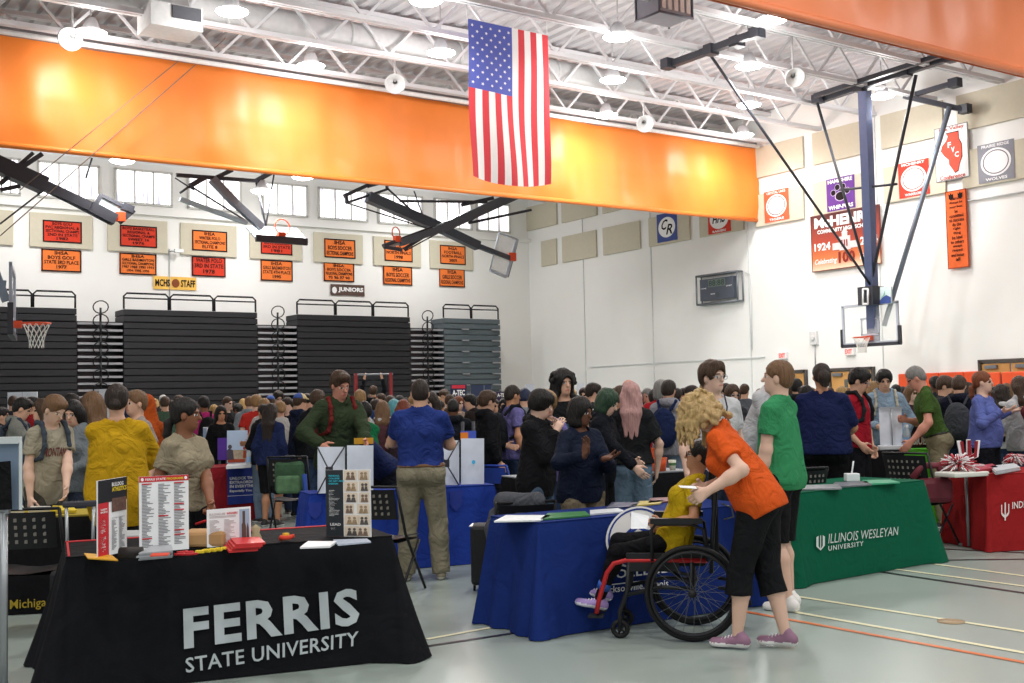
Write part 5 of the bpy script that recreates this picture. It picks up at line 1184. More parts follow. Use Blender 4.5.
mb = MB(); text_quad(mb, 'VARSITY', subq(q, .07, .6, .3, .625), .004, bold=.03); text_quad(mb, 'SPORTS', subq(q, .07, .565, .3, .59), .004, bold=.03); lines(mb, q, .08, .3, .26, .5, 12, 5); lines(mb, q, .08, .06, .28, .26, 11, 6); mb.build('white_print', WHT, root)
root, q, n = standee('large white poster of small lists under a red header bar', (139.5, 553), (189, 549), 477, 474.5)
mb = MB(); rect(mb, q, 0, .925, 1, 1); mb.build('red_header', PR, root)
mb = MB(); text_quad(mb, 'FERRIS STATE', subq(q, .12, .945, .53, .975), .004, bold=.02); poly_quad(mb, circ(.06, .962, .03, .022), q, .004); poly_quad(mb, circ(.94, .962, .03, .022), q, .004); mb.build('lettering', WHT, root)
mb = MB(); text_quad(mb, 'PROGRAMS', subq(q, .55, .945, .89, .975), .004, bold=.03); mb.build('lettering', YEL, root)
mb = MB()
for u0_, v0_, sd, k in ((.05, .06, 7, 44), (.38, .04, 8, 44), (.7, .08, 9, 40)): lines(mb, q, u0_, v0_, u0_ + .25, .9, k, sd)
mb.build('small_print', INK2, root)
mb = MB()
for u0_, v in ((.05, .9), (.38, .47), (.7, .9), (.7, .62), (.7, .54), (.7, .27), (.7, .21), (.05, .18)): rect(mb, q, u0_, v - .008, u0_ + .2, v + .008, .004)
mb.build('red_heading', PR, root)
root, q, n = standee('small landscape sign with a skyline photo beside the red booklets', (207, 547.5), (251, 545), 510, 506.5)
mb = MB(); rect(mb, q, .74, .18, .97, .95); mb.build('skyline_photo', M('9fb4cc', rough=.4), root)
mb = MB(); poly_quad(mb, [(.79, .2), (.79, .55), (.81, .6), (.81, .9), (.87, .9), (.87, .6), (.89, .5), (.89, .2)], q, .003); poly_quad(mb, [(.9, .2), (.9, .45), (.93, .6), (.95, .45), (.96, .2)], q, .003); mb.build('skyline', M('5d4c42'), root)
mb = MB(); text_quad(mb, 'BULLDOGS ARE', subq(q, .06, .84, .42, .9), .004, bold=.02); lines(mb, q, .06, .08, .34, .72, 20, 12, .4); lines(mb, q, .39, .08, .67, .72, 20, 14, .4); lines(mb, q, .06, .76, .68, .82, 2, 2, .4); mb.build('small_print', M('b8a8a8'), root)
mb = MB(); text_quad(mb, 'WINNERS', subq(q, .45, .84, .7, .9), .004, bold=.03); mb.build('lettering', PR, root)
root, q, n = standee('dark poster with a grid of twelve photos on the black table', (326.5, 536), (371, 537), 470, 469.5)
mb = MB(); rect(mb, q, 0, 0, 1, 1); mb.build('dark_ground', M('2b3136', rough=.5), root)
mb = MB(); rect(mb, q, .4, .0, 1, 1, .003); mb.build('photo_ground', M('e9e6e2'), root)
rr = random.Random(5); PHM = [M('7a6658', rough=.5, var=.7, scale=80), M('9a8468', rough=.5, var=.7, scale=90), M('54504e', rough=.5, var=.7, scale=90)]
for i in range(6):
    for j in range(2):
        sp = .69 + rr.uniform(-.06, .06); u0_, u1_ = ((.42, sp) if j == 0 else (sp + .02, .98)); v0_ = 1 - (i + 1) / 6 + .015
        mb = MB(); rect(mb, q, u0_, v0_, u1_, v0_ + .14, .005); o = mb.build('photo', M('dccbb6', rough=.5), root)
        mb = MB(); k = (u1_ - u0_)
        for a_ in (.25, .6): poly_quad(mb, circ(u0_ + k * (a_ + .1), v0_ + .095, .035, .022, 10), q, .006); poly_quad(mb, [(u0_ + k * (a_ - .1), v0_), (u0_ + k * (a_ + .3), v0_), (u0_ + k * (a_ + .22), v0_ + .07), (u0_ + k * a_, v0_ + .07)], q, .006)
        mb.build('photo_figures', PHM[(i + j) % 3], o)
mb = MB()
for k, t in enumerate(('KENDALL', 'COLLEGE', 'OF ART AND', 'DESIGN')): text_quad(mb, t, subq(q, .08, .9 - k * .04, .08 + .035 * len(t), .925 - k * .04), .006, bold=.03)
mb.build('lettering', M('35b4c8'), root)
mb = MB(); lines(mb, q, .07, .3, .32, .7, 20, 4, .4); text_quad(mb, 'LEAD', subq(q, .1, .16, .34, .2), .006, bold=.03); lines(mb, q, .1, .09, .3, .13, 3, 4, .5); mb.build('small_print', M('d8d8d8'), root)
# X banner stands with blank backs
def xstand(label, xl, xr, yt, yb, D, group='banner stands on the blue table', frame=True):
    A, B = at(xl, yb, D), at(xr, yb, D); C, Dd = at(xr, yt, D + .1), at(xl, yt, D + .1); n = -f0
    z = TZ + .006; A.z = B.z = z
    root = thing('banner_stand', (A + B) / 2, label, 'banner stand', group)
    mb = MB(); mb.grid(lambda u, v: (A * (1 - u) + B * u) * (1 - v) + (Dd * (1 - u) + C * u) * v + f0 * (.03 * math.sin(u * math.pi)), 8, 8); mb.grid(lambda u, v: (A * (1 - u) + B * u) * (1 - v) + (Dd * (1 - u) + C * u) * v + f0 * (.034), 2, 2); mb.build('banner_sheet', M('c9d0dc', rough=.5, bump=.2, bscale=5), root)
    if frame:
        h = (A + B + C + Dd) / 4 + n * .1
        for p in (A, B, C, Dd):
            mb = MB(); mb.tube([p + n * .01, h], .007, 6); mb.build('frame_rod', DK, root)
        mb = MB(); mb.box(h, (.05, .05, .07)); mb.build('hub', DK, root)
    return root, (A, B, C, Dd)
xstand('grey white banner back with black X frame left of the divider post', 317.5, 344.5, 447, 491, 10.42)
r_, q_ = xstand('grey white banner back with blue dot, right half of the left pair', 347, 373, 445.5, 490, 10.45, frame=False)
mb = MB(); poly_quad(mb, [(.2, 0), (.3, .12), (.5, .2), (.7, .12), (.8, 0), (.5, -.1)], [q_[0] + V((0, 0, .12)), q_[1] + V((0, 0, .12)), q_[1] + V((0, 0, .3)), q_[0] + V((0, 0, .3))], .035); mb.build('blue_dot', M('3aa0d8'), r_)
xstand('grey white banner back with black X frame partly behind the blue polo', 434, 459, 440.5, 486, 11.1)
r_, q_ = xstand('grey white banner back with small blue dot right of the blue polo', 461, 484, 438.5, 484, 11.15, frame=False)
mb = MB(); poly_quad(mb, circ(.55, .48, .08, .045), [p - f0 * .02 for p in q_], .01); mb.build('blue_dot', M('3fa9d6'), r_)
# crowd-level signs further back
def sign(label, x0, y0, x1, y1, D, m, name='display_board', t=.03, legs=True, group=None, z0_=None):
    A, B, C, Dd = at(x0, y1, D), at(x1, y1, D), at(x1, y0, D), at(x0, y0, D); zb = (A.z + B.z) / 2; zt = (C.z + Dd.z) / 2
    A.z = B.z = zb; C.z = Dd.z = zt; g = V(((A.x + B.x) / 2, (A.y + B.y) / 2, 0)); root = thing(name, g, label, 'sign', group)
    mb = MB(); mb.slab([A, B, C, Dd], (-f0), t); mb.build('board', m, root)
    if legs:
        for u in (.15, .85):
            p = A.lerp(B, u) + f0 * (t); mb = MB(); mb.tube([V((p.x, p.y, 0)), V((p.x, p.y, zb + .2))], .02, 6); mb.build('leg', DK, root)
    return root, [A, B, C, Dd]
WB = M('dfe5ee', rough=.5)
r_, q = sign('white two panel board at far left before the bleachers', 7.5, 392, 37, 412, 24, WB)
mb = MB(); rect(mb, q, .495, 0, .505, 1); mb.build('panel_seam', INK2, r_)
sign('narrow white board between the blonde and mustard women', 99, 389, 112, 425, 22, WB)
def atec(label, x0, y0, x1, y1, D):
    r_, q = sign(label, x0, y0, x1, y1, D, M('2a2e4e', rough=.5)); mb = MB(); rect(mb, q, .08, .89, .92, .985); mb.build('red_bar', M('d8394a'), r_); mb = MB(); text_quad(mb, 'A-TEC', subq(q, .12, .69, .9, .85), .004, bold=.04); mb.build('lettering', WHT, r_)
atec('tall dark blue sign with red top bar before the corner bleachers', 450.5, 384.5, 466.5, 420, 26)
r_, q = sign('plain dark blue two panel board right of the tall lettered sign', 471, 385, 491, 412, 26, M('35405c', rough=.6))
mb = MB(); rect(mb, q, .64, 0, .67, 1); mb.build('panel_seam', M('8d97a6'), r_)
r_, q = sign('lower wide dark sign with red sides right of the bleachers', 493, 391.5, 510, 405, 24, M('3a2e4e', rough=.5))
mb = MB(); rect(mb, q, 0, 0, .2, .85); rect(mb, q, .85, 0, 1, .85); rect(mb, q, .2, 0, .85, .2); mb.build('red_side', M('d8505c'), r_); mb = MB(); text_quad(mb, 'A-TEC', subq(q, .25, .6, .8, .88), .004, bold=.04); mb.build('lettering', WHT, r_)
sign('small pale board standing above the crowd before the white wall', 525.5, 384, 534, 396, 22, M('d4dae6', rough=.6))
sign('small white board above the crowd right of the long haired man', 577, 383, 584, 395, 24, WB)
# yellow sign, picture board
r_, q = sign('tilted yellow sign board on the white table', 491.5, 427, 508, 454, 17.0, M('e6c63c', rough=.6, var=.1, scale=80), legs=False)
mb = MB(); lines(mb, q, .08, .1, .45, .85, 14, 2, .4); lines(mb, q, .55, .1, .92, .85, 14, 3, .4); rect(mb, q, .05, .9, .95, .94); mb.build('small_print', M('b8982a'), r_)
r_, q = sign('picture board with sky and brick colours behind the yellow sign', 507, 417, 518, 453.5, 17.2, M('d8dde2'), legs=False)
mb = MB(); rect(mb, q, 0, .45, 1, .75); mb.build('sky_photo', M('7a9cd0'), r_); mb = MB(); rect(mb, q, 0, .1, 1, .4); mb.build('brick_photo', M('8a5a44', var=.4, scale=30), r_)
r_, q = sign('orange and blue striped board behind the right banner backs', 460.5, 431, 476, 440, 12.6, M('4a5fc0')); mb = MB(); rect(mb, q, 0, 0, .5, .85); mb.build('orange_stripe', M('e8842c'), r_)
r_, q = sign('photo board with sky above people on the red lettered table', 227, 430.5, 247, 463, 15.6, M('bcd0ea', rough=.5), legs=False)
mb = MB(); rect(mb, q, .02, .05, .98, .4); mb.build('street_photo', M('b8a890', var=.5, scale=25), r_)
mb = MB(); poly_quad(mb, circ(.15, .5, .1, .07, 12), q, .004); poly_quad(mb, [(0, .1), (.35, .1), (.3, .4), (.1, .45), (0, .4)], q, .004); mb.build('printed_figure', M('55505c'), r_)
mb = MB(); poly_quad(mb, circ(.87, .45, .07, .05, 12), q, .004); poly_quad(mb, [(.8, .15), (.97, .15), (.95, .38), (.82, .38)], q, .004); rect(mb, q, .05, .02, .9, .12, .004); mb.build('printed_figure', M('b04c34'), r_)
r_, q = sign('white board with a grid of small pictures behind the photo board', 203, 427, 223.5, 446, 17, WB, legs=True)
mb = MB()
for i in range(3):
    for j in range(3): rect(mb, q, .3 + i * .2, .12 + j * .3, .38 + i * .2, .26 + j * .3)
rect(mb, q, 0, .3, .18, .95); mb.build('small_picture', M('8fa0b8'), r_)
sign('purple cloth board beside the red lettered table', 217.5, 438, 228, 460, 16.4, M('5b3a9c', rough=.8))
r_, q = sign('dark sign with white letters outlined red on the lime green table', 910.5, 434, 927, 448, 13.35, M('2c2428'), legs=False)
mb = MB(); text_quad(mb, 'SIUE', subq(q, .08, .2, .92, .85), .02, bold=.1); mb.build('letter_outline', M('b8303c'), r_); mb = MB(); text_quad(mb, 'SIUE', subq(q, .1, .24, .9, .8), .03, bold=.03); mb.build('lettering', WHT, r_)
# retractable banner (white back)
A = at(880.5, 450, 13.25); B = at(903, 450, 13.25); A.z = B.z = .88 + .03; root = thing('banner_stand', (A + B) / 2, 'white retractable banner seen from behind on the small black table', 'banner stand')
zt = at(890, 408, 13.1).z; n = -f0
mb = MB(); mb.slab([A, B, V((B.x, B.y, zt)), V((A.x, A.y, zt))], n, .006); mb.build('banner_sheet', WB, root)
mb = MB(); mb.box((A + B) / 2, ((B - A).length + .04, .1, .05), (r0, f0, z0)); mb.build('base_case', M('d2d5d8', rough=.35), root, bevel=.01)
m_ = (A + B) / 2 - f0 * .03; mb = MB(); mb.tube([m_, V((m_.x, m_.y, zt + .01))], .008, 6); mb.box(V((m_.x, m_.y, zt)), (.5 * (B - A).length * 2, .02, .02), (r0, f0, z0)); mb.build('pole', M('a8abb0', rough=.3, metal=.5), root)
# ------------------------------------------------------------------ chairs
def folding_chair(label, c, ang, col='1b1b1e', mesh=True, zs=.45, w_=.46, group=None, backz=.80):
    """c ground centre, ang = yaw of the facing direction"""
    root = thing('folding_chair', c, label, 'chair', group or 'folding chairs at the tables'); m = M(col, rough=.45); fx = V((math.cos(ang), math.sin(ang), 0)); sx = V((-fx.y, fx.x, 0)); P = lambda a, b, z: V(c) + sx * a + fx * b + z0 * z
    mb = MB(); mb.grid(lambda u, v: P((u - .5) * w_ * .9, -.2 + .42 * v, zs + .012 * math.cos(u * 6.28)), 8, 6); mb.grid(lambda u, v: P((u - .5) * w_ * .9, -.2 + .42 * v, zs - .02), 2, 2); mb.build('seat', m, root)
    mb = MB(); fb = lambda u, v: P((u - .5) * w_ * .92, -.22 - .06 * v - .05 * (1 - (2 * u - 1) ** 2) * .8, zs + .17 + (backz - zs - .17) * v)
    mb.grid(fb, 10, 6)
    mb.grid(lambda u, v: fb(u, v) - fx * .012, 10, 6); mb.build('backrest', m, root)
    if mesh:
        mb = MB()
        for i in range(7):
            for j in range(4): c_ = fb((i + 1.2) / 8.4, (j + 1) / 5) - fx * .0135; mb.box(c_, (.02, .003, .025), (sx, fx, z0))
        mb.build('perforation', M('75716a'), root)
    for q in (-1, 1):
        a = q * w_ / 2
        mb = MB(); mb.tube([P(a, .24, .01), P(a, -.12, zs + .04), P(a, -.27, backz + .02)], .012, 6); mb.build('leg', m, root)
        mb = MB(); mb.tube([P(a, -.25, .01), P(a, .14, zs - .03)], .012, 6); mb.build('leg', m, root)
    mb = MB(); mb.tube([P(-w_ / 2, -.27, backz + .02), P(w_ / 2, -.27, backz + .02)], .012, 6); mb.build('top_rail', m, root)
    return root
away = YAW
folding_chair('black perforated folding chair behind the dark photo poster', V(at(386, 500, 9.5).xy.to_3d()), away - .35, backz=.86)
folding_chair('black folding chair at the far left before the black table', V(at(30, 500, 8.15).xy.to_3d()), away + .1, w_=.55, backz=.86, zs=.44)
folding_chair('dark folding chair holding the green camouflage backpack', V(at(292, 500, 13.6).xy.to_3d()), away, backz=.93)
folding_chair('dark folding chair behind the green tablecloth at its left end', V(at(789, 480, 10.6).xy.to_3d()), away + .4, backz=.86)
folding_chair('blue seated folding chair behind the white table', V(at(503, 480, 13.2).xy.to_3d()), away - .5, col='2c49a8', mesh=False, w_=.4)
# padded office style chair at right with bag
c_ = V(at(921, 480, 11.6).xy.to_3d()); ra = away - .9
ch = folding_chair('black mesh backed chair between the green and red tables', c_, ra, backz=.92, w_=.5)
# jacket on a chair
cj = V(at(519, 520, 8.75).xy.to_3d()); folding_chair('dark chair under the grey jacket behind the blue table', cj, away + .2, mesh=False, backz=.78, w_=.44)
root = thing('jacket', cj + V((0, 0, .5)), 'grey jacket draped over a chair back behind the blue table', 'jacket')
F = Field(); L = lambda a, b, z: tuple(cj + r0 * a + f0 * b + z0 * z)
F.cone(L(-.13, -.22, .80), L(.13, -.22, .80), .07, .07, .05).cone(L(-.18, -.2, .6), L(.2, -.2, .6), .08, .09, .1).cone(L(-.18, -.2, .72), L(-.2, -.24, .5), .05, .05).cone(L(.18, -.2, .72), L(.24, -.24, .5), .06, .06).cone(L(-.02, -.3, .7), L(.12, -.31, .69), .03, .03)
put('fabric', F.mesh(.012, folds(6, .008)), cloth('5a5d63'), None); o_ = COL.objects[-1]; attach(o_, root)
# black suitcases
def suitcase(label, c, w_, d_, h_, handle=None, ax=None):
    root = thing('suitcase', c, label, 'suitcase'); A = ax or (r0, f0, z0); P = lambda a, b, z: V(c) + A[0] * a + A[1] * b + z0 * z
    mb = MB(); mb.box(P(0, 0, h_ / 2 + .04), (w_, d_, h_ - .04), A); mb.build('case', M('1d1d20', rough=.6), root, bevel=.03)
    for q in (-1, 1):
        mb = MB(); mb.tube([P(q * w_ * .4 - .01, 0, .03), P(q * w_ * .4 + .01, 0, .03)], .03, 10); mb.build('wheel', M('111111'), root)
    if handle:
        for q in (-1, 1):
            mb = MB(); mb.tube([P(q * .075, 0, h_), P(q * .085, 0, handle)], .011, 6); mb.build('handle_tube', M('a7abad', rough=.3, metal=.6), root)
        mb = MB(); mb.box(P(0, 0, handle), (.21, .035, .04), A); mb.build('handle_grip', DK, root, bevel=.01)
    return root
suitcase('black suitcase with raised silver handle left of the front table', V(at(80, 500, 7.6).xy.to_3d()), .3, .25, .5, .93, (r0 * .95 + f0 * .3, f0, z0))
sc = V(at(484, 520, 9.5).xy.to_3d()); suitcase('black case standing at the left corner of the blue table', sc, .22, .3, .52)
mb = MB(); p = sc + V((0, 0, .53)); mb.slab([p - r0 * .12 - f0 * .1, p + r0 * .12 - f0 * .12, p + r0 * .13 + f0 * .1, p - r0 * .1 + f0 * .12], (0, 0, 1), -.006); tag(mb.build('paper_sheet', WHT), 'white paper sheet lying on the black case', 'paper')
# left foreground stand
root = thing('display_stand', V(on_z(4, 690, 0).xy.to_3d()), 'chrome post at the left edge carrying a blue grey panel with black cloth', 'stand')
pp = at(3.5, 512, 5.95); CH = M('94989b', rough=.35, metal=.7)
mb = MB(); mb.tube([V((pp.x, pp.y, .0)), V((pp.x, pp.y, pp.z))], .021, 14); mb.build('post', CH, root)
mb = MB(); mb.lathe((pp.x, pp.y, 0), [(.0, .02), (.16, .02), (.17, .0)]); mb.build('post_base', CH, root)
a, b = at(-30, 513, 5.95), at(9.5, 511.5, 5.95); mb = MB(); mb.beam(a, b, .03, .02); mb.build('shelf_edge', CH, root)
q = [at(-30, 510.5, 6.0), at(20, 509.5, 6.0), at(20, 442, 6.0), at(-30, 443, 6.0)]; mb = MB(); mb.slab(q, -f0, .03); mb.build('panel', M('74859a', rough=.5), root)
mb = MB(); mb.beam(q[3] + V((0, 0, .01)), q[2] + V((0, 0, .01)), .05, .035); mb.beam(q[2], q[1], .035, .015); mb.build('panel_trim', M('c3cacb', rough=.4), root)
mb = MB(); A, B, C, Dd = at(-30, 510.5, 5.93), at(10.5, 509.5, 5.93), at(9, 461, 5.93), at(-30, 464, 5.93); mb.grid(lambda u, v: (A * (1 - u) + B * u) * (1 - v) + (Dd * (1 - u) + C * u) * v + f0 * .02 * math.sin(u * 14), 12, 4); mb.build('black_cloth', cloth('1b1b1e'), root)
# ------------------------------------------------------------------ small items on tables
def flat(label, pts, z, m, t=.006, name='paper_sheet', cat='paper', group=None, par=None):
    P = [on_z(x, y, z + t) for x, y in pts]; mb = MB(); mb.slab(P, (0, 0, 1), t)
    return tag(mb.build(name, m), label, cat, group)
PW = M('e6e8ea', rough=.5)
z = TZ + .004
def stack(label, pts, z, ms, t, k, name, cat, group=None):
    root = thing(name, on_z(sum(p[0] for p in pts) / len(pts), sum(p[1] for p in pts) / len(pts), z), label, cat, group)
    for i in range(k):
        P = [on_z(x, y, z) + V((0, 0, t * (i + 1))) + r0 * (.008 * math.sin(i * 2.3)) + f0 * .006 * math.cos(i * 1.7) for x, y in pts]; mb = MB(); mb.slab(P, (0, 0, 1), t * .9); mb.build('sheet', ms[i % len(ms)], root)
    return root
for i, (dx, l) in enumerate(((0, 'red booklet at the bottom of the stack on the black table'), (0, 'red booklet second from the bottom of the black table stack'), (0, 'red booklet in the middle of the black table stack'), (0, 'top red booklet of the stack on the black table'))):
    P = [on_z(x, y, z) + V((0, 0, .012 + .012 * i)) + r0 * (-.028 + .014 * i) + f0 * (.01 * math.sin(i * 2)) for x, y in ((234, 553), (263, 551), (257, 545), (228, 546))]
    mb = MB(); mb.slab(P, (0, 0, 1), .011); tag(mb.build('booklet', M('c62f30', rough=.4)), l, 'booklet', 'red booklets stacked on the black table')
flat('white leaflets fanned on the black table near the lanyard', [(300, 547), (330, 546), (337, 541), (308, 541)], z, PW, .01)
flat('printed magazine lying before the dark photo poster', [(338, 544.5), (371, 541.5), (367, 538.5), (333, 539.5)], z, M('aab4c4', rough=.4, var=.4, scale=40), .008, 'magazine', 'magazine')
p = on_z(286, 541, z); root = thing('lanyard', p, 'red and yellow rolled lanyard on the black table', 'lanyard'); mb = MB()
mb.tube([p + V((.03 * math.cos(a), .03 * math.sin(a), .022)) for a in [i * .6 for i in range(11)]], .014, 6, closed=False); mb.tube([p - r0 * .04 + V((0, 0, .01)), p + r0 * .05 + V((0, 0, .03))], .012, 6); mb.build('strap', M('c8402c'), root)
mb = MB(); mb.box(p + V((0, 0, .04)), (.03, .03, .014)); mb.build('clasp', M('e0b83a'), root)
p = on_z(131, 559, z); root = thing('sticker_roll', p, 'dark roll lying at the front edge of the black table', 'roll'); mb = MB(); mb.tube([p - r0 * .06 + V((0, 0, .032)), p + r0 * .06 + V((0, 0, .032))], .032, 16); mb.build('roll', M('26211f', rough=.5), root)
mb = MB(); mb.tube([p + r0 * .061 + V((0, 0, .032)), p + r0 * .063 + V((0, 0, .032))], .014, 12); mb.build('core', M('5c5248'), root)
stack('grey fan stack with red tops before the list poster', [(138, 561), (172, 558), (171, 552), (150, 553)], z, [M('9da0a4', rough=.4), M('85888c', rough=.4)], .008, 5, 'leaflet_stack', 'leaflets')
flat('red and yellow round topped leaflet on the grey stack', [(150, 556), (168, 555), (170, 552.5), (152, 553)], z + .042, M('c8452f'), .004)
for i in range(5):
    a = on_z(174 + i * 3, 556 - (i % 2) * 1.5, z) + V((0, 0, .008 + .003 * (i % 2))); b = a + r0 * .05 + f0 * (.02 + .01 * math.sin(i * 2)); mb = MB(); mb.tube([a, b, b + (b - a) * .15], [.007, .007, .002], 8); tag(mb.build('pen', M('b8242a', rough=.35)), 'red pen in the small pile before the list poster', 'pen', 'red pens in the pile before the list poster')
for i in range(4):
    a = on_z(200 + i * 6, 553.5 - i * .7, z) + V((0, 0, .01)); mb = MB(); mb.box(a, (.05, .025, .016), (r0, f0, z0)); mb.box(a + r0 * .03 + f0 * .01 + z0 * .006, (.03, .02, .014), (r0, f0, z0)); tag(mb.build('yellow_clip', M('ddc02f', rough=.5), bevel=.003), 'yellow plastic giveaway before the small skyline sign', 'giveaway', 'yellow giveaways before the skyline sign')
flat('red and yellow ribbon at the left corner of the black table', [(88, 558), (118, 560), (112, 555), (84, 553)], z, M('d9a028', rough=.5), .006, 'ribbon', 'ribbon')
# cardboard behind the table
p = V(at(134, 540, 7.55).xy.to_3d()); root = thing('cardboard_box', p, 'brown cardboard box seen between the two left posters', 'box'); mb = MB(); mb.box(p + V((0, 0, .36)), (.34, .3, .72), (r0, f0, z0)); mb.build('carton', M('94714e', rough=.85), root)
mb = MB(); mb.box(p + V((0, 0, .73)), (.36, .32, .02), (r0, f0, z0)); mb.build('lid', M('b9bfc2', rough=.5), root)
p = on_z(201, 548, z); root = thing('paper_bag', p, 'brown paper bag under the hand with the red pen', 'bag'); mb = MB(); mb.box(p + V((0, 0, .045)) + f0 * .12, (.26, .2, .09), (r0, f0, z0)); mb.build('bag_body', M('b18a5e', rough=.8), root, bevel=.02)
p = on_z(256, 543, z); root = thing('snow_globe', p, 'small beige figure ornament behind the skyline sign', 'ornament'); mb = MB(); mb.lathe(p, [(.03, 0), (.035, .03), (.02, .06), (.028, .09), (0, .11)], 12); mb.build('ornament_body', M('a89878'), root)
# blue table papers
for pts, c_, l in (([(494, 521), (540, 520), (552, 515), (506, 515)], 'dfe6e8', 'pale leaflets at the left end of the blue table'), ([(540, 519), (590, 515), (585, 511), (548, 513)], '3f7a4a', 'green brochures in the middle of the blue table'), ([(590, 514), (625, 511), (618, 508), (590, 510)], 'ccd0d4', 'grey white leaflets right of the green brochures'), ([(606, 508), (636, 506), (640, 502), (612, 502)], '2a2f52', 'dark navy folder on the blue table'), ([(630, 506), (660, 503), (664, 500), (640, 501)], 'c8b45a', 'yellow booklet on the blue table beside the paper in hand'), ([(648, 503), (676, 500), (672, 497), (650, 498)], '7a4a50', 'maroon magazine at the back of the blue table')):
    flat(l, pts, TZ + .004, M(c_, rough=.45, var=.3, scale=30), .01, 'leaflet', 'leaflet')
for pts, c_, l in (([(800, 489), (842, 488), (838, 484), (806, 485)], '8c8f92', 'grey magazines at the left of the green table'), ([(830, 487), (872, 484), (866, 481), (835, 482)], '6c7076', 'dark grey magazines in the middle of the green table'), ([(866, 484), (900, 482), (890, 479.5), (862, 480)], '3f9a72', 'green printed mat on the green table')):
    flat(l, pts, TZ + .004, M(c_, rough=.45, var=.4, scale=30), .012, 'magazine', 'magazine')
p = on_z(852, 481, TZ + .004); root = thing('tissue_box', p, 'small white box with a curled tag on the green table', 'box'); mb = MB(); mb.box(p + V((0, 0, .035)), (.12, .1, .07), (r0, f0, z0)); mb.build('carton', PW, root, bevel=.006)
mb = MB(); mb.tube([p + V((0, 0, .07)), p + V((0, 0, .12)) + r0 * .01, p + V((0, 0, .18)) + r0 * .02], .008, 6); mb.build('paper_curl', PW, root)
for i, (pts, c_, l) in enumerate((([(996, 475), (1020, 471), (1014, 467), (990, 470)], 'c4c8cc', 'grey magazines on the red table'), ([(977, 474), (998, 471), (992, 467.5), (974, 470)], 'b04048', 'maroon booklets on the red table'))):
    stack(l, pts, TZ + .004, [M(c_, rough=.4, var=.2)], .01, 4, 'booklet_stack', 'booklets')
# pompom with trident sign
def pompom(label, p, r_, seed):
    root = thing('pompom', p, label, 'pompom'); rr = random.Random(seed)
    for nm, c_, k in (('red_streamers', 'b5303c', 90), ('white_streamers', 'e8e2e2', 110)):
        mb = MB()
        for i in range(k):
            th = rr.uniform(0, 6.28); el = rr.uniform(.0, 1.3); d = V((math.cos(th) * math.cos(el), math.sin(th) * math.cos(el), math.sin(el))); L = r_ * rr.uniform(.7, 1.1)
            a = p + z0 * .02; pts = [a, a + d * L * .55 + z0 * .03, a + d * L + z0 * -.02]; pts = [V((q.x, q.y, max(q.z, p.z + .006))) for q in pts]; mb.tube(pts, .006, 4)
        mb.build(nm, M(c_, rough=.4), root)
pompom('red and white pompom at the left corner of the red table', on_z(958, 473, TZ + .004), .2, 3)
pompom('red and white pompom at the right edge behind the red table', on_z(1019, 466, TZ + .004) + f0 * .1, .13, 5)
p = on_z(970, 470, TZ + .004); root = thing('trident_sign', p, 'red trident shaped sign standing on the pompom stack', 'sign')
mb = MB(); w_ = p + V((0, 0, .12)); TR = lambda g, off: [w_ + r0 * a + z0 * b - f0 * off for a, b in g]
def prism(mb, g, off, t):
    A = TR(g, off); B = TR(g, off - t); k = len(g); mb.add(A + B, [tuple(range(k)), tuple(range(k, 2 * k))[::-1]] + [(i, (i + 1) % k, k + (i + 1) % k, k + i) for i in range(k)])
tri = [[(-.015, -.08), (.015, -.08), (.02, 0), (.015, .18), (-.015, .18), (-.02, 0)], [(-.09, .17), (-.06, .17), (-.05, .05), (-.0, .02), (0, -.03), (-.07, .01)], [(.09, .17), (.06, .17), (.05, .05), (.0, .02), (0, -.03), (.07, .01)]]
for g in tri: prism(mb, [(a * 1.3, b * 1.04) for a, b in g], 0, .02)
mb.build('white_edge', WHT, root); mb = MB()
for g in tri: prism(mb, g, .012, .01)
mb.build('trident', M('8a1f2a'), root)
for i in range(3):
    mb = MB(); mb.box(p + V((0, 0, .012 + .02 * i)) - f0 * .06, (.2, .12, .018), (r0, f0, z0)); tag(mb.build('booklet', M('a8363c' if i % 2 else 'd8c8c8', rough=.4)), ('bottom', 'middle', 'top')[i] + ' booklet of the pile under the red trident sign', 'booklet')
# maroon bag on the mesh chair
root = thing('handbag', c_ if isinstance(c_, V) else V((0, 0, 0)), 'maroon handbag resting on the black mesh chair', 'bag'); cb = V(at(934, 500, 11.3).xy.to_3d())
root.location = cb; mb = MB(); mb.box(cb + z0 * .58, (.34, .2, .24), (r0, f0, z0)); attach(mb.build('bag_body', M('5e1f2a', rough=.5, var=.2, bump=.3, bscale=8), bevel=.05), root)
mb = MB(); mb.tube([cb + r0 * -.2 + z0 * .7, cb + r0 * -.1 + z0 * .82, cb + r0 * .05 + z0 * .82, cb + r0 * .12 + z0 * .68], .035, 8); mb.build('strap', M('6b2a34', rough=.6), root)
mb = MB(); mb.box(cb - r0 * .14 + z0 * .55 - f0 * .1, (.06, .02, .2), (r0, f0, z0)); mb.build('red_white_tag', M('c84048'), root)
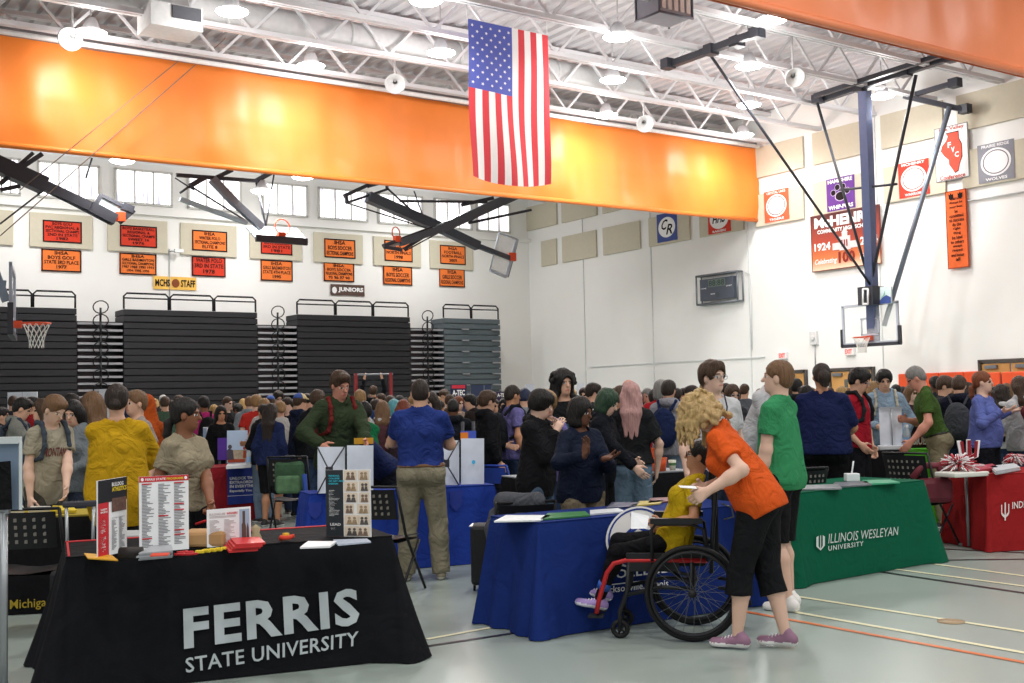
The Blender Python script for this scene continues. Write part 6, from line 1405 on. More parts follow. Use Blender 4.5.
# magenta tote, orange tubs, cup, bottles
p = V(at(606, 490, 12.0).xy.to_3d()); root = thing('tote_bag', p + V((0, 0, .35)), 'magenta tote bag hanging at the black table edge', 'bag'); mb = MB(); mb.box(p + V((0, 0, .48)), (.16, .14, .42), (r0, f0, z0)); mb.build('bag_body', cloth('b0278f'), root, bevel=.02)
mb = MB(); mb.tube([p + V((0, 0, .68)) - r0 * .07, p + V((0, 0, .76)) + r0 * .0, p + V((0, 0, .72)) + r0 * .15, p + V((0, 0, .66)) + r0 * .06], .02, 6); mb.build('handle', cloth('b0278f'), root)
for x_, y_, h_, l in ((659, 472, .14, 'orange tub nearest the front on the black table'), (656, 466, .2, 'taller orange tub behind the other on the black table')):
    p = on_z(x_, y_ - 1, TZ + .004); root = thing('plastic_tub', p, l, 'tub'); mb = MB(); mb.lathe(p, [(0, .005), (.075, 0), (.09, h_), (.085, h_), (.07, .01), (0, .012)], 20); mb.build('tub_body', M('d2552a', rough=.4), root); mb = MB(); mb.lathe(p, [(.088, h_ - .01), (.097, h_), (.088, h_ + .006)], 20); mb.build('tub_rim', M('e06a3a', rough=.4), root)
p = on_z(672.5, 470, TZ + .004); root = thing('paper_cup', p, 'printed paper cup at the right end of the black table', 'cup'); mb = MB(); mb.lathe(p, [(0, .0), (.032, 0), (.043, .11), (.04, .11), (.03, .01)], 20); mb.build('cup_body', M('c8cbb8', rough=.5), root)
mb = MB(); mb.lathe(p, [(.0335, .02), (.0405, .08)], 20); mb.build('green_print', M('4f7a46', var=.5, scale=50), root)
for i, (x0_, l) in enumerate(((600, 'white and orange papers left of the pink haired woman'),)):
    flat(l, [(598, 478), (621, 476.5), (621, 473.5), (600, 474)], TZ + .004, PW, .02)
def bottle(label, x_, y_, D, sc_=1.0, zb=TZ + .004):
    p = at(x_, y_, D); p.z = zb; root = thing('water_bottle', p, label, 'bottle'); mb = MB(); mb.lathe(p, [(0, 0), (.032 * sc_, 0), (.033 * sc_, .14 * sc_), (.014 * sc_, .19 * sc_), (.014 * sc_, .2 * sc_)], 18); mb.build('bottle_body', M('d5e2ea', rough=.1, alpha=.6), root)
    mb = MB(); mb.lathe(p, [(.034 * sc_, .05 * sc_), (.034 * sc_, .11 * sc_)], 18); mb.build('bottle_label', M('8fb4dc'), root); mb = MB(); mb.lathe(p, [(.016 * sc_, .195 * sc_), (.016 * sc_, .22 * sc_), (0, .22 * sc_)], 14); mb.build('bottle_cap', WHT, root)
bottle('clear water bottle on the red lettered table', 249.5, 466, 15.3, 1.2); bottle('clear water bottle on the lime green table', 907.5, 449, 13.2, 1.3, .884)
flat('white papers beside the water bottle on the red lettered table', [(226, 466), (251, 464.5), (250, 462.5), (228, 463.5)], TZ + .004, PW, .04)
for pts, l in (([(28, 513), (50, 512), (50, 509), (30, 509)], 'stack of books near the hand of the young man in the beige shirt'), ([(50, 513), (76, 513), (72, 509), (52, 508.5)], 'yellow folder on the far left black table'), ([(6, 513), (24, 513), (22, 508), (8, 508)], 'white papers under the blue grey panel')):
    stack(l, pts, TZ + .006, [M('d8d6cc', rough=.5) if 'yellow' not in l else M('d8c03a')], .012, 2, 'book_stack', 'books')
r_, q = sign('mustard folder held by the young man in the dark green hoodie', 354, 438, 373, 444, 10.75, M('c89428', rough=.6), legs=False, name='folder')
# pull-up frame
root = thing('pull_up_frame', V(at(368, 400, 26).xy.to_3d()), 'red pull-up frame with steel bar before the bleachers', 'pull-up bar'); za = at(368, 374.5, 26).z
for x_ in (356, 391):
    p = at(x_, 400, 26); mb = MB(); mb.beam(V((p.x, p.y, 0)), V((p.x, p.y, za + .03)), .07, .06, upv=V((1, 0, 0))); mb.build('upright', M('8e3236', rough=.5), root)
a, b = at(354, 374.7, 26), at(393, 373.8, 26); mb = MB(); mb.tube([V((a.x, a.y, za)), V((b.x, b.y, za))], .02, 8); mb.build('bar', M('8a8f96', rough=.35, metal=.5), root)
mb = MB()
for x_ in (356, 391): p = at(x_, 400, 26); mb.beam(V((p.x, p.y, .04)) - f0 * .6, V((p.x, p.y, .04)) + f0 * .6, .1, .08)
mb.build('foot_beam', M('b03a3c', rough=.5), root)
# green camouflage backpack on chair
cb = V(at(290, 470, 13.35).xy.to_3d()); root = thing('backpack', cb + V((0, 0, .5)), 'green camouflage backpack hanging on the dark folding chair', 'backpack')
CAMO = M('3c5a40', rough=.85, var=.75, scale=11)
mb = MB(); mb.box(cb + z0 * .72, (.34, .17, .38), (r0, f0, z0)); attach(mb.build('pack', CAMO, bevel=.05), root)
mb = MB(); mb.box(cb - f0 * .12 + z0 * .64, (.27, .08, .2), (r0, f0, z0)); attach(mb.build('front_pocket', M('587a58', rough=.85, var=.5, scale=14), bevel=.03), root)
mb = MB(); mb.tube([cb - r0 * .08 + z0 * .9, cb - r0 * .04 + z0 * .96, cb + r0 * .04 + z0 * .96, cb + r0 * .08 + z0 * .9], .012, 6); mb.build('top_handle', DK, root)
mb = MB(); mb.tube([cb + r0 * .17 + z0 * .75 - f0 * .05, cb + r0 * .2 + z0 * .3 - f0 * .05], .03, 6); mb.build('blue_strap', M('2c4a9c'), root)
# ------------------------------------------------------------------ near people
BK = 'behind the front table'
P = {}
# young man in beige shirt
P['teen'] = i = person('young man in beige t-shirt with grey backpack straps looking down at far left', x=46, D=9.75, H=1.69, face=28, lean=10, head=(12, -22, 0), skin='pale', hair='short', hc='lbrown', top=('tee', 'b3aa95'), low=('pants', '55544a'), arms=(('px', 30, 500, -.2), ('px', 66, 496, -.25)), hem=.80, w=1.0)
backpack(i, '4b5560', 'grey backpack worn by the young man in the beige t-shirt')
mb = MB(); T = i['T']; text_quad(mb, 'MONTANA', [V(T((.115, .132, 1.23))), V(T((-.115, .134, 1.23))), V(T((-.115, .14, 1.31))), V(T((.115, .138, 1.31)))], .012, bold=.02)
for k in range(len(mb.v)): 
    vx = mb.v[k]; mb.v[k] = (vx[0], vx[1] + .01 - abs(vx[0]) ** 2 * 1.6, vx[2])
child_local(i, mb, 'shirt_lettering', M('6a3438'))
P['mustard'] = person('woman in mustard yellow sweater with brown low bun seen from behind', x=117, D=8.5, ytop=385, face=180, fem=True, w=1.32, dp=1.2, skin='light', hair='bun', hc='dark', top=('long', 'd6a81e'), low=('leggings', '2a2a2e'), hem=.70, arms=('bent', ('px', 172, 470, .25)), head=(-8, -4, 0), pole=((1.2, -.3, -.4), (-1, -.2, -.6)))
P['tan'] = i = person('woman in tan t-shirt and gold earring looking right behind the front table', x=186, D=7.75, H=1.61, face=42, fem=True, w=1.12, skin='brown', hair='lowpony', hc='black', top=('tee', 'a89c82'), low=('pants', '18181b'), hem=.93, arms=('down', ('px', 214, 524, -.28)), head=(38, -3, 0), curl=(.4, 1.0))
mb = MB(); p = i['Hd']((-.078, -.01, -.055)); mb.tube([V(p) + V((0, .012 * math.cos(a), .014 * math.sin(a))) for a in [k * .628 for k in range(11)]], .0028, 6); child_local(i, mb, 'earring', M('d8b25a', rough=.25, metal=.9))
mb = MB(); a = at(196, 524, 7.45); b = at(205, 521, 7.4); mb.tube([a, b, b + (b - a) * .2], [.008, .008, .002], 8); tag(mb.build('pen', M('c02028')), 'red pen held in the hand of the woman in the tan t-shirt', 'pen')
P['hood'] = i = person('smiling young man in dark green hoodie with red backpack straps', x=337, D=11.2, H=1.87, face=22, lean=6, head=(6, -16, 6), w=1.08, skin='red', hair='quiff', hc='brown', top=('hoodie', '39452f'), low=('jeans', '2e3648'), arms=(('px', 322, 446, -.42), ('px', 366, 443, -.42)), pole=((1.4, -.4, -.8), (-1, -.4, -.8)))
backpack(i, '7a2a28', 'dark red backpack worn by the young man in the green hoodie')
P['blue'] = person('man in royal blue polo and khaki trousers seen from behind', x=420, D=10.15, ytop=379.5, face=176, w=1.3, dp=1.25, belly=.08, skin='light', hair='buzz', hc='dark', top=('polo', '2c3f88'), low=('pants', '98917a', '6b4a2c'), hem=.99, arms=(('px', 444, 441, .38), ('px', 398, 441, .42)), shoe='8c8270', sole='c8c4ba', feet=((.16, .02, 0), (-.14, 0, .1)), pole=((.5, -.8, -.8), (-.5, -.8, -.8)), head=(6, -6, 0))
P['kid'] = i = person('young person in black hoodie with dark bowl haircut facing right', x=536, D=9.75, ytop=391, face=62, lean=3, head=(12, -14, 0), skin='pale', hair='bowl', hc='black', top=('jacket', '1d1e21'), low=('jeans', '5a6f86'), hem=.80, arms=(('px', 556, 432, -.1), ('px', 558, 430, .05)), w=1.1)
P['navy'] = i = person('woman in navy pullover gesturing with both hands behind the blue table', x=580, D=8.8, ytop=398, face=38, fem=True, w=1.22, skin='dark', hair='bob', hc='black', top=('sweat', '1a2236'), low=('pants', '8d8069'), hem=.86, arms=(('px', 584, 456, -.38), ('px', 604, 459, -.25)), head=(18, -10, 0), curl=(.25, .3), palm=((.8, .2, .3, -.1, .25, 1), (.2, .3, 1, -.3, 1, .15)), pole=((1.0, -.6, -.9), (-1, -.6, -.9)))
q = [i['T'](p) for p in ((-.045, .155, 1.24), (-.115, .14, 1.24), (-.115, .145, 1.31), (-.045, .158, 1.31))]
mb = MB(); poly_quad(mb, circ(.5, .6, .35, .3), q, .012); poly_quad(mb, [(.1, .1), (.9, .1), (.9, .25), (.1, .25)], q, .012); child_local(i, mb, 'chest_emblem', M('c8a8a0'))
P['curly'] = i = person('tall man with long curly dark hair in black printed t-shirt', x=564, D=11.4, ytop=371, face=12, head=(14, 0, 0), skin='light', hair='curlylong', hc='black', top=('tee', '1b1c1f'), low=('jeans', '2a2f3a'), arms=('down', 'down'), beard=False)
mb = MB(); q = [i['T'](p) for p in ((.10, .135, 1.10), (-.10, .135, 1.10), (-.10, .14, 1.26), (.10, .14, 1.26))]; text_quad(mb, 'AVALON', subq(q, 0, .7, 1, .95), .014, bold=.03); child_local(i, mb, 'shirt_lettering', M('3a7a88'))
mb = MB(); text_quad(mb, 'XIIX', subq(q, .2, .0, .8, .5), .014, bold=.06); child_local(i, mb, 'shirt_print', M('8a6a50'))
P['lav'] = person('blond haired person in purple patterned top behind the black hoodie', x=547, D=10.7, ytop=392, face=15, fem=True, skin='light', hair='bowl', hc='sandy', top=('tee', '8a7cc0'), arms=('phone', 'phone'), head=(-8, -14, 0))
P['green_h'] = person('person with dark green dyed hair in black jacket facing right', x=598, D=10.4, ytop=389, face=70, lean=6, skin='pale', fem=True, hair='bob', hc='green', top=('jacket', '191b22'), low=('pants', '15151a'), arms=('fwd', 'bent'), head=(0, -22, 0))
P['pink'] = person('woman with wavy pink hair in black t-shirt and light blue jeans from behind', x=631, D=10.9, ytop=383, face=178, fem=True, w=1.06, skin='pale', hair='wavy', hc='pink', top=('loose', '232427'), low=('jeans', '7d95ac'), hem=.96, arms=('down', 'bent'), pole=((1, -.4, 0), (-1, -.4, -.3)))
P['glas'] = person('tall young man with wire glasses in white shirt behind the blonde woman', x=714, D=9.3, ytop=362, face=25, head=(20, 0, 0), skin='pale', hair='fluffy', hc='brown', top=('tee', 'e4e4e6'), low=('jeans', '30384a'), arms=('down', 'down'), glasses='wire')
mb = MB(); T = P['glas']['T']; mb.tube([V(T((.06, .06, 1.49))), V(T((.05, .125, 1.40))), V(T((0, .15, 1.2))), V(T((-.05, .125, 1.40))), V(T((-.06, .06, 1.49)))], .006, 6); child_local(P['glas'], mb, 'lanyard', M('2c2c34'))
P['green'] = i = person('young man in green t-shirt and black shorts talking to the left', pos=on_z(779, 611, 0), rz=None, face=0, H=1.80, skin='pale') if False else None
g_ = on_z(776, 611, 0); Dg = (g_ - CAM).dot(f0)
P['green'] = i = person('young man in green t-shirt and black shorts talking to the left', x=777, D=Dg + .1, ytop=361, face=-112, w=1.12, dp=1.05, skin='pale', hair='neat', hc='lbrown', top=('tee', '3f9e68'), low=('shorts', '1b1b1e'), hem=.84, arms=(('px', 752, 497, .25), ('px', 758, 492, -.12)), shoe='e2dfda', sole='f2f0ec', feet=((.11, .03, .15), (-.12, -.05, 0)), head=(14, 4, 0), pole=((.5, -1, -.5), (-.6, -1, -.3)))
# woman in orange
go = on_z(742, 651, 0); Do = (go - CAM).dot(f0)
P['orange'] = i = person('woman in orange t-shirt with curly blonde hair bending over the wheelchair', x=750, D=Do + .12, H=1.66, face=-104, lean=29, hipy=-.04, fem=True, w=1.22, dp=1.1, skin='pale', hair='curlybig', hc='blond2', top=('tee', 'f26424'), low=('capri', '1c1d20'), hem=.84,
    arms=(('px', 704, 487, .1), ('px', 708, 491, -.22)), shoe='8e6a80', sole='e8e6e4', feet=((-.0, -.15, -.15), (-.13, .13, .1)), head=(-12, -34, 0), pole=((.6, -.3, -1), (-.2, -1, -.5)), curl=(.8, .8), brow='sandy')
F = Field(); Hd = i['Hd']; rs = np.random.RandomState(4); Rh_ = i['Rh']; hc_0 = i['hcn']
F.ell(Hd((0, -.022, .032)), (.088, .105, .098), .02, Rh_).ell(Hd((0, -.05, -.04)), (.085, .07, .09), .03, Rh_)
for k in range(150):
    a = rs.uniform(0, 6.283); z_ = rs.uniform(-.35, 1.0); rr_ = math.sqrt(max(0, 1 - z_ * z_)); d_ = NA([math.cos(a) * rr_, math.sin(a) * rr_, z_])
    if d_[1] > .45 and z_ < .5: continue
    p = NA([d_[0] * .085, d_[1] * .10 - .02, d_[2] * .095 + .03]); n_ = rs.randint(5, 8); pts = []; ph = rs.uniform(0, 6.28); w0 = rs.uniform(.9, 1.25)
    P0 = hc_0 + Rh_ @ p; out_ = Rh_ @ d_; cur = P0.copy()
    for j in range(n_):
        wob = NA([math.sin(j * 1.9 + ph), math.cos(j * 1.7 + ph), .3 * math.sin(j * 2.3)]) * .011; pts.append(cur + wob)
        st = NA([0, 0, -1.0]) * .034 + out_ * .012 * (1 if j < 2 else .2); cur = cur + st; L_ = Rh_.T @ (cur - hc_0) - NA([0, -.02, .02]); e_ = math.sqrt((L_[0] / .098) ** 2 + (L_[1] / .112) ** 2 + (L_[2] / .108) ** 2)
        if e_ < w0: cur = hc_0 + Rh_ @ (L_ / max(e_, .2) * w0 + NA([0, -.02, .02]))
    F.chain(pts, list(np.linspace(.017, .009, n_)), .006)
nz = lambda X, Y, Z: .0022 * (np.sin(X * 110 + 2 * np.sin(Z * 60)) + np.sin(Y * 120 + 2 * np.sin(Z * 70 + X * 40)) + np.sin(Z * 90 + X * 60)) / 1.6
o = put('curls', F.mesh(.0075 / i['s'], nz), hairm('cfae76'), i['root']); o.scale = (i['s'],) * 3
pc = V(at(697, 489, Do - .15)); mb = MB(); mb.slab([pc, pc + r0 * -.1 + z0 * .01, pc + r0 * -.1 + z0 * .015 + f0 * .07, pc + f0 * .07 + z0 * .01], (0, 0, 1), -.003); tag(mb.build('paper_sheet', PW), 'small white paper in the hand of the woman in orange', 'paper')
# ------------------------------------------------------------------ wheelchair and rider
WC = on_z(694, 642, 0.0); WD = (WC - CAM).dot(f0)
fwd_ = (-r0 * .985 + f0 * .17).normalized(); lft = V((-fwd_.y, fwd_.x, 0))     # chair's left
near = lft if lft.dot(f0) < 0 else -lft; base = WC - near * .27
W_ = lambda a, b, z: base + fwd_ * a + near * b + z0 * z
root = thing('wheelchair', V((base.x, base.y, 0)), 'black and red manual wheelchair in front of the blue table', 'wheelchair')
TY = M('161617', rough=.6); RF = M('b82a2c', rough=.35, metal=.2); BKF = M('1e1f22', rough=.45); SIL = M('6d7074', rough=.35, metal=.6)
def wheel(b, R_, name, cx_w=0.0, tr=.017, spokes=24, z=None):
    z = R_ if z is None else z
    ring = lambda r_, n=40, off=0: [W_(cx_w + r_ * math.cos(2 * math.pi * k / n), b + off, z + r_ * math.sin(2 * math.pi * k / n)) for k in range(n)]
    mb = MB(); mb.tube(ring(R_ - tr), tr, 8, closed=True); w = mb.build(name, TY, root)
    if spokes:
        mb = MB(); mb.tube(ring(R_ - tr * 2.6), .011, 6, closed=True); mb.build('wheel_rim', BKF, w)
        mb = MB(); mb.tube(ring(R_ - .045, off=.035), .009, 6, closed=True); mb.build('push_rim', BKF, w)
        mb = MB()
        for k in range(spokes):
            a = 2 * math.pi * k / spokes; a2 = a + (.5 if k % 2 else -.5); mb.tube([W_(cx_w + .025 * math.cos(a2), b, z + .025 * math.sin(a2)), W_(cx_w + (R_ - .045) * math.cos(a), b, z + (R_ - .045) * math.sin(a))], .0016, 4, cap=False)
        mb.build('spokes', SIL, w)
        mb = MB(); mb.tube([W_(cx_w, b - .03, z), W_(cx_w, b + .035, z)], .026, 14); mb.build('hub', BKF, w)
    else:
        mb = MB(); mb.tube([W_(cx_w, b - .018, z), W_(cx_w, b + .018, z)], .018, 10)
        for k in range(5): a = 2 * math.pi * k / 5; mb.tube([W_(cx_w, b, z), W_(cx_w + (R_ - .015) * math.cos(a), b, z + (R_ - .015) * math.sin(a))], .007, 5)
        mb.build('hub', BKF, w)
wheel(.27, .305, 'wheel'); wheel(-.27, .305, 'wheel')
wheel(.19, .062, 'caster', .47, .016, 0); wheel(-.19, .062, 'caster', .47, .016, 0)
for sd in (.2, -.2):
    mb = MB(); mb.tube([W_(-.1, sd, .50), W_(.42, sd, .50), W_(.50, sd, .48), W_(.545, sd, .42), W_(.60, sd, .25), W_(.62, sd, .16)], .0155, 10); mb.build('red_frame_tube', RF, root)
    mb = MB(); mb.tube([W_(.40, sd, .49), W_(.42, sd, .3), W_(.47, sd, .17), W_(.47, sd, .062)], .014, 8); mb.tube([W_(-.02, sd, .32), W_(.2, sd, .33), W_(.42, sd, .28)], .013, 8); mb.tube([W_(0, sd, .49), W_(0, sd, .3), W_(0, sd * 1.3, .305)], .018, 8); mb.build('lower_frame', BKF, root)
    mb = MB(); mb.tube([W_(-.12, sd, .42), W_(-.14, sd, .7), W_(-.17, sd, .98), W_(-.23, sd, 1.0), W_(-.30, sd, .995)], .014, 8); mb.build('back_cane', BKF, root)
    mb = MB(); mb.tube([W_(-.1, sd * 1.15, .5), W_(-.08, sd * 1.15, .70), W_(.0, sd * 1.15, .735), W_(.22, sd * 1.15, .735), W_(.25, sd * 1.15, .70), W_(.25, sd * 1.15, .5)], .011, 8); mb.box(W_(.09, sd * 1.15, .755), (.33, .055, .035), (fwd_, near, z0)); mb.build('armrest', BKF, root)
    mb = MB(); mb.box(W_(.63, sd * .55, .13), (.1, .13, .012), (fwd_, near, z0)); mb.tube([W_(.61, sd, .2), W_(.62, sd * .6, .14)], .01, 6); mb.build('footplate', BKF, root)
    mb = MB(); mb.tube([W_(-.16, sd, .33), W_(-.34, sd, .30), W_(-.36, sd, .22)], .012, 8); mb.build('anti_tip_bar', BKF, root)
mb = MB(); mb.box(W_(.14, 0, .495), (.46, .36, .075), (fwd_, near, z0)); mb.build('seat_cushion', M('17181a', rough=.8), root, bevel=.02)
mb = MB(); mb.box(W_(.25, .205, .49), (.34, .012, .12), (fwd_, near, z0)); mb.build('side_guard', M('1a1b1e', rough=.6), root, bevel=.005)
mb = MB(); mb.box(W_(-.155, 0, .74), (.04, .37, .46), (fwd_, near, z0)); mb.build('back_sling', M('17181a', rough=.8), root, bevel=.015)
mb = MB(); mb.tube([W_(0, -.27, .305), W_(0, .27, .305)], .014, 8); mb.tube([W_(0, -.2, .34), W_(.3, .2, .48)], .011, 6); mb.tube([W_(0, .2, .34), W_(.3, -.2, .48)], .011, 6); mb.build('axle', BKF, root)
mb = MB(); mb.tube([W_(-.2, .2, .86), W_(-.26, .22, .84), W_(-.27, .22, .78), W_(-.21, .2, .76)], .006, 6); mb.build('silver_clip', SIL, root)
p = W_(.15, 0, 0); rzc = math.atan2(fwd_.y, fwd_.x) - math.pi / 2
P['girl'] = i = person('girl in yellow shirt and glasses sitting in the wheelchair reading a paper', pos=V((p.x, p.y, 0)), rz=rzc, H=1.45, hipz=.715, hipy=-.02, lean=-20, fem=True, w=1.05, skin='tan', hair='lowpony', hc='black', top=('tee', 'd4b21c'), low=('leggings', '17181b'), hem=.84,
    arms=(('px', 664, 524, .1), ('px', 662, 523, -.16)), feet=((.075, .56, 0, .245, .3), (-.075, .59, 0, .195, .2)), knee=((.1, .3, 1), (-.1, .3, 1)), shoe='a58cc4', sole='e6e6ec', head=(0, -10, 0), glasses='thick', curl=(.9, .9), pole=((.5, -.6, -1), (-.5, -.6, -1)))
LGx = i['LG'][-1]; mb = MB()
a_, b_ = LGx[1] + (LGx[2] - LGx[1]) * .66, LGx[1] + (LGx[2] - LGx[1]) * .8; mb.tube([V(a_), V(b_)], [.056, .052], 14); child_local(i, mb, 'blue_ankle_strap', M('2f5aa8', rough=.6))
pc = at(647, 522, WD - .2); q = [pc + r0 * -.10 + z0 * -.04, pc + r0 * .0 - z0 * .04, pc + r0 * .02 + z0 * .03 + f0 * .06, pc - r0 * .09 + z0 * .06 + f0 * .06]
mb = MB(); mb.slab(q, -f0, .003); o = tag(mb.build('paper_leaflet', PW), 'white printed leaflet in the hands of the girl in the wheelchair', 'paper')
# ------------------------------------------------------------------ middle distance people, right side
P['navyb'] = person('large woman with dark ponytail in navy top seen from behind', x=822, D=11.5, ytop=364, face=172, fem=True, w=1.5, dp=1.35, skin='tan', hair='puff', hc='dark', top=('tee', '1d2650', ), low=('loose', '141418'), hem=.90, arms=('bent', 'bent'), head=(22, -4, 0), sleeve=.95, collar=True)
P['redt'] = i = person('young man in red t-shirt and glasses with dark backpack strap looking right', x=856, D=12.6, ytop=369, face=68, lean=2, skin='light', hair='fluffy', hc='black', top=('tee', 'b01f30'), low=('pants', '1c1d22'), arms=(('px', 860, 444, -.2), 'pocket'), head=(8, -20, 0), glasses='wire')
backpack(i, '2a2b30', 'dark backpack worn by the young man in the red t-shirt')
P['ltblue'] = i = person('smiling young man in light blue grey hoodie with beige backpack straps', x=885, D=14.5, ytop=370.5, face=8, head=(2, -16, 0), w=1.1, skin='light', hair='fluffy', hc='black', top=('hoodie', '93a8bc'), low=('jeans', '6d86a4'), arms=('bent', 'pocket'))
backpack(i, 'c8c2b0', 'beige strapped backpack worn by the smiling young man in the light blue hoodie')
P['polo'] = person('grey haired man in green polo and khaki trousers leaning over a table', x=936, D=13.1, H=1.86, face=-84, lean=15, skin='red', hair='neat', hc='grey', top=('polo', '47632c'), low=('pants', '958c70', '1c1a18'), hem=.99, arms=(('px', 906, 420, .1), ('px', 912, 441, -.2)), head=(0, -14, 0), dp=1.1, w=1.1)
P['lavs'] = person('woman in lavender sweater gesturing to the right with open palms', x=984, D=12.95, ytop=371.5, face=72, fem=True, w=1.34, dp=1.2, belly=.03, skin='pale', hair='lowpony', hc='ginger', top=('long', '6a77bd'), low=('pants', '1a1b22'), hem=.90, arms=(('px', 1003, 411, -.35), ('px', 1012, 411, .3)), head=(8, 0, 0), palm=((0, .2, 1, .3, 1, .15), (0, .2, 1, 0, 1, .1)), curl=(.3, .3), brow='ginger')
P['maroon'] = person('person in maroon long sleeve at the right edge of the photo', x=1036, D=12.95, H=1.77, face=-80, fem=True, skin='light', hair='long', hc='brown', top=('long', '6e1c28'), low=('pants', '1a1b22'), arms=('down', 'down'), w=1.1)
# ------------------------------------------------------------------ middle distance people, left side
P['greyh'] = i = person('young man in pale grey hoodie with slate backpack at far left', x=16, D=13.0, ytop=398, face=80, lean=4, skin='light', hair='short', hc='black', top=('hoodie', '8f9088'), low=('jeans', '3a3f4a'), arms=('fwd', 'bent'), head=(0, -20, 0))
backpack(i, '48505e', 'slate backpack worn by the young man in the pale grey hoodie')
person('girl with very long straight dark hair in grey jacket behind the beige shirt', x=74, D=10.6, ytop=401, face=-35, fem=True, skin='light', hair='long', hc='black', top=('jacket', '7e858a'), low=('jeans', '3e4658'), arms=('down', 'bent'), head=(10, -15, 0))
person('woman with long wavy dark blonde hair left of the mustard sweater', x=92, D=10.9, ytop=393, face=-150, fem=True, skin='pale', hair='wavy', hc='lbrown', top=('tee', 'b5b0a8'), arms=('bent', 'down'), head=(10, -5, 0))
person('man with glasses and short black hair in dark grey shirt at left', x=71, D=13.5, ytop=394, face=-95, skin='tan', hair='neat', hc='black', top=('tee', '3e4150'), arms=('bent', 'bent'), glasses='thick', head=(0, -10, 0))
person('person wearing an orange headscarf right of the mustard sweater', x=147, D=11.8, ytop=395.5, face=168, fem=True, skin='light', hair='hijab', hc='orange', top=('long', 'b04f20'), low=('pants', '222222'), arms=('bent', 'bent'))
person('brown haired person half hidden by the woman in mustard', x=135, D=10.8, ytop=391, face=-60, skin='light', hair='short', hc='lbrown', top=('tee', 'a89c94'), arms=('down', 'down'))
person('young person in red and navy jacket behind the pale grey hoodie', x=33, D=15.0, ytop=397.5, face=100, skin='tan', hair='short', hc='black', top=('jacket', 'a0242c'), arms=('bent', 'bent'))
person('brown haired girl in blue close behind the young man in beige', x=42, D=11.5, ytop=399.5, face=-80, fem=True, skin='light', hair='long', hc='brown', top=('tee', '2a3f7a'), arms=('down', 'down'))
person('person in dark clothes cut by the left edge beside the hoodie', x=2, D=15, ytop=408, face=90, skin='light', hair='short', hc='black', top=('jacket', '24262a'), arms=('bent', 'down'))
person('auburn haired woman bent over the table between the blue polo and white boards', x=385, D=11.9, H=1.62, face=-60, lean=45, fem=True, skin='pale', hair='bun', hc='blonde', top=('tee', '27325a'), low=('pants', '20242e'), arms=('fwd', 'fwd'), head=(0, -10, 0))
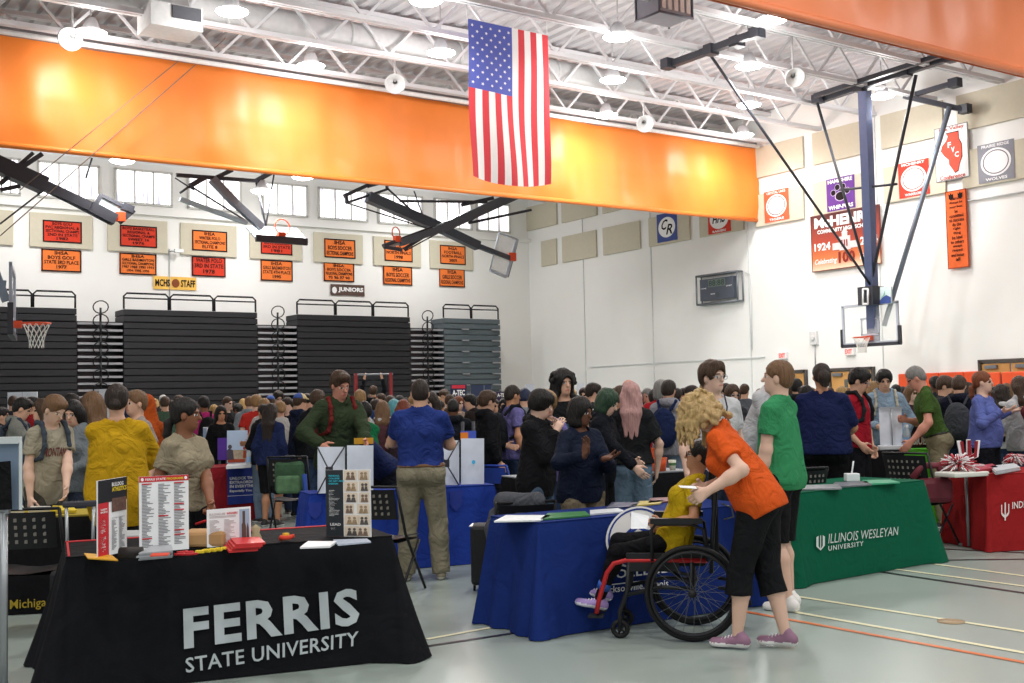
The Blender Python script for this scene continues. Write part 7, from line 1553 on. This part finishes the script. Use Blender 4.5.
# ------------------------------------------------------------------ the crowd
def bp(i, c, l): backpack(i, c, l)
C_ = [
 # x, ytop, D, face, fem, skin, hair, hc, top kind, colour, low, label
 (165, 396.5, 20, 175, 0, 'light', 'neat', 'brown', 'tee', '55705a', 'jeans', 'person in faded green shirt between the headscarf and the tan t-shirt woman'),
 (163, 395, 26, 0, 0, 'pale', 'neat', 'white', 'polo', '3a3a3c', 'pants', 'white haired man facing forward far behind the faded green shirt'),
 (179, 396, 21, 170, 0, 'light', 'fluffy', 'brown', 'tee', '6e6a60', 'jeans', 'curly brown head just above the tan t-shirt woman'),
 (203.5, 396.5, 18, 200, 0, 'brown', 'fade', 'black', 'tee', 'd13a86', 'pants', 'young man in bright pink t-shirt with dark sling bag'),
 (214, 405, 22, 160, 1, 'light', 'long', 'blonde', 'tee', '8a6a64', 'jeans', 'small blonde girl behind the bright pink t-shirt'),
 (221, 406, 16.5, 10, 1, 'tan', 'long', 'black', 'long', '17171a', 'pants', 'woman in black scoop neck top facing forward'),
 (227.5, 397, 21, 55, 0, 'pale', 'neat', 'brown', 'tee', '17181a', 'pants', 'young man in black t-shirt behind the scoop neck woman'),
 (238, 404.5, 23, -30, 1, 'brown', 'curlylong', 'black', 'tee', 'c9c9cc', 'jeans', 'curly haired girl in white left of the grey hooded back'),
 (249.5, 396.5, 19, 178, 0, 'pale', 'neat', 'lbrown', 'hoodie', '93a0a6', 'jeans', 'person in pale grey blue sweatshirt seen from behind'),
 (256, 395.5, 18, 185, 0, 'pale', 'fluffy', 'sandy', 'tee', 'd33a33', 'jeans', 'sandy haired person in bright red top from behind'),
 (264, 399, 18.5, -160, 1, 'pale', 'long', 'sandy', 'tee', 'cfc8c4', 'jeans', 'pale blonde person right beside the bright red top'),
 (263.5, 404.5, 15.5, -150, 1, 'tan', 'lowpony', 'black', 'jacket', '1b1c20', 'jeans', 'dark haired girl in black jacket wearing a speckled backpack'),
 (271, 404, 15.2, 150, 1, 'tan', 'long', 'dark', 'sweat', '27325c', 'shorts', 'girl with long dark hair in navy sweatshirt and shorts'),
 (270.5, 396, 21, 180, 0, 'light', 'cap', 'brown', 'tee', '2a2a2e', 'jeans', 'person in brown cap left of the tall bleacher-side youth'),
 (278, 391.5, 21, 20, 0, 'pale', 'fluffy', 'dark', 'tee', '2c2d33', 'jeans', 'tall young man with dark fringe standing before the bleacher aisle'),
 (280.5, 401.5, 16.5, -170, 1, 'light', 'bun', 'sandy', 'tee', 'dcd8d4', 'jeans', 'sandy haired girl with white strapped top'),
 (288, 397.5, 18, -50, 0, 'pale', 'neat', 'dark', 'tee', '1e1e22', 'pants', 'pale faced youth in black left of the white blue cap'),
 (300, 394, 16, 120, 0, 'light', 'cap', 'brown', 'hoodie', '1e2740', 'jeans', 'man in white and blue cap wearing a navy hoodie'),
 (307.5, 394.5, 18, 60, 0, 'light', 'fluffy', 'dark', 'tee', '22242a', 'jeans', 'dark haired youth right of the white blue cap'),
 (317.5, 391, 15, 165, 0, 'light', 'fluffy', 'brown', 'jacket', '1f2124', 'jeans', 'brown haired youth directly left of the green hoodie'),
 (360, 390, 15.5, -170, 0, 'pale', 'neat', 'sandy', 'polo', '2c4376', 'jeans', 'sandy haired man in blue shirt with white pack below the pull-up bar'),
 (364, 402, 13, -150, 1, 'light', 'short', 'black', 'tee', '1b7a4c', 'jeans', 'dark haired person in bright green top beside the green hoodie'),
 (375, 399.5, 17, -165, 0, 'light', 'short', 'dark', 'tee', 'b8746a', 'jeans', 'person in salmon top under the pull-up athlete'),
 (382.5, 401.5, 14.5, 175, 1, 'pale', 'long', 'lbrown', 'hoodie', 'd6d6d4', 'jeans', 'long brown haired girl in white hoodie with maroon pack'),
 (381, 393.5, 23, -70, 0, 'pale', 'neat', 'brown', 'tee', '4a4a50', 'jeans', 'pale face turned left under the right end of the pull-up bar'),
 (390, 396.5, 19, 170, 0, 'light', 'fluffy', 'brown', 'tee', '55504c', 'jeans', 'brown haired head between the pull-up athlete and the teal hair'),
 (394, 400, 15, 160, 1, 'pale', 'bob', 'teal', 'tee', 'd8e0e0', 'jeans', 'person with teal and white dyed hair'),
 (399.5, 396, 22, 180, 0, 'brown', 'fluffy', 'black', 'tee', '222226', 'jeans', 'black haired head behind the teal dyed hair'),
 (403, 400.5, 14, 170, 1, 'pale', 'long', 'auburn', 'tee', '3a2c30', 'jeans', 'auburn haired girl close to the left of the blue polo'),
 (431, 393, 14, -40, 1, 'pale', 'long', 'dark', 'tee', '4c5058', 'jeans', 'dark long haired woman peeking out right of the blue polo'),
 (437.5, 397, 22, 10, 1, 'light', 'long', 'sandy', 'tee', 'c8c0b8', 'jeans', 'pale haired girl right of the dark long haired woman'),
 (444.5, 390, 22, -20, 0, 'light', 'fluffy', 'brown', 'tee', 'd8d2cc', 'jeans', 'tall youth in white with round brown hair left of the lettered sign'),
 (439.5, 400.5, 18, 150, 0, 'tan', 'buzz', 'dark', 'tee', '26262a', 'jeans', 'cropped haired youth low in front of the white shirted youth'),
 (450, 394.5, 20, 140, 0, 'light', 'neat', 'brown', 'tee', '6a5648', 'jeans', 'brown haired head just under the tall lettered sign'),
 (453, 399, 13.6, 178, 0, 'dark', 'buzz', 'black', 'hoodie', '202329', 'jeans', 'person with black cropped hair in charcoal hooded jacket from behind'),
 (458.5, 396.5, 19, 40, 1, 'pale', 'long', 'ginger', 'tee', '9a8a7a', 'jeans', 'girl with long ginger hair facing forward below the lettered sign'),
 (470, 394.5, 17, -95, 0, 'light', 'short', 'black', 'jacket', '2b2422', 'pants', 'young man in black and brown jacket facing left'),
 (481, 396.5, 18.5, 60, 0, 'light', 'short', 'brown', 'tee', '34363c', 'jeans', 'short brown haired youth between two dark jackets'),
 (487.5, 391.5, 13.5, 115, 0, 'light', 'fluffy', 'brown', 'jacket', '191a1d', 'pants', 'young man in long black jacket with brown hair turned right'),
 (495.5, 399.5, 19, 10, 0, 'light', 'neat', 'dark', 'tee', '2a3450', 'jeans', 'youth in dark blue t-shirt below the lower lettered sign'),
 (504, 398.5, 17, -15, 1, 'pale', 'long', 'black', 'tee', '7f93c8', 'jeans', 'long dark haired girl in periwinkle carrying a black bag'),
 (512.5, 385.5, 13.3, 120, 0, 'tan', 'neat', 'dark', 'tee', '7b76b0', 'jeans', 'young man in lilac t-shirt with black backpack strap'),
 (518, 397, 19, -160, 1, 'tan', 'bob', 'dark', 'tee', '4e4e54', 'jeans', 'dark bobbed head right of the lilac t-shirt'),
 (524.5, 388.5, 15, 165, 0, 'light', 'neat', 'navy', 'tee', '9fa3a8', 'jeans', 'blue haired person in grey with black straps'),
 (553, 386.5, 20, 90, 0, 'pale', 'neat', 'grey', 'tee', '8c8c90', 'jeans', 'grey haired head left of the tall long haired man'),
 (584, 388, 19, -10, 0, 'light', 'short', 'dark', 'tee', '55585c', 'jeans', 'small face with dark hair right of the tall long haired man'),
 (593.5, 384, 16, 100, 0, 'light', 'fluffy', 'dark', 'tee', '3c3d42', 'jeans', 'round dark haired head above the green dyed hair'),
 (604.5, 388.5, 15, 140, 0, 'light', 'short', 'brown', 'hoodie', 'd4d4d4', 'jeans', 'brown haired youth in white collar right of the green dyed hair'),
 (614.5, 388.5, 19, 90, 0, 'light', 'short', 'black', 'tee', '2c2c30', 'jeans', 'black haired head left of the navy shouldered man'),
 (621, 386, 12.3, 150, 0, 'tan', 'neat', 'brown', 'tee', '2b3a68', 'pants', 'man in navy and yellow with backpack left of the pink hair'),
 (628, 379.5, 15, 60, 0, 'red', 'bald', 'grey', 'polo', '3c4a78', 'pants', 'bald man wearing glasses behind the pink haired woman'),
 (648, 388, 19, -30, 0, 'red', 'neat', 'grey', 'tee', '4a3c40', 'jeans', 'grey haired man in maroon right of the pink hair'),
 (655.5, 390, 15, 175, 0, 'brown', 'fluffy', 'black', 'jacket', '2e333c', 'jeans', 'round black haired person in dark blue grey jacket'),
 (661.5, 380.5, 14.8, 165, 0, 'pale', 'bob', 'grey', 'long', 'c2242e', 'jeans', 'grey haired person in red long sleeve behind the grey hoodie'),
 (669, 380.5, 13, 160, 0, 'light', 'short', 'dark', 'hoodie', '9c9ba2', 'jeans', 'young person in grey hoodie and light jeans with navy backpack'),
 (677, 388.5, 17, 160, 0, 'light', 'short', 'dark', 'tee', '3a3c44', 'jeans', 'dark haired head right behind the grey hoodie'),
 (684, 388.5, 19, -80, 0, 'tan', 'short', 'black', 'jacket', '1d1e22', 'jeans', 'black haired person in black left of the brown haired profile'),
 (692, 386, 14, -95, 0, 'light', 'short', 'dark', 'tee', '3a3c42', 'jeans', 'youth in profile with dark brown hair above the blonde curls'),
 (705, 382, 19, 170, 0, 'pale', 'neat', 'sandy', 'tee', '9a9c9c', 'jeans', 'light haired head just left of the man with wire glasses'),
 (725.5, 384, 17, -60, 1, 'light', 'long', 'dark', 'tee', '5a4e50', 'jeans', 'dark haired face right of the man with wire glasses'),
 (732.5, 385, 14, 25, 1, 'light', 'bob', 'brown', 'tee', '34343a', 'jeans', 'brown bobbed person in dark glasses looking down'),
 (745, 384, 20, 160, 0, 'light', 'neat', 'brown', 'tee', '70747c', 'jeans', 'short haired small head above the white shirt'),
 (797, 379, 16.5, 175, 0, 'light', 'short', 'black', 'jacket', '1b2226', 'jeans', 'person in black jacket from behind below the single wood door'),
 (790, 385, 19, 170, 0, 'light', 'cap', 'brown', 'tee', '2e5a52', 'jeans', 'person in dark teal left of the black jacket by the door'),
 (806, 386, 15, -120, 1, 'light', 'short', 'black', 'tee', 'a3a7ae', 'jeans', 'black haired person in grey between the door and the navy top'),
 (842, 386.5, 16, 178, 1, 'pale', 'bun', 'blonde', 'tee', '8e8a84', 'jeans', 'blonde head between the navy top and the red t-shirt'),
 (864, 383, 17, 150, 1, 'pale', 'long', 'sandy', 'tee', '90808a', 'jeans', 'sandy haired girl right behind the red t-shirt'),
 (873.5, 382, 19, -150, 1, 'pale', 'long', 'sandy', 'tee', 'b83a3a', 'jeans', 'blonde person in red between the red t-shirt and the smiling youth'),
 (896.5, 385, 18, 170, 0, 'light', 'short', 'black', 'tee', '3c4048', 'jeans', 'black haired head right behind the smiling youth in the light hoodie'),
 (912, 385, 16, 40, 1, 'pale', 'long', 'lbrown', 'long', '3c2a30', 'jeans', 'girl with long light brown hair in dark plum top facing forward'),
 (936, 376.5, 17, -150, 0, 'dark', 'short', 'black', 'tee', '33343a', 'jeans', 'black haired head close behind the man in the green polo'),
 (944.5, 377, 15, 80, 0, 'light', 'fluffy', 'brown', 'tee', '2a2c32', 'jeans', 'curly brown haired youth in black right of the green polo'),
 (959.5, 376, 14, 172, 0, 'light', 'short', 'brown', 'jacket', '1d2030', 'jeans', 'brown haired youth in navy jacket with grey camouflage backpack'),
 (967.5, 383, 15.5, 120, 1, 'light', 'long', 'dark', 'tee', '3c3640', 'jeans', 'long dark haired girl between the backpack and the lavender sweater'),
 (975.5, 384, 17.5, 150, 0, 'light', 'short', 'dark', 'hoodie', 'd2d4d8', 'jeans', 'person in white hoodie right behind the lavender sweater'),
 (1001, 386, 15, -170, 1, 'light', 'curlylong', 'dark', 'hoodie', 'e2e2e2', 'jeans', 'person in white sweatshirt with black strap right of the lavender sweater'),
 (1007, 384, 17, 175, 1, 'light', 'bob', 'lbrown', 'hoodie', 'b8242e', 'jeans', 'short light brown haired person in red hood'),
 (1020, 377, 13.5, -140, 1, 'pale', 'long', 'brown', 'hoodie', 'dcdcde', 'jeans', 'long brown haired person in white sweatshirt at the right edge'),
 (752, 371, 12, 60, 0, 'red', 'short', 'brown', 'sweat', 'd9d9dc', 'jeans', 'person in white sweatshirt leaning forward behind the green t-shirt'),
 (84, 398, 16, 170, 1, 'tan', 'long', 'brown', 'tee', '6c7c80', 'jeans', 'brown haired head between the glasses man and the dark blonde waves'),
 (13, 396, 20, 170, 0, 'light', 'neat', 'brown', 'tee', '44464e', 'jeans', 'brown head before the white two panel board'),
]
F2 = [(190, 399, 24), (197, 402, 27), (232, 401, 28), (243, 399, 27), (296, 398, 25), (326, 396, 22), (340, 398, 25), (352, 397, 24), (371, 395, 28), (387, 399, 27), (406, 398, 26), (412, 396, 24), (424, 395, 25), (475, 397, 27), (492, 395, 26), (500, 396, 28), (520, 394, 26), (530, 393, 24), (541, 392, 26), (556, 391, 28), (573, 390, 25), (588, 392, 26), (600, 391, 25), (609, 392, 27), (637, 390, 26), (643, 392, 24), (652, 391, 27), (668, 391, 25), (680, 390, 26), (698, 390, 24), (719, 389, 26), (739, 389, 25), (760, 389, 26), (768, 390, 24), (783, 389, 25), (812, 388, 26), (830, 388, 24), (848, 388, 25), (858, 387, 26), (879, 386, 24), (903, 387, 24), (921, 386, 23), (931, 387, 21), (951, 386, 22), (972, 386, 21), (991, 385, 22), (1013, 386, 21), (27, 400, 24), (55, 400, 25), (62, 401, 22), (106, 398, 24), (127, 399, 25), (154, 399, 27), (171, 400, 26)]
tops = {'26262a': 'black', '1f2a4a': 'navy', '6b6e74': 'grey', '8c2a30': 'dark red', 'c9c9cb': 'white', '3a4a3a': 'dark green', '4c3c34': 'brown', '4a6a9c': 'blue'}
lowc = {'jeans': '3a4a66', 'pants': '26272c', 'shorts': '1c1c20'}
INF = {}
PL = [v['loc'].xy for v in P.values()]
for o_ in COL.objects:
    if o_.type == 'EMPTY' and o_.name.startswith('person') and all((o_.location.xy - q_).length > .01 for q_ in PL): PL.append(o_.location.xy.copy())
TB = [t for t in (T1, T2, T3, T4, T5, T6, T7, T8, T9, T10, T11, T12, T13, T14)]
def clash(p, md):
    if any((p - q_).length < md for q_ in PL): return True
    for t in TB:
        a = p - t['FL'].xy; L_ = (t['FR'] - t['FL']).length; u = a.dot(t['ux'].xy); d_ = -a.dot(t['out'].xy); dp_ = (t['BL'] - t['FL']).length
        if -.3 < u < L_ + .3 and -.35 < d_ < dp_ + .32: return True
    return False
def freeD(x, D, md=.52):
    for k in range(60):
        for s_ in (1, -1):
            D2 = D + s_ * k * .12
            if D2 < 11: continue
            p = at(x, 400, D2).xy
            if p.x > WX - .5: continue
            if not clash(p, md): PL.append(p); return D2
    PL.append(at(x, 400, D).xy); return D
for (x, yt, D, fc, fm, sk, hr, hc_, tk, tcl, lw_, lb) in C_:
    a = ('bent', 'phone', 'down', 'fwd', 'cross'); k = int(x * 7) % 5; ar = (a[k], a[(k + int(D)) % 3])
    D = freeD(x, D); H_ = EYE + ((411.3 - .022 * x) - yt) * D / FPX; ln = 0
    if x == 752: ar = ('fwd', 'fwd'); ln = 22; H_ += .12
    INF[x] = person(lb, x=x, D=D, H=H_, face=fc, fem=bool(fm), skin=sk, hair=hr, hc=hc_, top=(tk, tcl), low=(lw_, '8296ac' if x in (669, 263.5) else lowc[lw_]), arms=ar, lean=ln, head=(0, -8 if k != 1 else -18, 0), w=1 + (int(x * 13) % 5) * .04, glasses='wire' if 'glasses' in lb else None, group='visitors in the crowd')
for x, c, l in ((203.5, '1c1c20', 'dark sling backpack worn over the bright pink t-shirt'), (263.5, '33343c', 'speckled dark backpack worn by the girl in black jacket'), (288, '1b1c22', 'large black backpack before the pale faced youth'), (360, 'c8ccd0', 'white backpack worn by the sandy haired man in blue'), (382.5, '5c3a40', 'maroon backpack worn over the white hoodie'), (512.5, '26282e', 'black backpack worn over the lilac t-shirt'), (524.5, '202228', 'black strapped backpack worn by the blue haired person'), (621, '23262c', 'black and yellow backpack left of the pink haired woman'), (669, '1e2a50', 'navy backpack worn over the grey hoodie'), (797, '15191d', 'black backpack worn by the person below the single wood door'), (959.5, '4b4e54', 'grey camouflage backpack beside the lavender sweater'), (1001, '1c1c20', 'black backpack on the white sweatshirt right of the lavender sweater')):
    backpack(INF[x], c, l)
seen_ = set(); rc = random.Random(11); nb_ = sorted(list(INF.keys()))
names = {k: v['root']['label'] for k, v in INF.items()}
hs = [('short', 'brown'), ('neat', 'black'), ('long', 'dark'), ('fluffy', 'brown'), ('long', 'lbrown'), ('short', 'dark'), ('bob', 'black'), ('neat', 'sandy'), ('long', 'blonde'), ('bun', 'dark')]
hn = {'short': 'short', 'neat': 'trimmed', 'long': 'long', 'fluffy': 'tousled', 'bob': 'bobbed', 'bun': 'tied up'}; cn = {'brown': 'brown', 'black': 'black', 'dark': 'dark', 'lbrown': 'light brown', 'sandy': 'sandy', 'blonde': 'blonde'}
land = [(0, 30, 'near the white two panel board at far left'), (30, 80, 'far behind the young man in beige'), (80, 120, 'far behind the dark blonde waves'), (120, 150, 'far behind the mustard sweater'), (150, 185, 'far behind the orange headscarf'), (185, 215, 'far behind the bright pink t-shirt'), (215, 250, 'far behind the scoop neck woman'), (250, 300, 'far behind the navy cap man'), (300, 335, 'far behind the green hoodie'), (335, 356, 'just left of the pull-up frame'), (356, 380, 'inside the pull-up frame'), (380, 400, 'right of the pull-up athlete'), (400, 440, 'far behind the blue polo'), (440, 468, 'below the tall lettered sign'), (468, 492, 'below the plain dark blue board'), (492, 510, 'below the lower lettered sign'), (510, 545, 'far behind the lilac t-shirt'), (545, 570, 'far behind the tall curly haired man'), (570, 595, 'right of the tall curly haired man'), (595, 620, 'far behind the green dyed hair'), (620, 650, 'far behind the pink hair'), (650, 690, 'far behind the navy backpack'), (690, 730, 'far behind the man with wire glasses'), (730, 765, 'before the white wall left of the green t-shirt'), (765, 800, 'by the single wood door'), (800, 840, 'between the two wood doors'), (840, 880, 'by the double wood doors'), (880, 915, 'right of the double wood doors'), (915, 945, 'before the first orange wall pads'), (945, 980, 'before the middle orange wall pads'), (980, 1030, 'before the wall pads at the right edge')]
for n_, (x, yt, D) in enumerate(F2):
    wh = [l for a, b, l in land if a <= x < b][0]; D = freeD(x, D, .5)
    while True:
        h_, c2 = hs[rc.randrange(10)]; tcl = rc.choice(list(tops)); lb = '%s %s haired person in %s, %s' % (hn[h_], cn[c2], tops[tcl], wh)
        if lb not in seen_: seen_.add(lb); break
    H_ = min(1.95, max(1.55, EYE + ((411.3 - .022 * x) - yt) * D / FPX))
    person(lb, x=x, D=D, H=H_, face=rc.choice((180, 170, 190, 90, -90, 10, -30, 150)), fem=h_ in ('long', 'bob', 'bun'), skin=rc.choice(('light', 'pale', 'tan', 'brown', 'light')), hair=h_, hc=c2, top=(rc.choice(('tee', 'hoodie', 'jacket')), tcl), low=('jeans', rc.choice(('2f3a52', '26272c', '4a5a74'))), arms=(rc.choice(('bent', 'down', 'phone')), rc.choice(('bent', 'down'))), vox=.032, head=(0, -8, 0), group='visitors in the crowd')
# pull-up athlete
Hh = 1.75; zb = at(368, 374.5, 26).z; g = at(373.5, 400, 26)
person('athlete in black hanging from the red pull-up bar, seen from behind', pos=V((g.x, g.y, zb - 2.02)), rz=math.atan2(f0.y, f0.x) - math.pi / 2, H=1.75, skin='light', hair='fluffy', hc='brown', top=('long', '14161c'), low=('pants', '1a1c20'), arms=((.20, .0, 1.92), (-.20, .0, 1.92)), pole=((1, 0, 0), (-1, 0, 0)), vox=.02, feet=((.1, -.12, 0, .0, -.6), (-.1, -.12, 0, .0, -.6)), hipz=.91, zoff=.5, curl=(1, 1))
w = bpy.data.worlds.new('world'); SC.world = w; w.use_nodes = True
w.node_tree.nodes['Background'].inputs[0].default_value = (.95, .97, 1, 1); w.node_tree.nodes['Background'].inputs[1].default_value = 1.0
SC.view_settings.view_transform = 'Standard'; SC.view_settings.look = 'None'; SC.view_settings.gamma = 1; SC.view_settings.use_curve_mapping = False
SC.view_settings.exposure = -1.0
SC.cycles.use_denoising = True; SC.cycles.max_bounces = 6; SC.cycles.transparent_max_bounces = 12
SC.cycles.sample_clamp_indirect = 6
